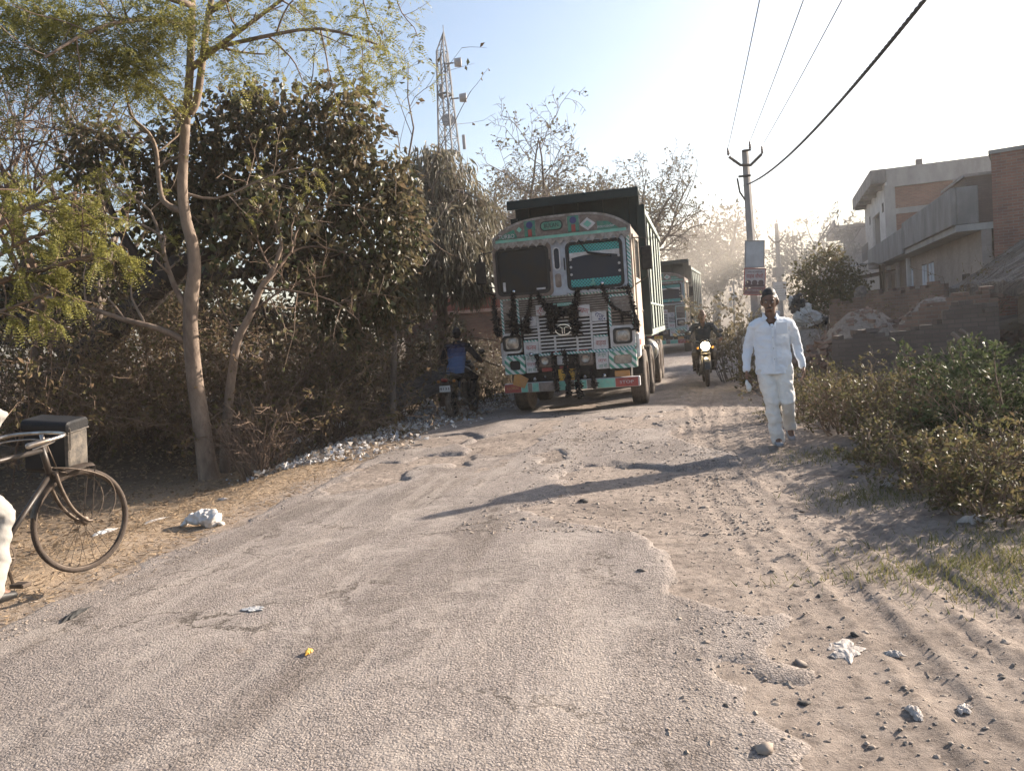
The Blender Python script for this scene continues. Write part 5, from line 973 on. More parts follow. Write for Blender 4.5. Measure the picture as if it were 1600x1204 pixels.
def make_truck(label):
    t = thing('tipper_truck', label, 'truck', (TX, TY, TZ), -RD, 'loaded tipper trucks on the road')
    W2 = 1.2
    # cab shell: sides, rear wall, floor, corner posts
    mb = MB(); mb.box((-W2 + .03, .98, 1.95), (.06, 1.84, 2.1), ch=.02); mb.box((W2 - .03, .98, 1.95), (.06, 1.84, 2.1), 1, ch=.02); mb.box((0, 1.88, 1.95), (2.28, .06, 2.1)); mb.box((0, .95, .95), (2.28, 1.8, .1))
    for sx in (-1, 1): mb.box((sx * (W2 - .05), .05, 2.62), (.12, .12, .98), 2, ch=.03)
    mb.box((0, .16, 1.62), (2.26, .12, 1.14), 2); mb.build('cab_shell', [M_['cab'], M_['cab_side'], M_['cab']], t)
    # doors on both sides
    for sx in (-1, 1):
        mb = MB(); mb.box((sx * (W2 + .012), .93, 1.72), (.03, 1.15, 1.25), ch=.012); mb.box((sx * (W2 + .012), .40, 2.72), (.03, .07, .75)); mb.box((sx * (W2 + .012), 1.47, 2.72), (.03, .07, .75)); mb.box((sx * (W2 + .012), .93, 3.07), (.03, 1.0, .06))
        d = mb.build('door', M_['cab_side'], t); mb = MB(); mb.box((sx * (W2 + .008), .93, 2.70), (.012, .98, .68)); mb.build('door_window', M_['glass'], d); mb = MB(); mb.box((sx * (W2 + .045), 1.38, 1.75), (.03, .14, .035), ch=.01); mb.build('handle', M_['chrome'], d)
    # arched roof with painted header
    def arch(z0, zs, zc, w, n=18):
        pts = [(-w, z0)]
        for i in range(n + 1):
            u = -1 + 2 * i / n; pts.append((u * w, zs + (zc - zs) * (1 - abs(u) ** 3.6)))
        pts.append((w, z0)); return pts[::-1]
    zb = fz(890, 372); zs = zb + .10; zc = fz(890, 337)
    mb = MB(); mb.prism(arch(zb - .02, zs, zc, W2 + .01), -1.86, M=T4((0, .02, 0)) @ RXF); mb.build('cab_roof', M_['cab'], t)
    hb = MB(); hb.prism(arch(zb, zs, zc - .03, W2 - .03), .05, M=T4((0, .0, 0)) @ RXF); hd = hb.build('header_board', M_['cab'], t)
    mb = MB(); o1, o2 = arch(zb - .03, zs + .01, zc + .01, W2 + .02), arch(zb + .01, zs - .01, zc - .025, W2 - .02); frame_ring(mb, o1, o2, .07, M=T4((0, .02, 0)) @ RXF); mb.build('header_trim', M_['steelband'], hd)
    def hp(px, py): return np.array([fx(px), -.055, fz(px, py)])
    mb = MB(); q = hp(877, 353); mb.prism(rrect(.40, .17, .08), .012, M=T4(q) @ RXF); pl = mb.build('name_plate', M_['black_ink'], hd); mb = MB(); mb.prism(rrect(.36, .135, .065), .008, M=T4(q - [0, .012, 0]) @ RXF); mb.build('plate_face', M_['green_paint'], pl)
    text_mb('BULAN', .10, T4(q - [0, .022, 0]) @ RXF, .002, .25).build('lettering', M_['black_ink'], pl)
    for px, py in ((841, 358), (913, 350)):
        q = hp(px, py); mb = MB(); mb.box(q, (.20, .02, .27), ch=.005); pn = mb.build('painted_panel', M_['green_paint'], hd); mb = MB(); mb.box(q + [0, -.013, -.075], (.07, .008, .12)); mb.build('painted_stripe', M_['red_paint'], pn)
        mb = MB(); mb.lathe([(0, 0), (.055, 0), (.06, .01), (0, .012)], 16, M=T4(q + [0, -.012, .06]) @ RXF); mb.build('painted_flower', M_['blue_ink'], pn); 
        for sx in (-1, 1): mb = MB(); mb.box(q + [sx * .107, -.004, 0], (.014, .03, .28)); mb.build('trim', M_['steelband'], pn)
    q = hp(936, 350); mb = MB(); mb.prism([(.0, .11), (-.14, .0), (.0, -.11), (.14, .0)], .01, M=T4(q) @ RXF); mb.build('painted_diamond', M_['cab_white'], hd); mb = MB(); mb.prism([(.0, .06), (-.075, .0), (.0, -.06), (.075, .0)], .008, M=T4(q - [0, .012, 0]) @ RXF); mb.build('painted_diamond', M_['teal_paint'], hd)
    q = hp(967, 352); mb = MB(); mb.prism([(-.17, -.06), (.22, -.075), (.02, .07), (-.17, .09)], .008, M=T4(q) @ RXF); mb.build('painted_field', M_['green_paint'], hd); q = hp(803, 370); mb = MB(); mb.prism([(-.20, -.055), (.17, -.04), (.12, .10), (-.05, .05)], .008, M=T4(q) @ RXF); mb.build('painted_field', M_['green_paint'], hd)
    text_mb('TURBO', .10, T4(hp(801, 371) - [0, .012, 0]) @ RXF, .002, .29).build('lettering', M_['cab_white'], hd); text_mb('intercooler', .075, T4(hp(965, 353) - [0, .012, 0]) @ RXF, .002, .30).build('lettering', M_['cab_white'], hd)
    q = hp(823, 360); mb = MB(); mb.prism([(.0, .05), (-.05, .0), (.0, -.05), (.05, .0)], .008, M=T4(q) @ RXF); mb.build('painted_leaf', M_['teal_paint'], hd)
    # sawtooth valance
    pts = [(-W2, .07)]; nT = 17
    for i in range(nT): a = -W2 + 2 * W2 * i / nT; pts += [(a, 0), (a + W2 / nT, -.075)]
    pts += [(W2, 0), (W2, .07)]; mb = MB(); mb.prism(pts, .012, M=T4((0, -.10, zb - .04)) @ RXF); mb.build('valance', M_['steelband'], t)
    # windscreens
    zt = fz(890, 380); zl = fz(890, 454); zm = (zt + zl) / 2; hh = zt - zl
    for cx, w_, gm in ((fx(824), .96, 'glass'), (fx(943), .99, 'glass_blue')):
        Mw = T4((cx, -.02, zm + .0)) @ RXF; mb = MB(); frame_ring(mb, rrect(w_ + .10, hh + .10, .10), rrect(w_ - .01, hh - .01, .10), .05, M=Mw); wf = mb.build('windscreen', M_['cab_blue'] if gm == 'glass_blue' else M_['cab'], t)
        mb = MB(); frame_ring(mb, rrect(w_, hh, .10), rrect(w_ - .09, hh - .09, .08), .062, M=Mw); mb.build('seal', M_['rubber'], wf); mb = MB(); mb.prism(rrect(w_ - .07, hh - .07, .09), .012, M=Mw); mb.build('pane', M_[gm], wf)
        if gm == 'glass_blue':
            for zz, h_, nm in ((hh * .5 - .12, .13, 'lace_curtain'), (-hh * .5 + .12, .13, 'lace_curtain')):
                mb = MB(); mb.box((cx, -.036, zm + zz), (w_ - .12, .006, h_)); mb.build(nm, M_['lace'], wf)
            pts = [(-w_ / 2 + .06, .05), (w_ / 2 - .06, .05)] + [(w_ / 2 - .06 - (w_ - .12) * i / 14, -.05 + .05 * (1 - abs(1 - i / 7) ** 2)) for i in range(15)]
            mb = MB(); mb.prism(pts[::-1], .004, M=T4((cx, -.034, zm + hh * .5 - .235)) @ RXF); mb.build('lace_edge', M_['cab_white'], wf)
            for k in range(3):
                for sx in (-1, 1):
                    mb = MB(); mb.lathe([(0, 0), (.024, 0), (.02, .006), (0, .006)], 10, M=T4((cx + sx * (w_ / 2 - .075), -.034, zm + .12 - k * .13)) @ RXF); mb.build('window_sticker', M_['cab_white'], wf)
            mb = MB(); mb.tube([(cx - .25, -.075, zm + hh * .5 + .02), (cx - .1, -.08, zm + .2), (cx + .2, -.075, zm + .13)], .012, 5); mb.tube([(cx - .12, -.07, zm + .22), (cx + .30, -.07, zm + .13)], .016, 4); mb.build('wiper', M_['rubber'], t)
            mb = MB(); mb.lathe([(0, 0), (.045, 0), (.05, .02), (.02, .05), (.012, .11), (0, .12)], 10, M=T4((cx - .05, -.05, zl + .07))); mb.build('dashboard_ornament', M_['teal_paint'], wf)
        else:
            mb = MB(); mb.box((cx - .36, -.036, zl + .17), (.045, .006, .16), ch=.002); mb.box((cx + .3, -.036, zl + .09), (.16, .006, .03)); mb.build('window_sticker', M_['cab_white'], wf)
    for sx in (-1, 1): mb = MB(); mb.box((sx * 1.155, -.022, zm), (.055, .012, hh + .05)); mb.build('painted_strip', M_['chevron_fine'], t)
    mb = MB(); mb.box((0, -.006, fz(890, 458.5)), (2.24, .02, .05)); mb.build('painted_strip', M_['chevron_fine'], t)
    mb = MB(); mb.box((0, -.108, zb + .035), (2.3, .012, .05)); mb.build('painted_strip', M_['teal_paint'], t)
    # centre pillar with its slim window
    cxp = fx(882); mb = MB(); mb.box((cxp, -.03, zm), (.30, .05, hh + .14), ch=.01); pc = mb.build('centre_pillar', M_['cab_blue'], t); mb = MB(); frame_ring(mb, rrect(.13, .40, .06), rrect(.09, .36, .045), .03, M=T4((cxp, -.05, zm + .16)) @ RXF); mb.build('slim_frame', M_['cab_white'], pc); mb = MB(); mb.prism(rrect(.09, .36, .045), .01, M=T4((cxp, -.05, zm + .16)) @ RXF); mb.build('slim_pane', M_['glass_blue'], pc)
    mb = MB(); mb.prism(rrect(.11, .24, .04), .01, M=T4((cxp, -.05, zm - .22)) @ RXF); mb.build('slim_panel', M_['cab'], pc)
    for sx in (-1, 1):
        mb = MB(); mb.tube([(cxp + sx * .13, -.08, zm - .05), (cxp + sx * .13, -.08, zm + .16)], .012, 5); mb.build('wiper_arm', M_['rubber'], t)
    # front panel: ribbed upper band
    mb = MB(); z0, z1 = fz(890, 490), fz(890, 456); mb.box((0, .06, (z0 + z1) / 2), (2.34, .10, z1 - z0), ch=.02); fpn = mb.build('front_panel', M_['cab'], t)
    mb = MB(); rng = np.random.default_rng(61)
    for i in range(9):
        z = z0 + .04 + (z1 - z0 - .06) * i / 8; x = -1.14
        while x < 1.1: w_ = .25 + .5 * rng.random(); w_ = min(w_, 1.14 - x); mb.box((x + w_ / 2, .0 + .004 * rng.random(), z), (w_ - .02, .02, .016)); x += w_
    mb.build('trim_strip', M_['steelband'], fpn); mb = MB()
    for i in range(8): mb.box((0, .006, z0 + .06 + (z1 - z0 - .06) * i / 8), (2.28, .012, .010))
    mb.build('trim_gap', M_['slot'], fpn)
    # grille in three bays
    zg0, zg1 = fz(890, 549), fz(890, 489); mb = MB(); mb.box((0, .10, (zg0 + zg1) / 2), (2.30, .06, zg1 - zg0)); mb.build('grille_recess', M_['slot'], t)
    gr = MB(); bays = ((fx(843), fx(928), zg0 + .03, zg1 - .02), (fx(816), fx(840), zg0 + .28, zg1 - .16), (fx(931), fx(955), zg0 + .28, zg1 - .16))
    for a, b_, za, zb_ in bays:
        nb = int((zb_ - za) / .058)
        for i in range(nb): gr.box(((a + b_) / 2, .02, za + (i + .5) * (zb_ - za) / nb), (b_ - a, .05, .030), ch=.004)
    for a, b_ in ((fx(868), .014), (fx(905), .014)): gr.box((a, .012, zg0 + .16), (b_ * 2, .062, .30))
    for a in (fx(841.5), fx(929.5)): gr.box((a, .03, (zg0 + zg1) / 2), (.03, .07, zg1 - zg0))
    gr.build('grille', M_['cab_white'], t)
    for a, b_ in ((fx(813), fx(841)), (fx(930), fx(957))):
        mb = MB(); mb.box(((a + b_) / 2, .03, zg0 + .13), (b_ - a - .03, .06, .22), ch=.008); wp = mb.build('sign_panel', M_['cab_white'], t); mb = MB(); mb.box(((a + b_) / 2, -.002, zg0 + .255), (b_ - a - .04, .012, .03)); mb.build('painted_line', M_['chevron_fine'], wp)
        text_mb('कलम' if a < 0 else 'वाहवा', .12, T4(((a + b_) / 2, -.004, zg0 + .13)) @ RXF, .003, .18).build('lettering', M_['red_paint'], wp)
        mb = MB(); mb.box(((a + b_) / 2, .03, zg1 - .08), (b_ - a - .03, .06, .17), ch=.008); up = mb.build('sign_panel', M_['cab_white'], t); text_mb('मुन्ना' if a < 0 else 'राजू', .11, T4(((a + b_) / 2, -.004, zg1 - .07), 0, 0, R_(28 if a > 0 else -35)) @ RXF, .003, .18).build('lettering', M_['blue_ink'], up)
        if a > 0:
            for k in range(2): mb = MB(); mb.lathe([(0, 0), (.016, 0), (.016, .006), (0, .006)], 5, M=T4(((a + b_) / 2 + k * .09, -.002, zg1 - .13)) @ RXF); mb.build('painted_star', M_['blue_ink'], up)
    for px, tx, sl in ((851, 'दूरी से', -25), (918, 'रखना', 14)):
        mb = MB(); q = fp(px, 483, .005); mb.box(q, (.24, .05, .19), ch=.006); wp = mb.build('sign_panel', M_['cab_white'], t); text_mb(tx, .12, T4(q - [0, .028, 0], 0, 0, R_(sl)) @ RXF, .003, .20).build('lettering', M_['red_paint'], wp)
    q = fp(884, 474, -.015); mb = MB(); mb.box(q, (.42, .02, .055), ch=.004); ps = mb.build('name_strip', M_['teal_paint'], t); text_mb('GOODS CARRIER', .045, T4(q - [0, .013, 0]) @ RXF, .002, .38).build('lettering', M_['cab_white'], ps)
    # emblem: an oval with the maker's forked letter
    q = fp(884, 513, -.03); mb = MB(); el = lambda a, b_: [(a * math.cos(i * math.pi / 16), b_ * math.sin(i * math.pi / 16)) for i in range(32)]; frame_ring(mb, el(.145, .10), el(.128, .083), .03, M=T4(q) @ RXF); em = mb.build('emblem', M_['chrome'], t); mb = MB(); mb.prism(el(.127, .082), .012, M=T4(q) @ RXF); mb.build('emblem_field', M_['slot'], em); mb = MB()
    for sx in (-1, 1): mb.tube([q + [sx * .10, -.02, .028], q + [sx * .05, -.022, .045], q + [sx * .018, -.024, .03], q + [sx * .02, -.024, -.03], q + [sx * .014, -.022, -.07]], [.007, .011, .012, .011, .010], 6)
    mb.build('emblem_letter', M_['chrome'], em)
    for i, tx in enumerate(('T', 'A', 'T', 'A')): text_mb(tx, .075, T4(fp(874 + i * 8, 486.5 - i * .6, -.02)) @ RXF, .003).build('lettering', M_['chrome'], t)
    mb = MB(); z = fz(890, 549); mb.box((0, .02, z - .005), (2.3, .10, .045), ch=.008); mb.build('lower_rail', M_['chevron_fine'], t)
    # headlight panels
    for px, sx in ((797, -1), (978, 1)):
        a, b_ = (fx(780), fx(812)) if sx < 0 else (fx(959), fx(1001)); za, zb_ = fz(px, 550 if sx < 0 else 543), fz(px, 462 if sx < 0 else 456); cx = (a + b_) / 2
        mb = MB(); mb.box((cx, .05, (za + zb_) / 2), (b_ - a, .12, zb_ - za), ch=.02); hpn = mb.build('corner_panel', M_['cab'], t); zc_ = fz(px, 535 if sx < 0 else 522)
        mb = MB(); frame_ring(mb, rrect(b_ - a - .01, zb_ - za - .02, .05), rrect(b_ - a - .09, zb_ - za - .10, .04), .012, M=T4((cx, -.008, (za + zb_) / 2)) @ RXF); mb.build('painted_border', M_['chevron_fine'], hpn)
        mb = MB()
        for k in range(4): mb.box((cx, -.012, zc_ + .24 + k * .055), (b_ - a - .12, .012, .022))
        mb.build('louvre', M_['slot'], hpn); mb = MB()
        for k in range(5): mb.box((cx, -.012, zc_ + .52 + k * .06), (b_ - a - .10, .014, .02))
        mb.build('trim_strip', M_['steelband'], hpn)
        mb = MB(); frame_ring(mb, rrect(b_ - a - .02, .36, .06), rrect(.26, .22, .05), .05, M=T4((cx, -.01, zc_)) @ RXF); hl = mb.build('headlight', M_['cab_white'], t); mb = MB(); frame_ring(mb, rrect(.33, .28, .06), rrect(.25, .20, .05), .062, M=T4((cx, -.01, zc_)) @ RXF); mb.build('seal', M_['rubber'], hl); mb = MB(); mb.prism(rrect(.26, .21, .05), .02, M=T4((cx, -.02, zc_)) @ RXF); mb.lathe([(0, .035), (.06, .03), (.1, .02)], 16, M=T4((cx, -.02, zc_)) @ RXF); mb.build('lens', M_['lens'], hl)
        # lower lamp box with chevrons
        a, b_ = (fx(782), fx(816)) if sx < 0 else (fx(956), fx(1000)); py0, py1 = (556, 583) if sx < 0 else (545, 572); z1_, z0_ = fz(px, py0), fz(px, py1); cx = (a + b_) / 2; w_ = b_ - a
        mb = MB(); frame_ring(mb, rrect(w_, z1_ - z0_, .02), rrect(w_ - .16, z1_ - z0_ - .14, .05), .10, M=T4((cx, .0, (z0_ + z1_) / 2)) @ RXF); lb = mb.build('lamp_box', M_['chevron'], t); mb = MB(); mb.prism(rrect(w_ - .16, z1_ - z0_ - .14, .05), .03, M=T4((cx, .0, (z0_ + z1_) / 2)) @ RXF); mb.build('lens', M_['rubber'] if sx < 0 else M_['lens'], lb)
        mb = MB(); mb.box((cx, .15, (z0_ + z1_) / 2), (w_, .28, z1_ - z0_)); mb.build('box_back', M_['black_part'], lb)
        a, b_ = (fx(817), fx(836)) if sx < 0 else (fx(934), fx(955)); cx = (a + b_) / 2; mb = MB(); mb.box((cx, .0, (z0_ + z1_) / 2), (b_ - a, .12, z1_ - z0_ - .01), ch=.008); wp = mb.build('text_panel', M_['cab_white'], t); rng = np.random.default_rng(62 + sx)
        for k, (tx, mm) in enumerate((('ॐ शुभ', 'green_paint'), ('लाभ', 'red_paint'), ('जय माँ', 'green_paint'))): text_mb(tx, .085, T4((cx, -.062, (z0_ + z1_) / 2 + .10 - k * .10)) @ RXF, .003, .15).build('lettering', M_[mm], wp)
    # centre bay between the lamp boxes
    za, zb_ = fz(890, 583), fz(890, 550); mb = MB(); mb.box((fx(885), .10, (za + zb_) / 2), (1.05, .10, zb_ - za)); mb.build('centre_bay', M_['black_part'], t)
    for px, py in ((849, 562), (917, 558)):
        q = fp(px, py, .03); mb = MB(); mb.box(q, (.26, .05, .24), ch=.02); fb = mb.build('fog_lamp', M_['cab'], t); mb = MB(); mb.lathe([(.085, 0), (.09, .03), (.075, .05), (.06, .03), (.0, .02)], 20, M=T4(q - [0, .025, 0]) @ RXF); mb.build('lens', M_['lens'], fb)
    for px0, px1, py, mm in ((858, 872, 551, 'red_paint'), (900, 922, 547, 'red_paint'), (842, 860, 576, 'red_paint'), (872, 886, 573, 'red_paint')):
        panel(t, 'painted_plate', M_[mm], px0, py - 3, px1, py + 3, .02, .03)
    q = fp(878, 561, .03); mb = MB(); mb.box(q, (.20, .04, .16), ch=.01); mb.build('painted_plate', M_['cab_white'], t)
    q = fp(887, 583, -.03); mb = MB(); mb.box(q, (.36, .02, .20), ch=.006); npl = mb.build('number_plate', M_['yellow_plate'], t); text_mb('UP 93', .08, T4(q + [0, -.012, .045]) @ RXF, .002, .24).build('lettering', M_['black_ink'], npl); text_mb('7312', .08, T4(q + [0, -.012, -.045]) @ RXF, .002, .24).build('lettering', M_['black_ink'], npl)
    # bumper beam with its coloured strip
    zb0, zb1 = fz(890, 607), fz(890, 592); mb = MB(); mb.box((0, .02, (zb0 + zb1) / 2), (2.42, .16, zb1 - zb0), ch=.012); bp = mb.build('bumper', M_['cab_white'], t); seg = [(-1.2, -.90, 'red_paint'), (-.89, -.78, 'teal_paint'), (-.77, -.70, 'cab'), (-.69, -.58, 'teal_paint'), (-.57, -.22, 'cab'), (-.21, -.08, 'teal_paint'), (-.07, .06, 'cab'), (.07, .28, 'teal_paint'), (.29, .46, 'cab'), (.47, .78, 'teal_paint'), (.79, 1.18, 'red_paint')]
    for a, b_, mm in seg: mb = MB(); mb.box(((a + b_) / 2, -.065, (zb0 + zb1) / 2), (b_ - a, .012, zb1 - zb0 - .015), ch=.003); mb.build('reflective_strip', M_[mm], bp)
    text_mb('STOP', .07, T4((.98, -.075, (zb0 + zb1) / 2)) @ RXF, .002, .24).build('lettering', M_['cab_white'], bp); text_mb('HORN', .07, T4((-1.05, -.075, (zb0 + zb1) / 2)) @ RXF, .002, .2).build('lettering', M_['orange_paint'], bp)
    for px, py, rr in ((830, 590, .035), (848, 586, .025), (863, 588, .03), (914, 586, .035), (946, 584, .04), (928, 588, .025)):
        q = fp(px, py, -.02); mb = MB(); mb.lathe([(0, .06), (rr * .7, .045), (rr, .02), (rr * .8, 0), (.01, -.02), (.01, -.12)], 12, M=T4(q) @ RXF); mb.build('bolt_cap', M_['chrome'], t, True)
    for px, py in ((806, 455), (953, 441), (827, 552)):
        q = fp(px, py, -.03); mb = MB(); mb.lathe([(0, .07), (.03, .06), (.04, .03), (.03, 0), (.012, -.02), (.012, -.06)], 12, M=T4(q) @ RXF); mb.build('knob', M_['chrome'], t, True)
    q = fp(806, 593, -.06); mb = MB(); mb.prism([(-.12, -.10), (.10, -.12), (.14, .06), (-.05, .12), (-.13, .08)], .02, M=T4(q, 0, 0, R_(14)) @ RXF); mb.build('orange_flap', M_['orange_paint'], t); q = fp(975, 581, -.03); mb = MB(); mb.box(q, (.26, .03, .11), ch=.01); mb.build('orange_reflector', M_['orange_paint'], t)
    mb = MB(); mb.box((0, .5, fz(890, 588)), (2.1, .7, .24)); mb.box((0, 4.7, .98), (.9, 7.4, .24)); mb.box((0, 1.3, .62), (1.9, .14, .14)); mb.box((0, 3.1, .62), (1.9, .14, .14)); mb.box((0, .9, .5), (.5, .5, .16), ch=.06); mb.build('chassis', M_['black_part'], t)
    mb = MB(); mb.tube([(1.02, 3.95, .85), (1.02, 5.1, .85)], .28, 16); mb.build('fuel_tank', M_['steel'], t, True); mb = MB(); mb.box((-1.0, 4.5, .85), (.4, 1.2, .5), ch=.03); mb.build('battery_box', M_['black_part'], t)
    for sx in (-1, 1):
        mb = MB()
        for k in range(9):
            a0 = R_(8 + 164 * k / 9); a1 = R_(8 + 164 * (k + 1) / 9); p0 = np.array([0, 1.25 - .64 * math.cos(a0), .52 + .64 * math.sin(a0)]); p1 = np.array([0, 1.25 - .64 * math.cos(a1), .52 + .64 * math.sin(a1)])
            mb.add([p0 + [sx * 1.22, 0, 0], p1 + [sx * 1.22, 0, 0], p1 + [sx * .86, 0, 0], p0 + [sx * .86, 0, 0]], [(0, 1, 2, 3)])
        mb.build('mudguard', M_['black_part'], t)
        mb = MB(); mb.box((sx * 1.19, .22, 1.15), (.10, .40, .42), ch=.02); sd = mb.build('step_panel', M_['cab_white'], t); mb = MB(); mb.box((sx * 1.243, .22, 1.2), (.006, .3, .10)); mb.build('painted_word', M_['red_paint'], sd)
        for y in (1.25, 3.15): wheel(t, sx * 1.11, y, sgn=sx)
        for y in (5.9, 7.25): wheel(t, sx * 1.11, y, w=.34, sgn=sx)
        pass
        mb = MB(); x0 = sx * 1.24; mb.tube([(x0, .10, 3.0), (sx * 1.46, -.12, 2.95), (sx * 1.46, -.12, 2.3), (x0, .10, 2.2)], .014, 5); mr = mb.build('mirror', M_['black_part'], t); mb = MB(); mb.box((sx * 1.46, -.13, 2.62), (.19, .05, .40), ch=.03); mb.build('mirror_head', M_['black_part'], mr)
    # tipper body
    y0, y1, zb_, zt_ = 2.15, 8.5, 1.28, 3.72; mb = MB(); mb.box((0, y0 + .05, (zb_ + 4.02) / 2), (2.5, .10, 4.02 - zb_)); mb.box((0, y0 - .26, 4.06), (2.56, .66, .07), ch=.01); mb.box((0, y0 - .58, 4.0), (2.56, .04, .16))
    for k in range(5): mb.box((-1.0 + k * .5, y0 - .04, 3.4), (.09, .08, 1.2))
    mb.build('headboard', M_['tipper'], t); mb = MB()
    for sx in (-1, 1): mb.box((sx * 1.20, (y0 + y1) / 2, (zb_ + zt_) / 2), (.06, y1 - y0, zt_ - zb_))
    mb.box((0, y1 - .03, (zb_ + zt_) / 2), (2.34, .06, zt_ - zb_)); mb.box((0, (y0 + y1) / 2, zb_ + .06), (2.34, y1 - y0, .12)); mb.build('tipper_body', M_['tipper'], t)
    for sx in (-1, 1):
        for k in range(6):
            mb = MB(); yy = y0 + .26 + (y1 - y0 - .5) * k / 5; mb.box((sx * 1.265, yy, (zb_ + zt_) / 2), (.08, .46, zt_ - zb_ - .2)); rb = mb.build('rib', M_['tipper'], t); mb = MB(); mb.box((sx * 1.308, yy, (zb_ + zt_) / 2), (.008, .44, zt_ - zb_ - .2)); mb.build('rib_lit_face', M_['tipper_rib'], rb)  # rib shade painted: dark box for shaded sides, pale plate as sunlit face
        for z in (zt_ + .0, zb_ + .02, zb_ + .62):
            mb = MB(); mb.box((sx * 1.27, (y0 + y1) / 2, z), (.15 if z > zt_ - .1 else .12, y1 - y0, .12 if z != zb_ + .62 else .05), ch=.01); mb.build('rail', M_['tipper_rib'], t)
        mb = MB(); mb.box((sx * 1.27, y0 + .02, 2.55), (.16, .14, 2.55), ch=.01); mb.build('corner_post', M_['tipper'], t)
    rng = np.random.default_rng(66); mb = MB(); gx, gy = np.meshgrid(np.linspace(-1.17, 1.17, 24), np.linspace(y0 + .12, y1 - .08, 60), indexing='ij'); gz_ = 3.35 + .25 * fbm(gx * 1.5, gy * .8, 5, 4) ; i = np.arange(23)[:, None] * 60; j = np.arange(59)[None, :]
    mb.add(np.stack([gx, gy, gz_], -1).reshape(-1, 3), np.stack([i + j, i + 60 + j, i + 61 + j, i + 1 + j], -1).reshape(-1, 4)); tag(mb.build('sand_load', M_['ground'], t), kind='stuff')
    return t
truck = make_truck('front tipper truck with painted cab, black tinsel garlands and dark green body')
# black tinsel tied over the front of the near truck
def gl(pts, r, seed, y=-.075): tinsel(truck, [fp(px, py, y - .02 * (i % 2)) for i, (px, py) in enumerate(pts)], r, seed)
gl([(805, 457), (804, 475), (801, 498), (804, 517)], [.035, .045, .075, .085], 701); gl([(847, 455), (836, 459), (829, 482), (823, 502), (822, 516)], [.02, .025, .035, .06, .075], 702)
gl([(846, 455), (852, 468), (861, 482), (866, 498), (867, 511)], [.03, .05, .06, .08, .07], 703); gl([(862, 478), (874, 482), (884, 487), (895, 484), (905, 478)], [.06, .075, .05, .06, .06], 704)
gl([(874, 484), (869, 497), (865, 512)], [.06, .07, .05], 705); gl([(903, 480), (905, 495), (905, 512), (906, 516)], [.06, .085, .08, .05], 706); gl([(914, 450), (911, 462), (906, 476)], [.045, .045, .045], 707)
gl([(914, 450), (932, 449), (953, 448), (975, 449), (990, 446)], [.02, .018, .02, .014, .03], 708); gl([(953, 446), (957, 462), (966, 475), (980, 485), (997, 492)], [.035, .035, .03, .028, .03], 709); gl([(993, 446), (998, 465), (1002, 490), (1003, 510)], [.035, .04, .05, .06], 710)
gl([(773, 462), (771, 485), (773, 505), (775, 520)], [.03, .045, .065, .05], 711); gl([(980, 487), (982, 500)], [.02, .025], 712)
for pts, r, sd in [([(863, 549), (864, 565), (866, 590), (868, 604)], [.025, .03, .045, .05], 720), ([(883, 546), (885, 570), (887, 592), (888, 612)], [.045, .05, .06, .055], 721), ([(899, 552), (902, 575), (904, 598), (904, 616)], [.035, .045, .055, .055], 722), ([(926, 574), (927, 588), (929, 600)], [.03, .04, .045], 723), ([(838, 552), (838, 566), (840, 576)], [.03, .035, .02], 724)]:
    tinsel(truck, [fp(px, py, -.11) for px, py in pts], r, sd, 'tassel')
truck2 = make_truck('second tipper truck half hidden behind the front truck in the dust')
x, y = road_xy(34.5, -2.55); truck2.location = (float(x), float(y), gz(float(x), float(y)) - .02); truck2.rotation_euler = (0, 0, -RD - .07)
# ------------------------------------------------------------------ motorcycles and the bicycle (local +y is forward)
M_['bike_black'] = pm('black bike paint', (.014, .014, .015), (.025, .022, .02), 5, .3, bump=0, dust=.25, dcol=(.12, .10, .08), coat=.3)
M_['bike_metal'] = pm('engine alloy', (.22, .21, .20), (.12, .11, .10), 8, .45, .7, bump=.1, dust=.3)
M_['seat'] = pm('seat vinyl', (.022, .02, .02), (.035, .03, .028), 8, .6, bump=.2, dust=.15)
M_['tail_red'] = pm('tail lamp red', (.22, .02, .018), None, 5, .25, bump=0); M_['mirror_glass'] = pm('mirror face', (.3, .3, .3), None, 5, .1, .9, bump=0)
M_['headlamp_on'] = pm('burning headlamp', (.9, .8, .6), None, 5, .3, bump=0, emit=((1.0, .78, .45), 34)); M_['white_plate'] = pm('white number plate', (.62, .62, .62), (.5, .5, .5), 6, .5, bump=0, dust=.2)
M_['indicator'] = pm('orange indicator', (.5, .2, .03), None, 5, .3, bump=0)
def torus_prof(r, t, n=10): return [(r + t * math.cos(i * 2 * math.pi / n), t * math.sin(i * 2 * math.pi / n)) for i in range(n)]
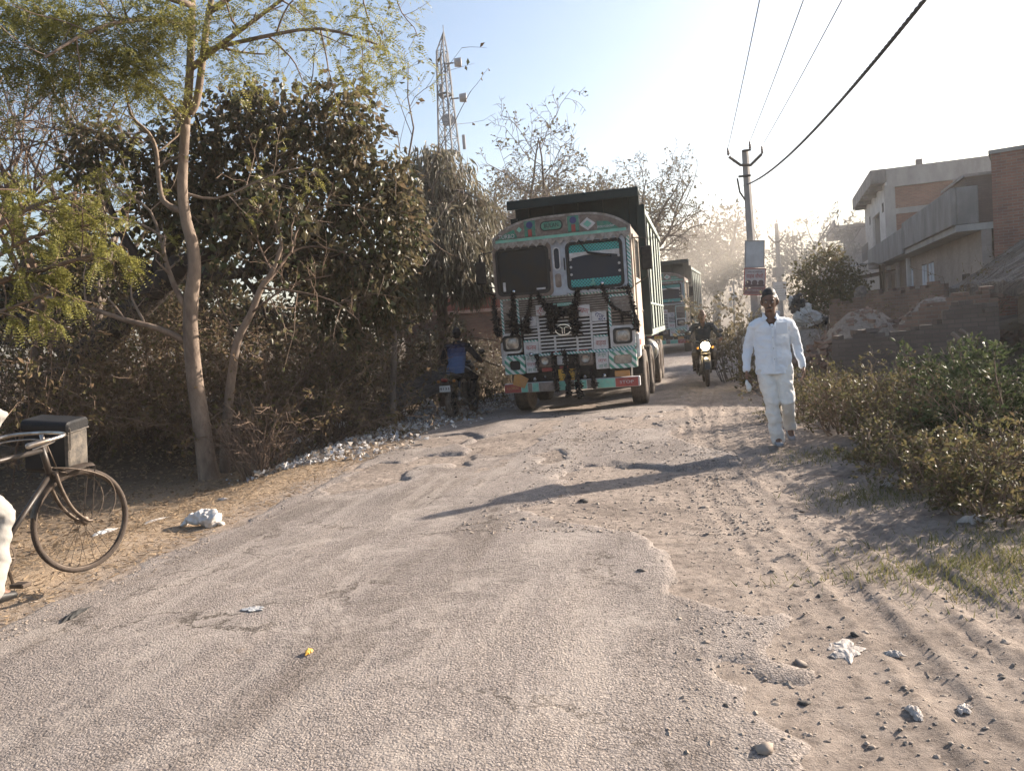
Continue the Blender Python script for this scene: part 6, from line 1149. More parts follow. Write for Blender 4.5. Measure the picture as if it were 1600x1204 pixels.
def bike_wheel(parent, name, c, r, tw, yaw, spokes, tyre, rim, alloy=False):
    M = T4(c, rz=yaw) @ T4((0, 0, 0), ry=R_(90)); mb = MB(); mb.lathe(torus_prof(r - tw, tw, 12), 48, M=M, closed=True); w = mb.build(name, tyre, parent, True); mb = MB()
    mb.lathe([(r - 1.75 * tw, -tw * .7), (r - 1.5 * tw, -tw * .8), (r - 1.5 * tw, tw * .8), (r - 1.75 * tw, tw * .7), (r - 2.2 * tw, 0)], 44, M=M, closed=True); hb = .035
    mb.lathe([(0, -hb * 1.3), (.02, -hb * 1.3), (.032, -hb), (.018, -hb * .5), (.018, hb * .5), (.032, hb), (.02, hb * 1.3), (0, hb * 1.3)], 14, M=M)
    if alloy:
        for k in range(5):
            a = k * 2 * math.pi / 5; d = np.array([math.cos(a), math.sin(a), 0]); mb.tube([d * .03, d * (r - 1.9 * tw)], .017, 5, M=M)
        mb.lathe([(.05, .045), (.125, .045), (.125, .05), (.05, .05)], 24, M=M, closed=True)
    else:
        for k in range(spokes):
            a = k * 2 * math.pi / spokes; sg = 1 if k % 2 else -1; a2 = a + (.55 if (k // 2) % 2 else -.55); mb.tube([(.03 * math.cos(a2), .03 * math.sin(a2), sg * hb * .9), ((r - 1.9 * tw) * math.cos(a), (r - 1.9 * tw) * math.sin(a), 0)], .0017, 3, M=M, cap=False)
    mb.build('rim', rim, w, True); return w
def motorcycle(name, label, loc, rz, lit, plate=None):
    t = thing(name, label, 'motorcycle', loc, rz, 'motorcycles on the road'); st = 0.0
    bike_wheel(t, 'wheel', (0, .66, .305), .305, .046, st, 0, M_['tyre'], M_['bike_black'], True); bike_wheel(t, 'wheel', (0, -.62, .305), .305, .052, 0, 0, M_['tyre'], M_['bike_black'], True)
    mb = MB()
    for sx in (-1, 1): mb.tube([(sx * .085, .66, .305), (sx * .085, .52, .68)], .026, 8); mb.tube([(sx * .085, .52, .68), (sx * .08, .42, .95)], .018, 8)
    mb.box((0, .44, .93), (.22, .06, .03), ch=.01); mb.box((0, .50, .73), (.22, .06, .03), ch=.01); mb.build('fork', M_['bike_metal'], t, True)
    mb = MB(); A = np.linspace(R_(15), R_(150), 10)
    for i in range(9):
        p0 = np.array([0, .66 + .36 * math.cos(A[i]), .305 + .36 * math.sin(A[i])]); p1 = np.array([0, .66 + .36 * math.cos(A[i + 1]), .305 + .36 * math.sin(A[i + 1])]); o = np.array([.058, 0, 0]); n0 = np.array([0, 0, .012]); mb.add([p0 - o, p0 + n0, p0 + o, p1 + o, p1 + n0, p1 - o], [(0, 1, 4, 5), (1, 2, 3, 4)])
    mb.build('front_mudguard', M_['bike_black'], t, True); mb = MB()
    for i in range(9):
        a0, a1 = R_(40 + 12 * i), R_(52 + 12 * i); p0 = np.array([0, -.62 - .38 * math.cos(a0) * 1, .30 + .38 * math.sin(a0)]); p1 = np.array([0, -.62 - .38 * math.cos(a1), .30 + .38 * math.sin(a1)]); o = np.array([.07, 0, 0]); n0 = np.array([0, 0, .015]); mb.add([p0 - o, p0 + n0, p0 + o, p1 + o, p1 + n0, p1 - o], [(0, 1, 4, 5), (1, 2, 3, 4)])
    mb.box((0, -.93, .62), (.14, .05, .22), M=None, ch=.01); mb.build('rear_mudguard', M_['bike_black'], t)
    mb = MB(); mb.tube([(-.37, .20, 1.02), (-.30, .26, 1.03), (-.16, .36, 1.01), (-.06, .41, .97), (.06, .41, .97), (.16, .36, 1.01), (.30, .26, 1.03), (.37, .20, 1.02)], .013, 8); hb = mb.build('handlebar', M_['bike_metal'], t, True)
    for sx in (-1, 1):
        mb = MB(); mb.tube([(sx * .38, .19, 1.02), (sx * .26, .285, 1.03)], .020, 8); mb.build('grip', M_['rubber'], hb, True); mb = MB(); mb.tube([(sx * .36, .26, 1.03), (sx * .24, .36, 1.04)], .007, 5); mb.build('lever', M_['bike_metal'], hb)
        mb = MB(); mb.tube([(sx * .25, .30, 1.04), (sx * .31, .30, 1.12), (sx * .34, .31, 1.19)], .007, 5); mr = mb.build('mirror', M_['bike_black'], t); mb = MB(); mb.lathe([(0, -.012), (.05, -.01), (.062, .0), (.05, .014), (0, .018)], 16, M=T4((sx * .36, .32, 1.21), rx=R_(90)) @ np.array(Matrix.Diagonal((1.15, .8, 1, 1)))); mb.build('mirror_head', M_['bike_black'], mr, True)
        mb = MB(); mb.lathe([(0, -.03), (.028, -.02), (.03, .02), (0, .035)], 10, M=T4((sx * .17, .52, .86), rx=R_(90))); mb.build('indicator', M_['indicator'], t, True); mb = MB(); mb.lathe([(0, -.03), (.028, -.02), (.03, .02), (0, .035)], 10, M=T4((sx * .15, -.86, .74), rx=R_(90))); mb.build('indicator', M_['indicator'], t, True)
    mb = MB(); mb.limb([(0, -.02, .80), (0, .10, .83), (0, .24, .84), (0, .36, .80)], [.10, .155, .15, .08], [.07, .105, .11, .07], ref=(1, 0, 0), k=18); mb.build('fuel_tank', M_['bike_black'], t, True)
    mb = MB(); mb.limb([(0, -.78, .835), (0, -.55, .81), (0, -.3, .79), (0, -.08, .80)], [.085, .125, .13, .09], [.035, .05, .05, .04], ref=(1, 0, 0), k=14); mb.build('seat', M_['seat'], t, True)
    mb = MB(); mb.limb([(0, -.90, .76), (0, -.72, .73), (0, -.5, .68)], [.06, .10, .11], [.05, .07, .08], ref=(1, 0, 0), k=12); tc = mb.build('tail_cowl', M_['bike_black'], t, True); mb = MB(); mb.box((0, -.955, .77), (.13, .05, .07), ch=.02); mb.build('tail_light', M_['tail_red'], t)
    mb = MB(); mb.tube([(-.10, -.55, .84), (-.10, -.88, .90), (0, -.93, .91), (.10, -.88, .90), (.10, -.55, .84)], .012, 6); mb.build('grab_rail', M_['bike_black'], t, True)
    mb = MB(); mb.limb([(0, .02, .30), (0, .12, .38), (0, .18, .56)], [.13, .14, .09], [.12, .12, .09], ref=(1, 0, 0), k=10)
    for k in range(6): mb.box((0, .16 + .006 * k, .44 + .035 * k), (.22, .20, .012), ch=.004)
    mb.build('engine', M_['bike_metal'], t, True); mb = MB(); mb.tube([(.10, .20, .42), (.13, .30, .30), (.14, .10, .22), (.15, -.2, .24)], .022, 8); mb.tube([(.16, -.2, .25), (.18, -.45, .33), (.19, -.80, .40)], [.035, .05, .05], 12); mb.build('exhaust', M_['bike_metal'], t, True)
    mb = MB(); mb.tube([(0, .44, .90), (0, .20, .70), (0, -.25, .66), (0, -.62, .70)], .024, 6); mb.tube([(0, .42, .82), (0, .28, .45), (0, .10, .26), (0, -.22, .32)], .024, 6)
    for sx in (-1, 1): mb.tube([(sx * .10, -.20, .34), (sx * .10, -.62, .305)], .02, 6); mb.tube([(sx * .12, -.60, .34), (sx * .12, -.46, .70)], .028, 8); mb.box((sx * .16, -.28, .58), (.03, .26, .20), ch=.012)
    mb.build('frame', M_['bike_black'], t); mb = MB()
    for sx in (-1, 1): mb.tube([(sx * .08, -.03, .33), (sx * .28, -.03, .33)], .016, 6)
    mb.build('foot_peg', M_['rubber'], t); mb = MB(); mb.limb([(0, .44, .90), (0, .53, .90)], [.10, .115], [.10, .115], ref=(1, 0, 0), k=18); mb.box((0, .47, 1.02), (.16, .10, .06), ch=.02); hs = mb.build('headlamp', M_['bike_black'], t, True)
    mb = MB(); mb.lathe([(0, .045), (.05, .04), (.088, .02), (.095, 0), (0, 0)], 22, M=T4((0, .635, .90), rx=R_(-90))); mb.build('lens', M_['headlamp_on'] if lit else M_['lens'], hs, True)
    mb = MB(); mb.tube([(-.19, .12, .32), (-.22, .22, .55), (.22, .22, .55), (.19, .12, .32)], .012, 6); mb.build('crash_guard', M_['bike_metal'], t, True)
    if plate:
        mb = MB(); mb.box((-.0, -.965, .61), (.21, .014, .115), ch=.004); np_ = mb.build('number_plate', M_['white_plate'], t); text_mb(plate, .065, T4((0, -.975, .61)) @ RXF, .001, .18).build('lettering', M_['black_ink'], np_)
    return t
# the rider going away on the left and the one coming with his lamp on
pA = G(709, 655); pB = G(1106, 604)
AZ_A = R_(15); AZ_B = math.atan2(-pB[0] + .9, -pB[1])        # headings measured from +y towards +x
bikeA = motorcycle('motorcycle', 'dark motorcycle seen from behind riding away beside the litter', (pA[0] + .62 * math.sin(AZ_A), pA[1] + .62 * math.cos(AZ_A), surf(pA[0], pA[1]) + .0), -AZ_A, False, '4131')
bikeB = motorcycle('motorcycle', 'oncoming motorcycle with burning headlamp on the dirt beside the trucks', (pB[0] - .66 * math.sin(AZ_B), pB[1] - .66 * math.cos(AZ_B), surf(pB[0], pB[1] + .6)), -AZ_B, True)
# old roadster bicycle
M_['bicycle_black'] = pm('old black enamel', (.022, .019, .017), (.05, .038, .03), 9, .45, .1, bump=.1, dust=.15, dcol=(.14, .10, .075)); M_['old_chrome'] = pm('old chrome', (.55, .52, .48), (.32, .27, .22), 9, .3, .9, bump=.05); M_['rusty_chrome'] = pm('rusty rim chrome', (.125, .095, .073), (.06, .043, .03), 12, .5, .45, bump=.1); M_['old_tyre'] = pm('worn brown tyre', (.075, .056, .043), (.045, .034, .028), 8, .9, bump=.3, dust=.2, dcol=(.16, .12, .09))
hub = W(128, 812, 5.22); BAZ = R_(14); STEER = R_(13)
c_, s_ = math.cos(BAZ), math.sin(BAZ); fwd = np.array([s_, c_, 0]); grd = hub[2] - .345
borg = np.array([hub[0], hub[1], 0]) - fwd * .62; borg[2] = grd
bic = thing('bicycle', 'old black roadster bicycle with rod brakes and chrome handlebar at the left edge', 'bicycle', borg, -BAZ)
Fh = np.array([0, .62, .345]); Rh = np.array([0, -.52, .345]); BB = np.array([0, -.06, .29]); HT = np.array([0, .37, .86]); HB = np.array([0, .41, .70]); ST = np.array([0, -.22, .84])
bike_wheel(bic, 'wheel', Fh, .345, .019, -STEER, 32, M_['old_tyre'], M_['rusty_chrome']); bike_wheel(bic, 'wheel', Rh, .345, .019, 0, 36, M_['old_tyre'], M_['rusty_chrome'])
mb = MB()
for a, b_, r in ((HT, ST, .016), (HB, BB, .017), (ST, BB, .016), (HT + [0, -.01, .05], HB - [0, 0, .03], .02)): mb.tube([a, b_], r, 10)
for sx in (-1, 1): mb.tube([BB + [sx * .03, 0, 0], Rh + [sx * .055, 0, 0]], .011, 8); mb.tube([ST + [sx * .015, 0, 0], Rh + [sx * .055, 0, 0]], .009, 8)
mb.build('frame', M_['bicycle_black'], bic, True)
SM = T4((0, .425, 0), rz=-STEER) @ T4((0, -.425, 0)); mb = MB()
for sx in (-1, 1): mb.tube(smooth_path([(sx * .035, .425, .70), (sx * .05, .445, .58), (sx * .052, .50, .45), (sx * .052, .58, .36), (sx * .052, .625, .345)], 5), [.013] * 15 + [.011] * 6, 8, M=SM)
mb.tube([(-.04, .425, .70), (.04, .425, .70)], .018, 8, M=SM); mb.build('fork', M_['rusty_chrome'], bic, True)
mb = MB(); mb.tube([(0, .40, .84), (0, .385, .96)], .014, 8, M=SM); mb.tube(smooth_path([(-.29, .13, .93), (-.30, .25, .945), (-.27, .36, .96), (-.10, .41, .965), (.10, .41, .965), (.27, .36, .96), (.30, .25, .945), (.29, .13, .93)], 5), .0115, 10, M=SM); hbq = mb.build('handlebar', M_['old_chrome'], bic, True)
for sx in (-1, 1):
    mb = MB(); mb.limb([(sx * .297, .24, .943), (sx * .289, .12, .929)], [.017, .018], k=10, M=SM); mb.build('grip', M_['old_chrome'] if sx > 0 else M_['rubber'], hbq, True)
    mb = MB(); mb.tube(smooth_path([(sx * .26, .16, .90), (sx * .25, .30, .925), (sx * .10, .37, .93), (0, .39, .92)], 4), .005, 6, M=SM); mb.build('brake_lever', M_['old_chrome'], hbq, True)
mb = MB(); mb.tube([(.0, .40, .93), (.0, .46, .72)], .005, 5, M=SM)
for sx in (-1, 1): mb.tube([(0, .46, .72), (sx * .03, .465, .70), (sx * .032, .50, .69)], .005, 5, M=SM)
mb.build('brake_rod', M_['rusty_chrome'], bic, True)
mb = MB(); A = np.linspace(R_(78), R_(165), 14)
for i in range(13):
    P0 = [np.array([x, .625 + .375 * math.cos(A[i]), .345 + .375 * math.sin(A[i]) + dz]) for x, dz in ((-.032, -.014), (-.018, .004), (0, .010), (.018, .004), (.032, -.014))]; P1 = [np.array([x, .625 + .375 * math.cos(A[i + 1]), .345 + .375 * math.sin(A[i + 1]) + dz]) for x, dz in ((-.032, -.014), (-.018, .004), (0, .010), (.018, .004), (.032, -.014))]
    mb.add(P0 + P1, [(k, k + 1, 6 + k, 5 + k) for k in range(4)], M=SM)
mb.build('mudguard', M_['rusty_chrome'], bic, True); mb = MB()
for sx in (-1, 1): mb.tube([(sx * .045, .625, .345), (sx * .034, .70, .70)], .0035, 5, M=SM)
mb.build('mudguard_stay', M_['rusty_chrome'], bic)
mb = MB()
for sx in (-1, 1): mb.tube(smooth_path([(sx * .05, .40, .74), (sx * .07, .50, .72), (sx * .075, .66, .66), (sx * .07, .77, .58), (sx * .065, .80, .46), (sx * .06, .745, .355), (sx * .055, .64, .345)], 5), .0055, 6, M=SM)
mb.build('front_carrier', M_['rusty_chrome'], bic, True)
mb = MB(); MC = T4(BB + [.055, 0, 0], ry=R_(90)); mb.lathe([(.078, -.002), (.095, -.002), (.098, .0), (.095, .002), (.078, .002)], 40, M=MC, closed=True)
for k in range(5): a = k * 2 * math.pi / 5; mb.tube([(.01 * math.cos(a), .01 * math.sin(a), 0), (.082 * math.cos(a), .082 * math.sin(a), 0)], .008, 5, M=MC)
mb.lathe([(0, -.02), (.022, -.015), (.022, .015), (0, .02)], 12, M=MC); mb.build('chainring', M_['rusty_chrome'], bic); mb = MB(); mb.tube([BB + [.07, 0, 0], BB + [.08, .03, -.165]], .010, 6); mb.box(BB + [.13, .03, -.17], (.10, .07, .025), ch=.006); mb.build('crank', M_['rusty_chrome'], bic); mb = MB(); mb.tube([BB + [-.07, 0, 0], BB + [-.08, -.03, .165]], .010, 6); mb.box(BB + [-.13, -.03, .17], (.10, .07, .025), ch=.006); mb.build('crank', M_['rusty_chrome'], bic)
mb = MB(); mb.limb([ST + [0, -.14, .10], ST + [0, 0, .11], ST + [0, .15, .10]], [.10, .085, .03], [.04, .035, .025], ref=(1, 0, 0)); mb.tube([ST, ST + [0, 0, .09]], .012, 8); mb.build('saddle', M_['seat'], bic, True); mb = MB(); mb.tube([BB + [.055, .0, .095], Rh + [.055, 0, .045]], .006, 4); mb.tube([BB + [.055, .0, -.095], Rh + [.055, 0, -.045]], .006, 4); mb.build('chain', M_['rust'], bic)
# the box carried before the handlebar
M_['box_top'] = pm('black rexine', (.012, .012, .013), (.022, .021, .021), 7, .6, bump=.3, bscale=50, spec=.25); M_['box_side'] = pm('dusty grey rexine', (.055, .05, .046), (.035, .032, .03), 6, .75, bump=.3, bscale=40, dust=.35)
pbx = W(88, 700, 5.30); bx = thing('carry_box', 'black carry bag with rounded lid and grey end hung before the bicycle handlebar', 'bag', pbx, -BAZ - .42); bx.rotation_euler = (R_(4), R_(7), -.06)
prof = rrect(.23, .30, .035, 4); mb = MB(); n_ = len(prof)
def loftx(mb, secs, mi=0):
    base = mb.n; V = []; k = len(secs[0][1])
    for x, pr in secs: V += [(x, a, b_) for a, b_ in pr]
    F = [(s0 * k + q, s0 * k + (q + 1) % k, (s0 + 1) * k + (q + 1) % k, (s0 + 1) * k + q) for s0 in range(len(secs) - 1) for q in range(k)]; F += [tuple(range(k))[::-1], tuple(range((len(secs) - 1) * k, len(secs) * k))]
    mb.add(V, F, mi)
loftx(mb, [(-.15, rrect(.20, .28, .03, 4)), (-.145, rrect(.22, .295, .035, 4)), (.13, rrect(.22, .295, .035, 4))]); mb.build('bag_body', M_['box_top'], bx)
mb = MB(); loftx(mb, [(.131, rrect(.222, .297, .035, 4)), (.150, rrect(.215, .29, .035, 4)), (.156, rrect(.19, .265, .03, 4))]); mb.build('bag_end', M_['box_side'], bx)
mb = MB(); loftx(mb, [(-.165, rrect(.225, .055, .026, 4, 0, .165)), (-.155, rrect(.25, .085, .034, 4, 0, .165)), (.15, rrect(.25, .085, .034, 4, 0, .165)), (.162, rrect(.225, .06, .028, 4, 0, .165))]); mb.build('bag_lid', M_['box_top'], bx)
mb = MB(); mb.tube([(.158, .115, .135), (.166, .0, .135), (.158, -.115, .135)], .006, 6); mb.tube([(.13, -.1, .19), (.166, -.10, .16), (.163, -.10, .02)], .005, 5); mb.build('piping', M_['box_side'], bx)
for y in (-.06, .06): mb = MB(); mb.box((-.02, y - .0, -.152), (.30, .025, .006)); mb.build('strap', M_['rubber'], bx)
# ------------------------------------------------------------------ people: one continuous body each, clothes as children (figures face local -y)
M_['skin'] = pm('dark brown skin', (.17, .095, .063), (.135, .073, .048), 9, .5, bump=.1, bscale=120, spec=.35)
M_['hair'] = pm('black hair', (.012, .010, .009), (.02, .016, .014), 14, .6, bump=.5, bscale=90)
M_['hair_grey'] = pm('cropped greying hair', (.05, .045, .042), (.025, .022, .02), 14, .7, bump=.5, bscale=90)
def clothm(name, c1, c2, bump=.5, sc=7): return pm(name, c1, c2, 3, .85, bump=bump * 1.6, bscale=sc, spec=.15, stretch=(1, 1.2, .6))
M_['shirt_white'] = clothm('white cotton shirt', (.76, .79, .83), (.70, .73, .78)); M_['trouser_white'] = clothm('off white cotton trousers', (.76, .73, .68), (.68, .65, .61)); M_['shoe_grey'] = pm('grey canvas shoe', (.30, .31, .33), (.22, .23, .25), 8, .8, bump=.3); M_['sole'] = pm('pale sole', (.50, .49, .47), (.35, .33, .31), 6, .7, bump=0)
M_['kurta'] = clothm('cream white homespun', (.33, .315, .29), (.28, .265, .245)); M_['shirt_dark'] = clothm('dark slate shirt', (.055, .065, .075), (.035, .04, .048)); M_['trouser_dark'] = clothm('dark trousers', (.03, .028, .028), (.02, .019, .019)); M_['trouser_grey'] = clothm('dusty grey trousers', (.13, .115, .10), (.08, .07, .062)); M_['shoe_black'] = pm('black shoe', (.018, .017, .016), None, 6, .5, bump=.1)
M_['eye_white'] = pm('eye white', (.45, .42, .40), None, 5, .2, bump=0); M_['iris'] = pm('dark iris', (.015, .01, .008), None, 5, .2, bump=0); M_['lip'] = pm('lips', (.11, .05, .04), None, 8, .5, bump=0)
M_['carry_white'] = pm('thin white plastic', (.72, .72, .70), (.60, .60, .58), 9, .45, bump=.4, bscale=25)
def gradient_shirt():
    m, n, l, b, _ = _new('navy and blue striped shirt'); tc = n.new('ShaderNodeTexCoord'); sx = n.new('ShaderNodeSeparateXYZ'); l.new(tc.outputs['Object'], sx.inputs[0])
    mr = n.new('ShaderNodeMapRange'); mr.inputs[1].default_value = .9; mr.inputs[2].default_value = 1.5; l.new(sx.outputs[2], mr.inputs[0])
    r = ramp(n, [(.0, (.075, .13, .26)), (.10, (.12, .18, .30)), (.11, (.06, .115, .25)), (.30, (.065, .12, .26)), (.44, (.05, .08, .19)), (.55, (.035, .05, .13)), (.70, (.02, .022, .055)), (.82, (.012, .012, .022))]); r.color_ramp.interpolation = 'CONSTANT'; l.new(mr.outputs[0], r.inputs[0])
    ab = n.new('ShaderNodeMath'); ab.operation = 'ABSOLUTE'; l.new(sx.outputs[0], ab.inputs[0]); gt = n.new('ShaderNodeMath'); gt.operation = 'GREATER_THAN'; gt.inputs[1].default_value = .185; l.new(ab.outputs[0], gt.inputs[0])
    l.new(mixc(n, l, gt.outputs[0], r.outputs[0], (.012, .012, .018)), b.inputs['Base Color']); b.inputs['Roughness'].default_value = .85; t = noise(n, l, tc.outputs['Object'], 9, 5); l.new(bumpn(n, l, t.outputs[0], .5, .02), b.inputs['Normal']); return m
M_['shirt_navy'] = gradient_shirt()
def fuse(mb, name, mats, parent, vox=.0075, smooth=3, wrinkle=0.0, seed=0):
    """melt overlapping closed pieces into one continuous surface"""
    o = mb.build(name, mats, None); r = o.modifiers.new('r', 'REMESH'); r.mode = 'VOXEL'; r.voxel_size = vox; r.use_smooth_shade = True
    s_ = o.modifiers.new('s', 'SMOOTH'); s_.factor = .5; s_.iterations = smooth; bpy.context.view_layer.update(); dg = bpy.context.evaluated_depsgraph_get(); me = bpy.data.meshes.new_from_object(o.evaluated_get(dg)); old = o.data; o.modifiers.clear(); o.data = me; bpy.data.meshes.remove(old); me.name = name
    me.polygons.foreach_set('use_smooth', np.ones(len(me.polygons), bool))
    if not me.materials:
        for m in (mats if isinstance(mats, (list, tuple)) else [mats]): me.materials.append(m)
    if wrinkle > 0:
        V = np.zeros(len(me.vertices) * 3); me.vertices.foreach_get('co', V); V = V.reshape(-1, 3); N = np.zeros(len(me.vertices) * 3); me.vertices.foreach_get('normal', N); N = N.reshape(-1, 3)
        w = fbm(V[:, 0] * 9 + V[:, 2] * 5 + 3.1 * seed, V[:, 2] * 13 - V[:, 1] * 8, 70 + seed, 3) - .45; w2 = 1 - np.abs(2 * fbm(V[:, 0] * 5 + V[:, 1] * 4 + V[:, 2] * 9, V[:, 2] * 4 - V[:, 0] * 7, 90 + seed, 3) - 1); V += N * (wrinkle * (w * 1.0 + .8 * (w2 - .8)))[:, None]; me.vertices.foreach_set('co', V.astype(np.float32).ravel()); me.update()
    if parent is not None: o.parent = parent
    return o
def cut_below(o, z, nek):
    """an open hem: everything under the hem line goes, the last row is drawn to it"""
    import bmesh
    bm = bmesh.new(); bm.from_mesh(o.data); bmesh.ops.bisect_plane(bm, geom=bm.verts[:] + bm.edges[:] + bm.faces[:], plane_co=(0, 0, z), plane_no=(.03, .05, 1), clear_inner=True)
    bmesh.ops.delete(bm, geom=[q for q in bm.verts if (q.co.y < nek[1] + .02 and q.co.z > nek[2] - .125 + abs(q.co.x - nek[0]) * 1.6) or (q.co.z > nek[2] - .012 and abs(q.co.x - nek[0]) < .1)], context='VERTS'); bm.to_mesh(o.data); bm.free()
    s_ = o.modifiers.new('cloth', 'SOLIDIFY'); s_.thickness = .004; s_.offset = -1
def hand(mb, wrist, d, n, side, curl=.5, spread=.1, sc=1.0):
    """palm, four unequal bent fingers and a thumb from the side of the palm: d along the hand, n palm normal, side towards the thumb"""
    d, n = nrm(d), nrm(n); side = nrm(side - d * np.dot(side, d)); n = nrm(np.cross(d, side)) * (1 if np.dot(np.cross(d, side), n) > 0 else -1); w = np.asarray(wrist, float)
    mb.limb([w - d * .02, w + d * .03 * sc, w + d * .085 * sc], [.026 * sc, .036 * sc, .041 * sc], [.021 * sc, .016 * sc, .013 * sc], ref=side, k=12)
    for k, (off, L) in enumerate(((.030, .070), (.010, .080), (-.010, .074), (-.029, .058))):
        p = w + d * .083 * sc + side * off * sc; dirv = nrm(d + side * (off / .03) * spread); P = [p]
        for j, fr in enumerate((.45, .32, .23)):
            a = curl * (.55 + .35 * j) * (1 + .08 * k); dirv = nrm(dirv * math.cos(a) + n * math.sin(a)); P.append(P[-1] + dirv * L * fr * sc)
        mb.limb(P, [.0092 * sc, .0088 * sc, .0082 * sc, .0072 * sc], k=8)
    p = w + d * .028 * sc + side * .030 * sc; a1 = nrm(d * .6 + side * .75 + n * .25); a2 = nrm(d * .85 + side * .3 + n * (.3 + .5 * curl)); mb.limb([p, p + a1 * .035 * sc, p + a1 * .035 * sc + a2 * .03 * sc, p + a1 * .035 * sc + a2 * .052 * sc], [.013 * sc, .0115 * sc, .010 * sc, .008 * sc], k=8)
def person(name, label, loc, rz, J, shirt, trousers, shoe, hair='hair', sleeve=1.0, stout=1.0, hem=.80, bald=False, moustache=True, curl=(.5, .5), tuck=False, pocket=False, feet=None, group=None):
    t = thing(name, label, 'person', loc, rz, group); v = lambda k: np.array(J[k], float)
    pel, che, nek, hed = v('pelvis'), v('chest'), v('neck'), v('head'); yaw, tilt = J.get('yaw', 0), J.get('tilt', 0)
    body = MB(); MHd = T4(hed, rz=yaw, rx=tilt, sc=1.06)
    sw = np.linalg.norm(v('sh_l') - v('sh_r')) / 2; sdir = nrm(v('sh_l') - v('sh_r'))
    def torso(mb, e, bot=None):
        P = [pel - [0, 0, .10], pel, pel * .6 + che * .4, che, che * .45 + nek * .55 - [0, 0, .02], nek - nrm(nek - che) * .035]; mb.limb(P, np.array([.150, .165, .150 * stout, .175, sw * .92, .075]) + e, np.array([.105, .118, .112 * stout, .122, .095, .06]) + e, ref=sdir, k=22)
    torso(body, -.032); body.limb([nek - (hed - nek) * .35, nek, nek * .45 + hed * .55], [.062, .055, .055], [.062, .056, .056], ref=(1, 0, 0), k=14)
    # head: cranium, face, jaw, nose, brow, ears, mouth
    h = MB(); h.limb([(0, .012, -.02), (0, .014, .04), (0, .012, .075)], [.070, .076, .060], [.088, .096, .075], ref=(1, 0, 0), k=20); h.limb([(0, -.018, -.095), (0, -.026, -.065), (0, -.022, -.02), (0, -.014, .03)], [.030, .050, .060, .064], [.030, .052, .066, .072], ref=(1, 0, 0), k=18)
    h.limb([(0, -.086, .012), (0, -.098, -.012), (0, -.112, -.034), (0, -.098, -.042)], [.009, .011, .016, .012], [.010, .012, .012, .008], ref=(1, 0, 0), k=10); h.limb([(-.045, -.076, .022), (0, -.088, .020), (.045, -.076, .022)], [.010, .010, .010], k=8)
    h.limb([(-.022, -.084, -.066), (0, -.092, -.064), (.022, -.084, -.066)], [.006, .009, .006], k=8); h.limb([(-.020, -.082, -.076), (0, -.089, -.077), (.020, -.082, -.076)], [.006, .008, .006], k=8)
    for sx in (-1, 1): h.limb([(sx * .076, .012, .022), (sx * .083, .016, .0), (sx * .076, .008, -.032)], [.010, .012, .009], [.017, .020, .010], ref=(1, 0, 0), k=10)
    for Vv in h.v: pass
    off = body.n; body.add(np.concatenate(h.v), [tuple(f) for arr, _ in h.f for f in arr.tolist()], 0, M=MHd)
    for sd, cu in (('r', curl[0]), ('l', curl[1])):
        S, E, Wr = v('sh_' + sd), v('el_' + sd), v('wr_' + sd); S2 = S - [0, 0, .028]; body.limb([nek - [0, 0, .06], S2], [.05, .05], [.06, .055], ref=(0, 0, 1), k=10); body.limb([S2, S2 * .5 + E * .5, E, E * .55 + Wr * .45, Wr], [.040, .036, .031, .029, .024], k=12)
        hd = v('hd_' + sd); hand(body, Wr, hd, v('pn_' + sd), v('th_' + sd), cu)
        Hp, K, A = v('hip_' + sd), v('kn_' + sd), v('an_' + sd); body.limb([Hp, Hp * .5 + K * .5, K, K * .6 + A * .4, A], [.070, .060, .045, .042, .032], k=14); body.limb([A, A * .4 + v('to_' + sd) * .6, v('to_' + sd)], [.036, .036, .028], [.034, .028, .020], ref=(1, 0, 0), k=10)
    fuse(body, 'body', M_['skin'], t, .0068, 2)
    # shirt
    sh = MB(); torso(sh, .012)
    for sd in 'rl': S = v('sh_' + sd); sh.limb([nek - [0, -.005, .065], nek * .5 + S * .5 - [0, 0, .035], S - [0, 0, .02]], [.062, .062, .062], [.085, .085, .072], ref=(0, 0, 1), k=14); P0 = pel * 1.0; hemz = hem
    if not tuck: sh.limb([np.array([pel[0], pel[1], hemz - .06]), pel, pel * .6 + che * .4], [.198, .190, .164 * stout], [.150, .142, .124 * stout], ref=sdir, k=22)
    for sd in 'rl':
        S, E, Wr = v('sh_' + sd), v('el_' + sd), v('wr_' + sd); en = E * (1 - 1) + (S + (E - S) * min(1, sleeve * 2)) if sleeve < .5 else Wr - nrm(Wr - E) * .012
        if sleeve < .5: sh.limb([S, S * .5 + en * .5, en], [.070, .066, .062], k=14)
        else: S2 = S - [0, 0, .028]; sh.limb([S2, S2 * .5 + E * .5, E, E * .5 + Wr * .5, en], [.064, .060, .054, .052, .042], k=14)
    so = fuse(sh, 'shirt', M_[shirt], t, .0085, 4, .030, 1)
    if not tuck: cut_below(so, hem, nek)
    # collar and placket
    mb = MB(); up = nrm(hed - nek)
    for sx in (-1, 1):
        a = nek + up * .03; pts = [a + np.array([0, .062, .012]), a + np.array([sx * .055, .035, .01]), a + np.array([sx * .066, -.012, -.004]), a + np.array([sx * .055, -.050, -.026]), a + np.array([sx * .036, -.074, -.055])]; low = [p + np.array([sx * .028, (-.014 if i > 1 else .014), -.048 - .012 * (i == 3)]) for i, p in enumerate(pts)]; low[-1] = pts[-1] + np.array([sx * .03, -.012, -.025])
        n_ = len(pts); mb.add(pts + low, [(i, i + 1, n_ + i + 1, n_ + i) for i in range(n_ - 1)])
    co = mb.build('collar', M_[shirt], so); sol = co.modifiers.new('thick', 'SOLIDIFY'); sol.thickness = .004
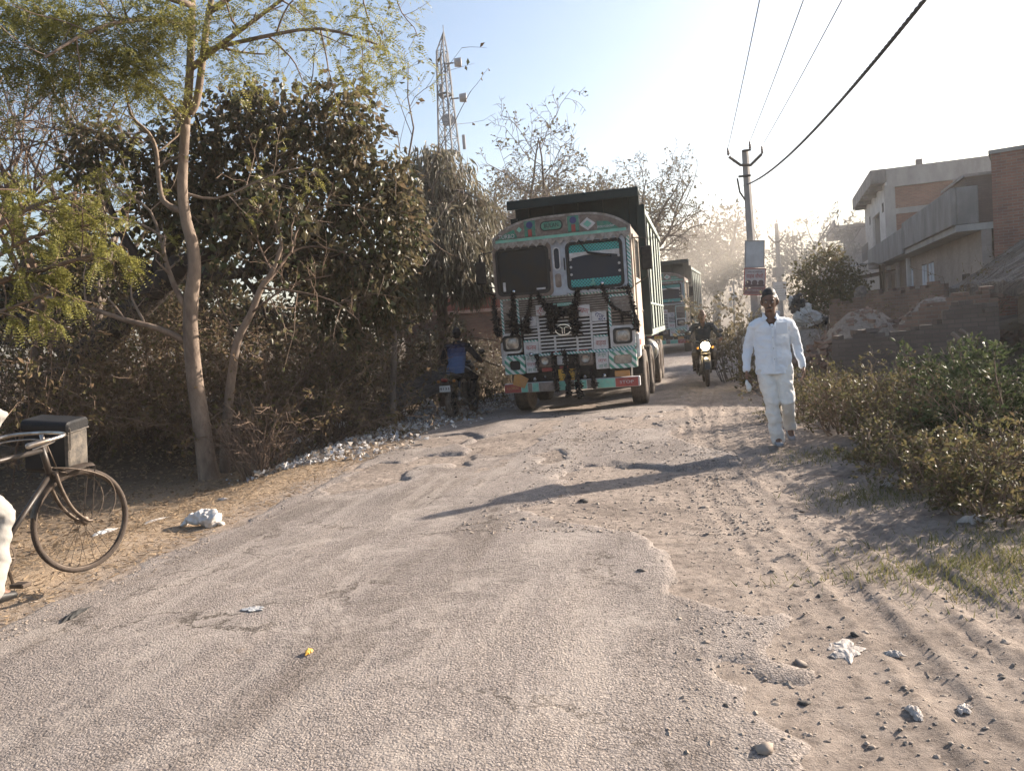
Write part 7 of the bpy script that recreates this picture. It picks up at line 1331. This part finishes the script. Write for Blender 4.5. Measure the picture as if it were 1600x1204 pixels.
    if pocket:
        c = che + np.array([.095, -.143, .075]); mb = MB(); mb.box(c, (.115, .006, .125), ch=.002, M=None); mb.box(c + [0, -.003, .055], (.115, .006, .012)); mb.build('pocket', M_[shirt], so); mb = MB(); P = [nek + [0, -.095, -.09], che + [0, -.146, .07], che * .6 + pel * .4 + [0, -.148, 0], pel + [0, -.150, -.06]]; mb.tube(smooth_path(P, 5), .016, 4, R2=.004, ref=(1, 0, 0)); mb.build('placket', M_[shirt], so)
        for k in range(4): mb = MB(); q = nek * (1 - (k + .5) / 4.6) + pel * ((k + .5) / 4.6); mb.lathe([(0, 0), (.006, 0), (.006, .003), (0, .004)], 8, M=T4((q[0], -.158 + q[1] * .3, q[2] - .06), rx=R_(90))); mb.build('button', M_['sole'], so)
    tr = MB(); tr.limb([pel - [0, 0, .12], pel - [0, 0, .02], pel + [0, 0, .06]], [.148, .152, .138], [.102, .106, .096], ref=sdir, k=20)
    for sd in 'rl':
        Hp, K, A = v('hip_' + sd), v('kn_' + sd), v('an_' + sd); en = A - nrm(K - A) * .005; tr.limb([Hp, Hp * .5 + K * .5, K, K * .5 + A * .5, en], [.100, .092, .080, .076, .076], [.105, .096, .082, .078, .080], ref=(1, 0, 0), k=16)
    fuse(tr, 'trousers', M_[trousers], t, .0085, 4, .030, 2)
    for sd in 'rl':
        A, To = v('an_' + sd), v('to_' + sd); dd = nrm(To - A); mb = MB(); heel = A - nrm(np.array([dd[0], dd[1], 0])) * .035; heel[2] = A[2] - .055; f = nrm(To - A)
        mb.limb([A + [0, 0, .015], A * .8 + heel * .2], [.044, .046], k=12); mb.limb([heel + [0, 0, .012], heel * .6 + To * .4 + [0, 0, .008], To], [.040, .047, .040], [.038, .040, .026], ref=(1, 0, 0), k=14); fuse(mb, 'shoe', M_[shoe], t, .007, 2)
    # hair
    hr = MB(); 
    if not bald:
        hr.limb([(0, .022, .0), (0, .023, .042), (0, .016, .076)], [.080, .084, .068], [.093, .100, .082], ref=(1, 0, 0), k=20); hr.add(np.zeros((0, 3)), np.zeros((0, 4), int)); o = fuse(hr, 'hair', M_[hair], None, .006, 2, .006, 3)
        me = o.data; V = np.zeros(len(me.vertices) * 3); me.vertices.foreach_get('co', V); V = V.reshape(-1, 3); fr = (V[:, 1] < -.030) & (V[:, 2] < .055); V[fr, 1] += .06 * np.clip((.055 - V[fr, 2]) / .04, 0, 1); sd_ = (V[:, 2] < -.01) & (V[:, 1] < .05); V[sd_, 0] *= .82; me.vertices.foreach_set('co', V.astype(np.float32).ravel()); me.update(); o.parent = t; o.matrix_local = Matrix(MHd.tolist())
    else:
        hr.limb([(0, .030, -.03), (0, .034, .01), (0, .03, .03)], [.072, .079, .073], [.078, .084, .078], ref=(1, 0, 0), k=18); o = fuse(hr, 'hair', M_[hair], None, .006, 2); o.parent = t; o.matrix_local = Matrix(MHd.tolist())
    if moustache:
        mb = MB(); mb.limb([(-.030, -.084, -.058), (-.014, -.095, -.053), (0, -.098, -.051), (.014, -.095, -.053), (.030, -.084, -.058)], [.004, .007, .006, .007, .004], k=8); mb.build('moustache', M_['hair'], t, True).matrix_local = Matrix(MHd.tolist())
    for sx in (-1, 1):
        mb = MB(); mb.limb([(sx * .030, -.079, .002), (sx * .032, -.080, .002)], [.011, .011], [.009, .009], k=10); e = mb.build('eye', M_['eye_white'], t, True); e.matrix_local = Matrix(MHd.tolist()); mb = MB(); mb.limb([(sx * .031, -.0885, .001), (sx * .031, -.0895, .001)], [.0055, .004], k=8); mb.build('iris', M_['iris'], e)
        mb = MB(); mb.limb([(sx * .014, -.093, .022), (sx * .032, -.089, .028), (sx * .050, -.078, .022)], [.004, .005, .003], k=6); mb.build('eyebrow', M_['hair'], t, True).matrix_local = Matrix(MHd.tolist())
    return t
# the man walking towards the camera on the dirt
pw = G(1216, 698); JW = dict(pelvis=(0, .0, .90), chest=(-.005, -.01, 1.22), neck=(-.01, -.03, 1.435), head=(-.012, -.055, 1.585), yaw=R_(-8), tilt=R_(6), sh_r=(-.195, .0, 1.345), el_r=(-.262, .04, 1.09), wr_r=(-.292, -.06, .86), sh_l=(.185, .0, 1.345), el_l=(.252, .04, 1.10), wr_l=(.300, -.02, .865),
    hd_r=(-.02, -.15, -1), pn_r=(1, -.2, 0), th_r=(.1, -1, -.1), hd_l=(.05, -.05, -1), pn_l=(-1, -.1, 0), th_l=(0, -1, 0), hip_r=(-.092, .0, .88), kn_r=(-.055, -.10, .49), an_r=(.0, -.03, .095), to_r=(.005, -.20, .045), hip_l=(.095, .0, .88), kn_l=(.115, -.09, .50), an_l=(.150, .20, .205), to_l=(.160, .13, .055))
walker = person('person', 'man in white shirt and off white trousers walking on the dirt track', (pw[0] - .0, pw[1], surf(pw[0], pw[1]) - .005), R_(-14), JW, 'shirt_white', 'trouser_white', 'shoe_grey', stout=1.18, hem=.80, curl=(.75, .45), pocket=True)
walker.scale = (.99, .99, .99)
# crumpled white packet in his hand
rng = np.random.default_rng(81); mb = MB(); mb.limb([(0, 0, .07), (.005, 0, .03), (.03, -.01, -.04), (.035, 0, -.09)], [.014, .022, .042, .034], [.010, .014, .020, .012], ref=(1, 0, 0), k=14); pk = fuse(mb, 'plastic_packet', M_['carry_white'], None, .008, 1, .03, 5); mw = walker.matrix_world if False else (Matrix.Translation(walker.location) @ Matrix.Rotation(walker.rotation_euler[2], 4, 'Z')); pk.matrix_world = mw @ Matrix.Translation((-.295, -.10, .69)) @ Matrix.Scale(.72, 4); tag(pk, 'crumpled white plastic packet held in the walking man hand', 'packet')
# riders, in the frame of their motorcycles turned to face -y
def rider(lab, bike, shirt, tr, **kw):
    J = dict(pelvis=(0, .26, .90), chest=(0, .13, 1.20), neck=(0, .07, 1.42), head=(0, .02, 1.565), sh_r=(-.205, .09, 1.365), el_r=(-.34, -.02, 1.13), wr_r=(-.375, -.15, 1.055), sh_l=(.205, .09, 1.365), el_l=(.34, -.02, 1.13), wr_l=(.375, -.15, 1.055),
        hd_r=(.12, -1, -.08), pn_r=(0, -.15, -1), th_r=(1, .1, -.2), hd_l=(-.12, -1, -.08), pn_l=(0, -.15, -1), th_l=(-1, .1, -.2), hip_r=(-.10, .24, .87), kn_r=(-.22, -.20, .72), an_r=(-.20, .06, .40), to_r=(-.22, -.10, .36), hip_l=(.10, .24, .87), kn_l=(.22, -.20, .72), an_l=(.20, .06, .40), to_l=(.22, -.10, .36)); J.update(kw.pop('J', {}))
    return person('person', lab, bike.location, bike.rotation_euler[2] + math.pi, J, shirt, tr, 'shoe_black', curl=(1.15, 1.15), hem=.86, **kw)
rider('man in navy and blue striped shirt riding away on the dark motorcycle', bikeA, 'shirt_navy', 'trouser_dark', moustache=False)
rider('balding man in dark slate shirt riding the oncoming motorcycle', bikeB, 'shirt_dark', 'trouser_grey', bald=True, hair='hair_grey')
# the cyclist at the left edge, standing over his bicycle; only his white clothes reach into the picture
JC = dict(pelvis=(0, .30, .93), chest=(0, .30, 1.24), neck=(0, .28, 1.46), head=(0, .25, 1.60), sh_r=(-.20, .26, 1.36), el_r=(-.26, .02, 1.13), wr_r=(-.20, .16, .95), sh_l=(.21, .30, 1.40), el_l=(.28, .36, 1.12), wr_l=(.28, .24, .90), hd_r=(.0, -.2, -1), pn_r=(1, 0, 0), th_r=(0, -1, 0), hd_l=(.0, -.2, -1), pn_l=(-1, 0, 0), th_l=(0, -1, 0),
    hip_r=(-.10, .28, .88), kn_r=(-.16, -.02, .56), an_r=(-.17, .13, .17), to_r=(-.17, -.01, .10), hip_l=(.10, .28, .88), kn_l=(.16, .0, .60), an_l=(.22, .20, .12), to_l=(.25, .06, .08))
person('person', 'cyclist in white kurta and trousers cut off by the left edge', borg - fwd * .145, -BAZ + math.pi, JC, 'kurta', 'kurta', 'shoe_black', hem=.62, stout=1.1, curl=(1.1, 1.1))
# ------------------------------------------------------------------ litter, stones and the other small things
M_['stone'] = pm('grey brown stone', (.22, .18, .15), (.13, .11, .095), 9, .9, bump=.4, bscale=30); M_['clod'] = pm('dirt clod', (.35, .29, .235), (.27, .22, .18), 9, .95, bump=.4, bscale=30); M_['coal'] = pm('dark stone', (.05, .045, .042), (.08, .07, .06), 9, .9, bump=.3)
M_['paper'] = leafm('litter scraps', [(.70, .68, .66), (.55, .52, .50), (.38, .35, .32), (.22, .18, .15), (.42, .46, .54), (.60, .55, .48), (.18, .15, .12), (.32, .25, .19)], .7, .2, .2)
M_['sack'] = pm('white woven sack', (.62, .59, .56), (.46, .43, .40), 8, .75, bump=.5, bscale=30, dust=.25, dcol=(.36, .3, .25)); M_['scrap'] = pm('dirty pale scrap', (.46, .42, .39), (.30, .27, .245), 12, .8, bump=.4, bscale=30, dust=.4, dcol=(.32, .27, .23)); M_['sheet'] = pm('dark corrugated sheet', (.10, .085, .075), (.055, .047, .042), 5, .6, .3, bump=.2, dust=.3)
M_['bamboo'] = pm('dry stick', (.20, .14, .095), (.12, .085, .06), 8, .85, bump=.3, stretch=(1, 1, .3)); M_['tarp_black'] = pm('black tarpaulin', (.02, .02, .022), (.035, .033, .033), 5, .5, bump=.5, bscale=12); M_['tarp_white'] = pm('pale plastic sheet', (.50, .50, .50), (.34, .33, .33), 6, .5, bump=.5, bscale=14, dust=.25)
def lumps(mb, C, R, rng, mi=0, flat=.7):
    """irregular stones: a jittered octahedron with its edges split once"""
    base = np.array([(1, 0, 0), (-1, 0, 0), (0, 1, 0), (0, -1, 0), (0, 0, 1), (0, 0, -1)], float); T0 = [(0, 2, 4), (2, 1, 4), (1, 3, 4), (3, 0, 4), (2, 0, 5), (1, 2, 5), (3, 1, 5), (0, 3, 5)]
    V = list(base); mid = {}; F = []
    def m_(a, b_):
        k = (min(a, b_), max(a, b_))
        if k not in mid: mid[k] = len(V); V.append(nrm(V[a] + V[b_]))
        return mid[k]
    for a, b_, c in T0: x, y, z = m_(a, b_), m_(b_, c), m_(c, a); F += [(a, x, z), (x, b_, y), (z, y, c), (x, y, z)]
    V = np.array(V); F = np.array(F); n_ = len(C); P = V[None] * (1 + .28 * rng.normal(0, 1, (n_, len(V), 1)).clip(-1.5, 1.5)); P = P * (R[:, None, None] * (.65 + .7 * rng.random((n_, 1, 3)))); P[:, :, 2] *= flat
    mb.add((P + C[:, None, :]).reshape(-1, 3), (np.arange(n_)[:, None, None] * len(V) + F[None]).reshape(-1, 3), mi)
def surf_many(x, y):
    s, t = road_st(x, y); g = base_h(x, y) + dirt_bump(s, t, x, y); r = np.where((t > -4.9) & (t < 1.3), base_h(x, y) - .04 + road_mask(s, t) * .058, -99); return np.maximum(g, r)
rng = np.random.default_rng(900); mb = MB()
def scatter(n_, s0, s1, t0, t1, r0, r1, mi, pw=1.0):
    s = s0 + (s1 - s0) * rng.random(n_) ** 1.4; t = t0 + (t1 - t0) * rng.random(n_) ** pw; x, y = road_xy(s, t); R = r0 + (r1 - r0) * rng.random(n_) ** 3; lumps(mb, np.stack([x, y, surf_many(x, y) + R * .05], -1), R, rng, mi, .5)
scatter(14000, 1.9, 16, -.2, 2.6, .002, .012, 1); scatter(700, 1.9, 14, -.1, 2.6, .004, .018, 1); scatter(500, 5.5, 13, -1.6, 1.2, .005, .03, 1); scatter(3000, 5.5, 11, -1.9, .4, .003, .016, 1); scatter(900, 6.5, 14, -4, .4, .003, .016, 0); scatter(500, 2, 14, -4.2, .2, .002, .007, 0); scatter(160, 2.2, 12, -.4, 2.4, .005, .018, 2)
scatter(1200, 2, 12, 1.6, 3.4, .003, .016, 1); scatter(2600, 3, 14, -4.5, -3.8, .003, .011, 1)
tag(mb.build('gravel', [M_['stone'], M_['clod'], M_['coal']]), 'loose clods and stones scattered over the dirt and the broken asphalt', kind='stuff')
for k, (px, py, r, mm, lab) in enumerate([((1252), 799, .035, 'coal', 'dark stone on the dirt beyond the ruts near the walking man shadow'), (1003, 897, .035, 'stone', 'brown stone on the broken asphalt edge in the middle of the road'), (1258, 1100, .03, 'coal', 'black stone in the tyre rut below the flattened white scrap'), (1335, 992, .035, 'coal', 'black stone on the dirt right of the flattened white scrap'), (1250, 1040, .05, 'stone', 'flat half buried stone left of the flattened white scrap'), (1195, 1180, .05, 'clod', 'pale flat stone near the lower edge beside the asphalt'), (912, 782, .05, 'coal', 'dark lump of asphalt at the ragged pothole edge')]):
    p = G(px, py); mb = MB(); lumps(mb, np.array([[0, 0, r * .12]]), np.array([r * .62]), np.random.default_rng(910 + k), 0, .55); o = mb.build('stone', M_[mm], None, True); o.location = (p[0], p[1], surf(p[0], p[1])); tag(o, lab, 'stone', 'single stones on the dirt')
def crumple(name, label, cat, p, size, mat, seed, flat=.35, vox=None, k=9, group=None):
    rng = np.random.default_rng(seed); n1 = 22; u, w = np.meshgrid(np.linspace(-1, 1, n1), np.linspace(-1, 1, n1), indexing='ij'); sx, sy = size[0] / 2, size[1] / 2
    uu_ = u * np.sqrt(1 - w * w / 2); ww_ = w * np.sqrt(1 - u * u / 2); an = np.arctan2(ww_, uu_); rr = np.maximum(np.abs(u), np.abs(w)); rag = 1 + rr * 1.3 * (fbm(np.cos(an) * 2.2 + seed * 1.7, np.sin(an) * 2.2, seed, 4) - .47); X_ = uu_ * sx * rag * 1.15; Y_ = ww_ * sy * rag * 1.15
    Zc = size[2] * (1 - rr ** 2.2) * (.5 + 1.0 * (1 - np.abs(2 * fbm(u * 1.7 + seed, w * 1.7, seed, 3) - 1))) * .8 + .012 * fbm(u * 5, w * 5, seed + 4, 2); Zc = np.maximum(Zc - .003, .002)
    mb = MB(); i = np.arange(n1 - 1)[:, None] * n1; j = np.arange(n1 - 1)[None, :]; F = np.stack([i + j, i + n1 + j, i + n1 + j + 1, i + j + 1], -1).reshape(-1, 4); mb.add(np.stack([X_, Y_, Zc], -1).reshape(-1, 3), F)
    o = mb.build(name, mat, None, False); s_ = o.modifiers.new('t', 'SOLIDIFY'); s_.thickness = .003; o.location = (p[0], p[1], surf(p[0], p[1]) + .004); o.rotation_euler = (0, 0, rng.random() * 3); tag(o, label, cat, group); return o
def saddle_bag():
    p = G(316, 823); mb = MB(); P = smooth_path([(-.17, .02, .035), (-.10, 0, .075), (0, .01, .10), (.10, 0, .08), (.18, .02, .035)], 4); n_ = len(P); mb.limb(P, np.interp(np.linspace(0, 1, n_), [0, .25, .5, .75, 1], [.055, .085, .055, .085, .05]), np.interp(np.linspace(0, 1, n_), [0, .3, .5, .7, 1], [.03, .07, .05, .065, .028]), ref=(0, 1, 0), k=16)
    o = fuse(mb, 'white_sack', M_['sack'], None, .008, 1, .13, 9); o.location = (p[0], p[1], surf(p[0], p[1]) - .012); o.rotation_euler = (0, 0, -.25); tag(o, 'empty crumpled white sack lying on the straw verge beside the asphalt', 'sack')
saddle_bag()
for k, (px, py, sz, mm, lab) in enumerate([(1322, 1018, (.22, .15, .015), 'sack', 'flattened white plastic scrap on the dirt at lower right'), (1430, 1117, (.12, .05, .02), 'sack', 'small white twisted scrap by the tyre rut near the lower right'), (1397, 1022, (.09, .06, .02), 'sack', 'small white paper on the dirt right of the flattened scrap'), (1522, 816, (.22, .12, .05), 'sack', 'white crumpled plastic at the foot of the low bush at right'), (1388, 760, (.12, .10, .09), 'sack', 'pale plastic cup shaped litter under the small low bush'), (1506, 1106, (.10, .05, .015), 'sack', 'tiny white scrap at the lower right edge of the dirt'),
        (248, 812, (.30, .12, .02), 'sack', 'flat pale paper on the straw left of the empty white sack'), (165, 832, (.30, .14, .03), 'tarp_white', 'pale greenish plastic sheet on the straw behind the bicycle wheel'), (350, 780, (.18, .08, .02), 'sack', 'pinkish paper scrap on the straw above the empty white sack'), (398, 956, (.13, .09, .003), 'tarp_white', 'pale flattened scrap pressed into the asphalt'), (483, 1026, (.07, .035, .02), 'yellow_plate', 'small yellow wrapper on the asphalt'), (118, 965, (.24, .07, .02), 'rubber', 'dark flattened rubber strip at the edge of the asphalt'), (1066, 622, (.14, .07, .02), 'sack', 'small white scrap on the dirt before the oncoming motorcycle')]):
    p = G(px, py); sz = (sz[0] * .8, sz[1] * .8, sz[2] * .8); mm = 'scrap' if mm == 'sack' else mm; crumple('litter_piece', lab, 'litter', p, sz, M_[mm], 930 + k, group='single scraps lying about')
# the long drift of rubbish along the left verge
rng = np.random.default_rng(950); mb = MB(); n_ = 8500; s = 9.0 + 10.5 * rng.random(n_); t = -5.05 - .05 * (s - 9) + rng.normal(0, .36, n_) * (1 + .03 * s); x, y = road_xy(s, t); heap = .25 * np.exp(-((s - 15.2) / 1.0) ** 2 - ((t + 5.6) / .5) ** 2) + .05
z = surf_many(x, y) + heap * rng.random(n_); D = rdirs(rng, n_, .3); D[:, 2] *= .5; sz = .022 + .065 * rng.random(n_) ** 2; leaves(rng, mb, np.stack([x, y, z + .01], -1), D, sz * 1.3, sz, .5, droop=.2)
n2 = 1600; s = 9 + 10 * rng.random(n2); t = -5.5 - .05 * (s - 9) + rng.normal(0, .3, n2); x, y = road_xy(s, t); R = .012 + .03 * rng.random(n2) ** 2; lumps(mb, np.stack([x, y, surf_many(x, y) + .01], -1), R, rng, 0, .6)
n3 = 900; s = 15.5 + 5 * rng.random(n3); t = -4.6 + rng.normal(0, .35, n3); x, y = road_xy(s, t); R = .012 + .03 * rng.random(n3) ** 2; lumps(mb, np.stack([x, y, surf_many(x, y) + .01], -1), R, rng, 0, .6)
tag(mb.build('litter', M_['paper']), 'long drift of paper, plastic and rubbish along the left verge', kind='stuff')
for k, (px, py, sz, lab) in enumerate([(652, 628, (.7, .5, .30), 'big white plastic bag on top of the rubbish beside the motorcyclist'), (668, 640, (.5, .4, .22), 'crumpled white plastic right of the big bag behind the motorcycle wheel'), (625, 648, (.45, .35, .18), 'crumpled white plastic left of the big bag on the rubbish'), (530, 668, (.4, .3, .12), 'pale plastic bag in the middle of the rubbish drift'), (470, 690, (.35, .28, .10), 'greyish plastic bag at the near end of the rubbish drift')]):
    p = G(px, py); crumple('plastic_bag', lab, 'plastic bag', p, sz, M_['sack'], 960 + k, group='bags in the rubbish')
# corrugated sheets leaning by the rubbish, stick posts
for k, (x0, y0, x1, y1, d, h_) in enumerate([(596, 640, 700, 592, 16.6, .45), (590, 655, 690, 612, 16.2, .42)]):
    A = W(x0, y0, d); B = W(x1, y1, d + .5); n1 = 70; u = np.linspace(0, 1, n1); mb = MB(); up = np.array([-.1, .35, .3]) * (h_ / .45); rows = []
    for q in range(2):
        rows.append(A[None] * (1 - u[:, None]) + B[None] * u[:, None] + up * q + 0)
    V = []
    m_ = 26
    for q in range(m_): f = q / (m_ - 1); V.append(rows[0] * (1 - f) + rows[1] * f + np.array([.3, -.5, .8]) * .022 * math.sin(f * 5.5 * 2 * math.pi))
    V = np.array(V); i = np.arange(m_ - 1)[:, None] * n1; j = np.arange(n1 - 1)[None, :]; c = V[0, 0].copy(); mb.add((V - c).reshape(-1, 3), np.stack([i + j, i + j + 1, i + j + n1 + 1, i + j + n1], -1).reshape(-1, 4)); o = mb.build('corrugated_sheet', M_['sheet'], None, True); o.location = c; s_ = o.modifiers.new('t', 'SOLIDIFY'); s_.thickness = .006; tag(o, ('dark corrugated sheet leaning behind the motorcyclist, upper one', 'dark corrugated sheet lying below the leaning one by the rubbish')[k], 'metal sheet')
def stick(label, pts, d, r, name='stick'):
    P = np.array([W(x, y, d + .1 * i) for i, (x, y) in enumerate(pts)]); c = P[0].copy(); mb = MB(); mb.tube(smooth_path(P - c, 4), r, 6); o = mb.build(name, M_['bamboo'], None, True); o.location = c; tag(o, label, 'stick', 'sticks of the broken fence')
stick('thin upright stick left of the motorcyclist', [(674, 605), (672, 560), (671, 515)], 17.2, .022); stick('long bowed stick lying level left of the motorcyclist', [(575, 558), (620, 567), (680, 563)], 17.6, .02); stick('curved dry branch arching between the motorcyclist and the truck', [(737, 520), (736, 535), (752, 560), (780, 572)], 15.5, .016); stick('slanting dry branch right of the motorcyclist head', [(715, 535), (733, 528), (760, 530), (778, 533)], 15.9, .014)
stick('pale dry branch leaning over the rubbish heap', [(640, 622), (622, 596), (604, 568), (592, 550)], 14.2, .012)
# pile of sacks and dark bundles behind the walking man
dS = 23.0; rng = np.random.default_rng(970)
for k, (px, py, w_, h_, mm, lab) in enumerate([(1262, 492, 44, 34, 'sack', 'dirty white sack slumped behind the walking man shoulder'), (1248, 478, 24, 40, 'tarp_black', 'dark bundle standing left of the dirty white sack'), (1280, 498, 30, 20, 'tarp_black', 'low dark bundle right of the dirty white sack'), (1240, 470, 18, 16, 'tarp_white', 'small pale bundle on top of the dark bundle'), (1272, 512, 52, 14, 'clod', 'low earth coloured sack under the dirty white sack')]):
    c = W(px, py, dS + .1 * k); s_ = dS / FPX; mb = MB(); a, b_ = w_ * s_ / 2, h_ * s_ / 2
    mb.limb([(-a * .55, 0, -b_ * .3), (-a * .1, .05, b_ * .05), (a * .5, 0, -b_ * .25)], [b_ * .6, b_ * .85, b_ * .55], [a * .5, a * .6, a * .5], ref=(0, 0, 1), k=14); mb.limb([(0, 0, -b_ * .5), (a * .1, 0, b_ * .7)], [a * .5, a * .22], k=12); o = fuse(mb, 'sack', M_[mm], None, .02, 2, .22, k); o.location = c; tag(o, lab, 'sack', 'sacks piled by the brick wall')
mb = MB(); c = W(1265, 520, dS); b = on_ground(c[0], c[1]); zt_ = W(1265, 512, dS)[2] - b[2]; mb.lathe([(1.1, -.1), (.85, zt_ * .5), (.55, zt_ * .9), (0, zt_)], 18); o = mb.build('earth_mound', M_['ground'], None, True); o.location = b; tag(o, 'small earth mound carrying the sacks', kind='structure')
# wicker basket like bundle and plastic sheet on the brick wall
c = W(1345, 459, 21.0); mb = MB(); mb.limb([(0, 0, -.13), (0, 0, 0), (0.02, 0, .11)], [.19, .20, .14], [.16, .17, .12], ref=(1, 0, 0), k=14); o = fuse(mb, 'straw_bundle', M_['thatch'], None, .02, 1, .05, 3); o.location = c; tag(o, 'brown straw bundle sitting on the reddish brick wall', 'bundle')
c = W(1345, 420, 27.5); mb = MB(); n1 = 30; u, w = np.meshgrid(np.linspace(-1, 1, n1), np.linspace(-1, 1, n1), indexing='ij'); Zc = .14 * fbm(u * 2, w * 2, 7, 3) + .12 * (1 - np.abs(u)) ; i = np.arange(n1 - 1)[:, None] * n1; j = np.arange(n1 - 1)[None, :]
mb.add(np.stack([u * .72, w * .5, Zc], -1).reshape(-1, 3), np.stack([i + j, i + n1 + j, i + n1 + j + 1, i + j + 1], -1).reshape(-1, 4)); 
for sx, sy in ((-1, -1), (1, -1), (-1, 1), (1, 1)): mb.tube([(sx * .66, sy * .44, .08), (sx * .66, sy * .44, -2.3)], .04, 6, 1)
o = mb.build('lean_to', [M_['tarp_white'], M_['bamboo']]); o.location = c; tag(o, 'low lean-to with crumpled pale plastic roof left of the shop row', 'lean-to'); o.rotation_euler = (0, 0, -HA)
# split branches in the weeds
for k, (a, b_) in enumerate([((1488, 520), (1512, 545)), ((1500, 515), (1525, 536)), ((1480, 535), (1530, 528))]):
    P = np.array([W(a[0], a[1], 12.6), W((a[0] + b_[0]) / 2, (a[1] + b_[1]) / 2 - 2, 12.5), W(b_[0], b_[1], 12.3)]); c = P[0].copy(); mb = MB(); mb.tube(P - c, [.035, .03, .02], 7); o = mb.build('cut_branch', M_['bark_pale'], None, True); o.location = c; tag(o, ('grey cut branch slanting down before the broken brick wall', 'upper grey cut branch before the broken brick wall', 'level grey cut branch crossing the slanting ones')[k], 'branch', 'cut branches before the broken wall')
# hazy far things on the road: small car behind the pole, small sign stand
M_['car_white'] = pm('white car paint', (.62, .63, .64), None, 3, .3, bump=0, dust=.2); cpos = W(1196, 512, 40); cb = on_ground(cpos[0], cpos[1]); car = thing('parked_car', 'hazy small white car behind the front utility pole', 'car', cb, -HA)
mb = MB(); prof = [(-1.8, .35), (1.8, .35), (1.85, .62), (1.6, .85), (.9, .95), (.35, 1.45), (-1.2, 1.48), (-1.75, 1.0), (-1.85, .7)]; mb.prism(prof, 1.5, M=T4((-.75, 0, 0), rz=R_(-90)) @ T4((0, 0, 0)) @ RXF @ T4((0, 0, 0))); V = None
mb = MB(); n_ = len(prof); pv_ = [(-.75, y, z) for y, z in prof] + [(.75, y, z) for y, z in prof]; mb.add(pv_, [tuple(range(n_)), tuple(range(n_, 2 * n_))[::-1]] + [(i, n_ + i, n_ + (i + 1) % n_, (i + 1) % n_) for i in range(n_)]); mb.build('body', M_['car_white'], car, bevel=.05)
mb = MB(); mb.add([(-.66, -1.40, 1.30), (.66, -1.40, 1.30), (.62, -1.66, 1.06), (-.62, -1.66, 1.06)], [(0, 1, 2, 3)], M=T4((0, -.05, .03))); mb.build('windscreen', M_['glass'], car)
for sx in (-1, 1):
    mb = MB(); mb.box((sx * .755, -.45, 1.18), (.01, 1.3, .32), ch=.003); mb.build('side_window', M_['glass'], car)
    for y in (-1.15, 1.15): mb = MB(); mb.lathe([(.0, -.09), (.2, -.09), (.29, -.07), (.29, .07), (.2, .09), (0, .09)], 18, M=T4((sx * .68, y, .29), ry=R_(90))); mb.build('wheel', M_['tyre'], car, True)
    mb = MB(); mb.box((sx * .55, -1.86, .72), (.3, .04, .14), ch=.015); mb.build('headlight', M_['lens'], car)
dF = 44.0; fb = on_ground(*W(1146, 500, dF)[:2]); st = thing('sign_stand', 'hazy white sign stand beyond the sapling by the road', 'sign', fb); z0 = W(1146, 500, dF); q = lambda x, y: W(x, y, dF) - fb
mb = MB(); mb.tube([(0, 0, 0), q(1146, 440)], .05, 6); mb.build('post', M_['concrete_pole'], st)
for x, y, w_, h_ in ((1146, 461, 9, 7), (1141, 474, 4, 11), (1141, 452, 3, 6)): mb = MB(); c = q(x, y); mb.box(c + [0, -.08, 0], (w_ * dF / FPX, .05, h_ * dF / FPX), ch=.005); mb.build('panel', M_['car_white'], st)
# ------------------------------------------------------------------ haze: dust in the evening air
hm = bpy.data.materials.new('haze'); hm.use_nodes = True; n = hm.node_tree.nodes; n.clear()
ho = n.new('ShaderNodeOutputMaterial'); pv = n.new('ShaderNodeVolumePrincipled')
pv.inputs['Color'].default_value = (.96, .93, .90, 1); pv.inputs['Density'].default_value = HAZE_D; pv.inputs['Anisotropy'].default_value = .35
hm.node_tree.links.new(pv.outputs[0], ho.inputs['Volume'])
mb = MB(); mb.box((20, 60, 13.0), (640, 700, 31.0)); tag(mb.build('haze', hm), 'dusty evening haze hanging over the whole road', kind='stuff')

# dust raised by the trucks, hanging over the road beyond them
dm = bpy.data.materials.new('road dust'); dm.use_nodes = True; n = dm.node_tree.nodes; n.clear()
do = n.new('ShaderNodeOutputMaterial'); pv = n.new('ShaderNodeVolumePrincipled'); pv.inputs['Color'].default_value = (.95, .88, .80, 1); pv.inputs['Density'].default_value = .024; pv.inputs['Anisotropy'].default_value = .25
dm.node_tree.links.new(pv.outputs[0], do.inputs['Volume'])
x, y = road_xy(65.0, -2.0); a = (np.arange(25) * math.pi / 24)[::-1]; mb = MB(); mb.lathe([(max(1e-3, math.sin(q)), math.cos(q)) for q in a], 40, M=np.array(Matrix.Diagonal((12, 32, 8.0, 1))))
o = mb.build('dust', dm, None, True); o.location = (float(x), float(y), 1.0); o.rotation_euler = (0, 0, -RD - .1); tag(o, 'pale dust cloud hanging over the road behind the trucks', kind='stuff')
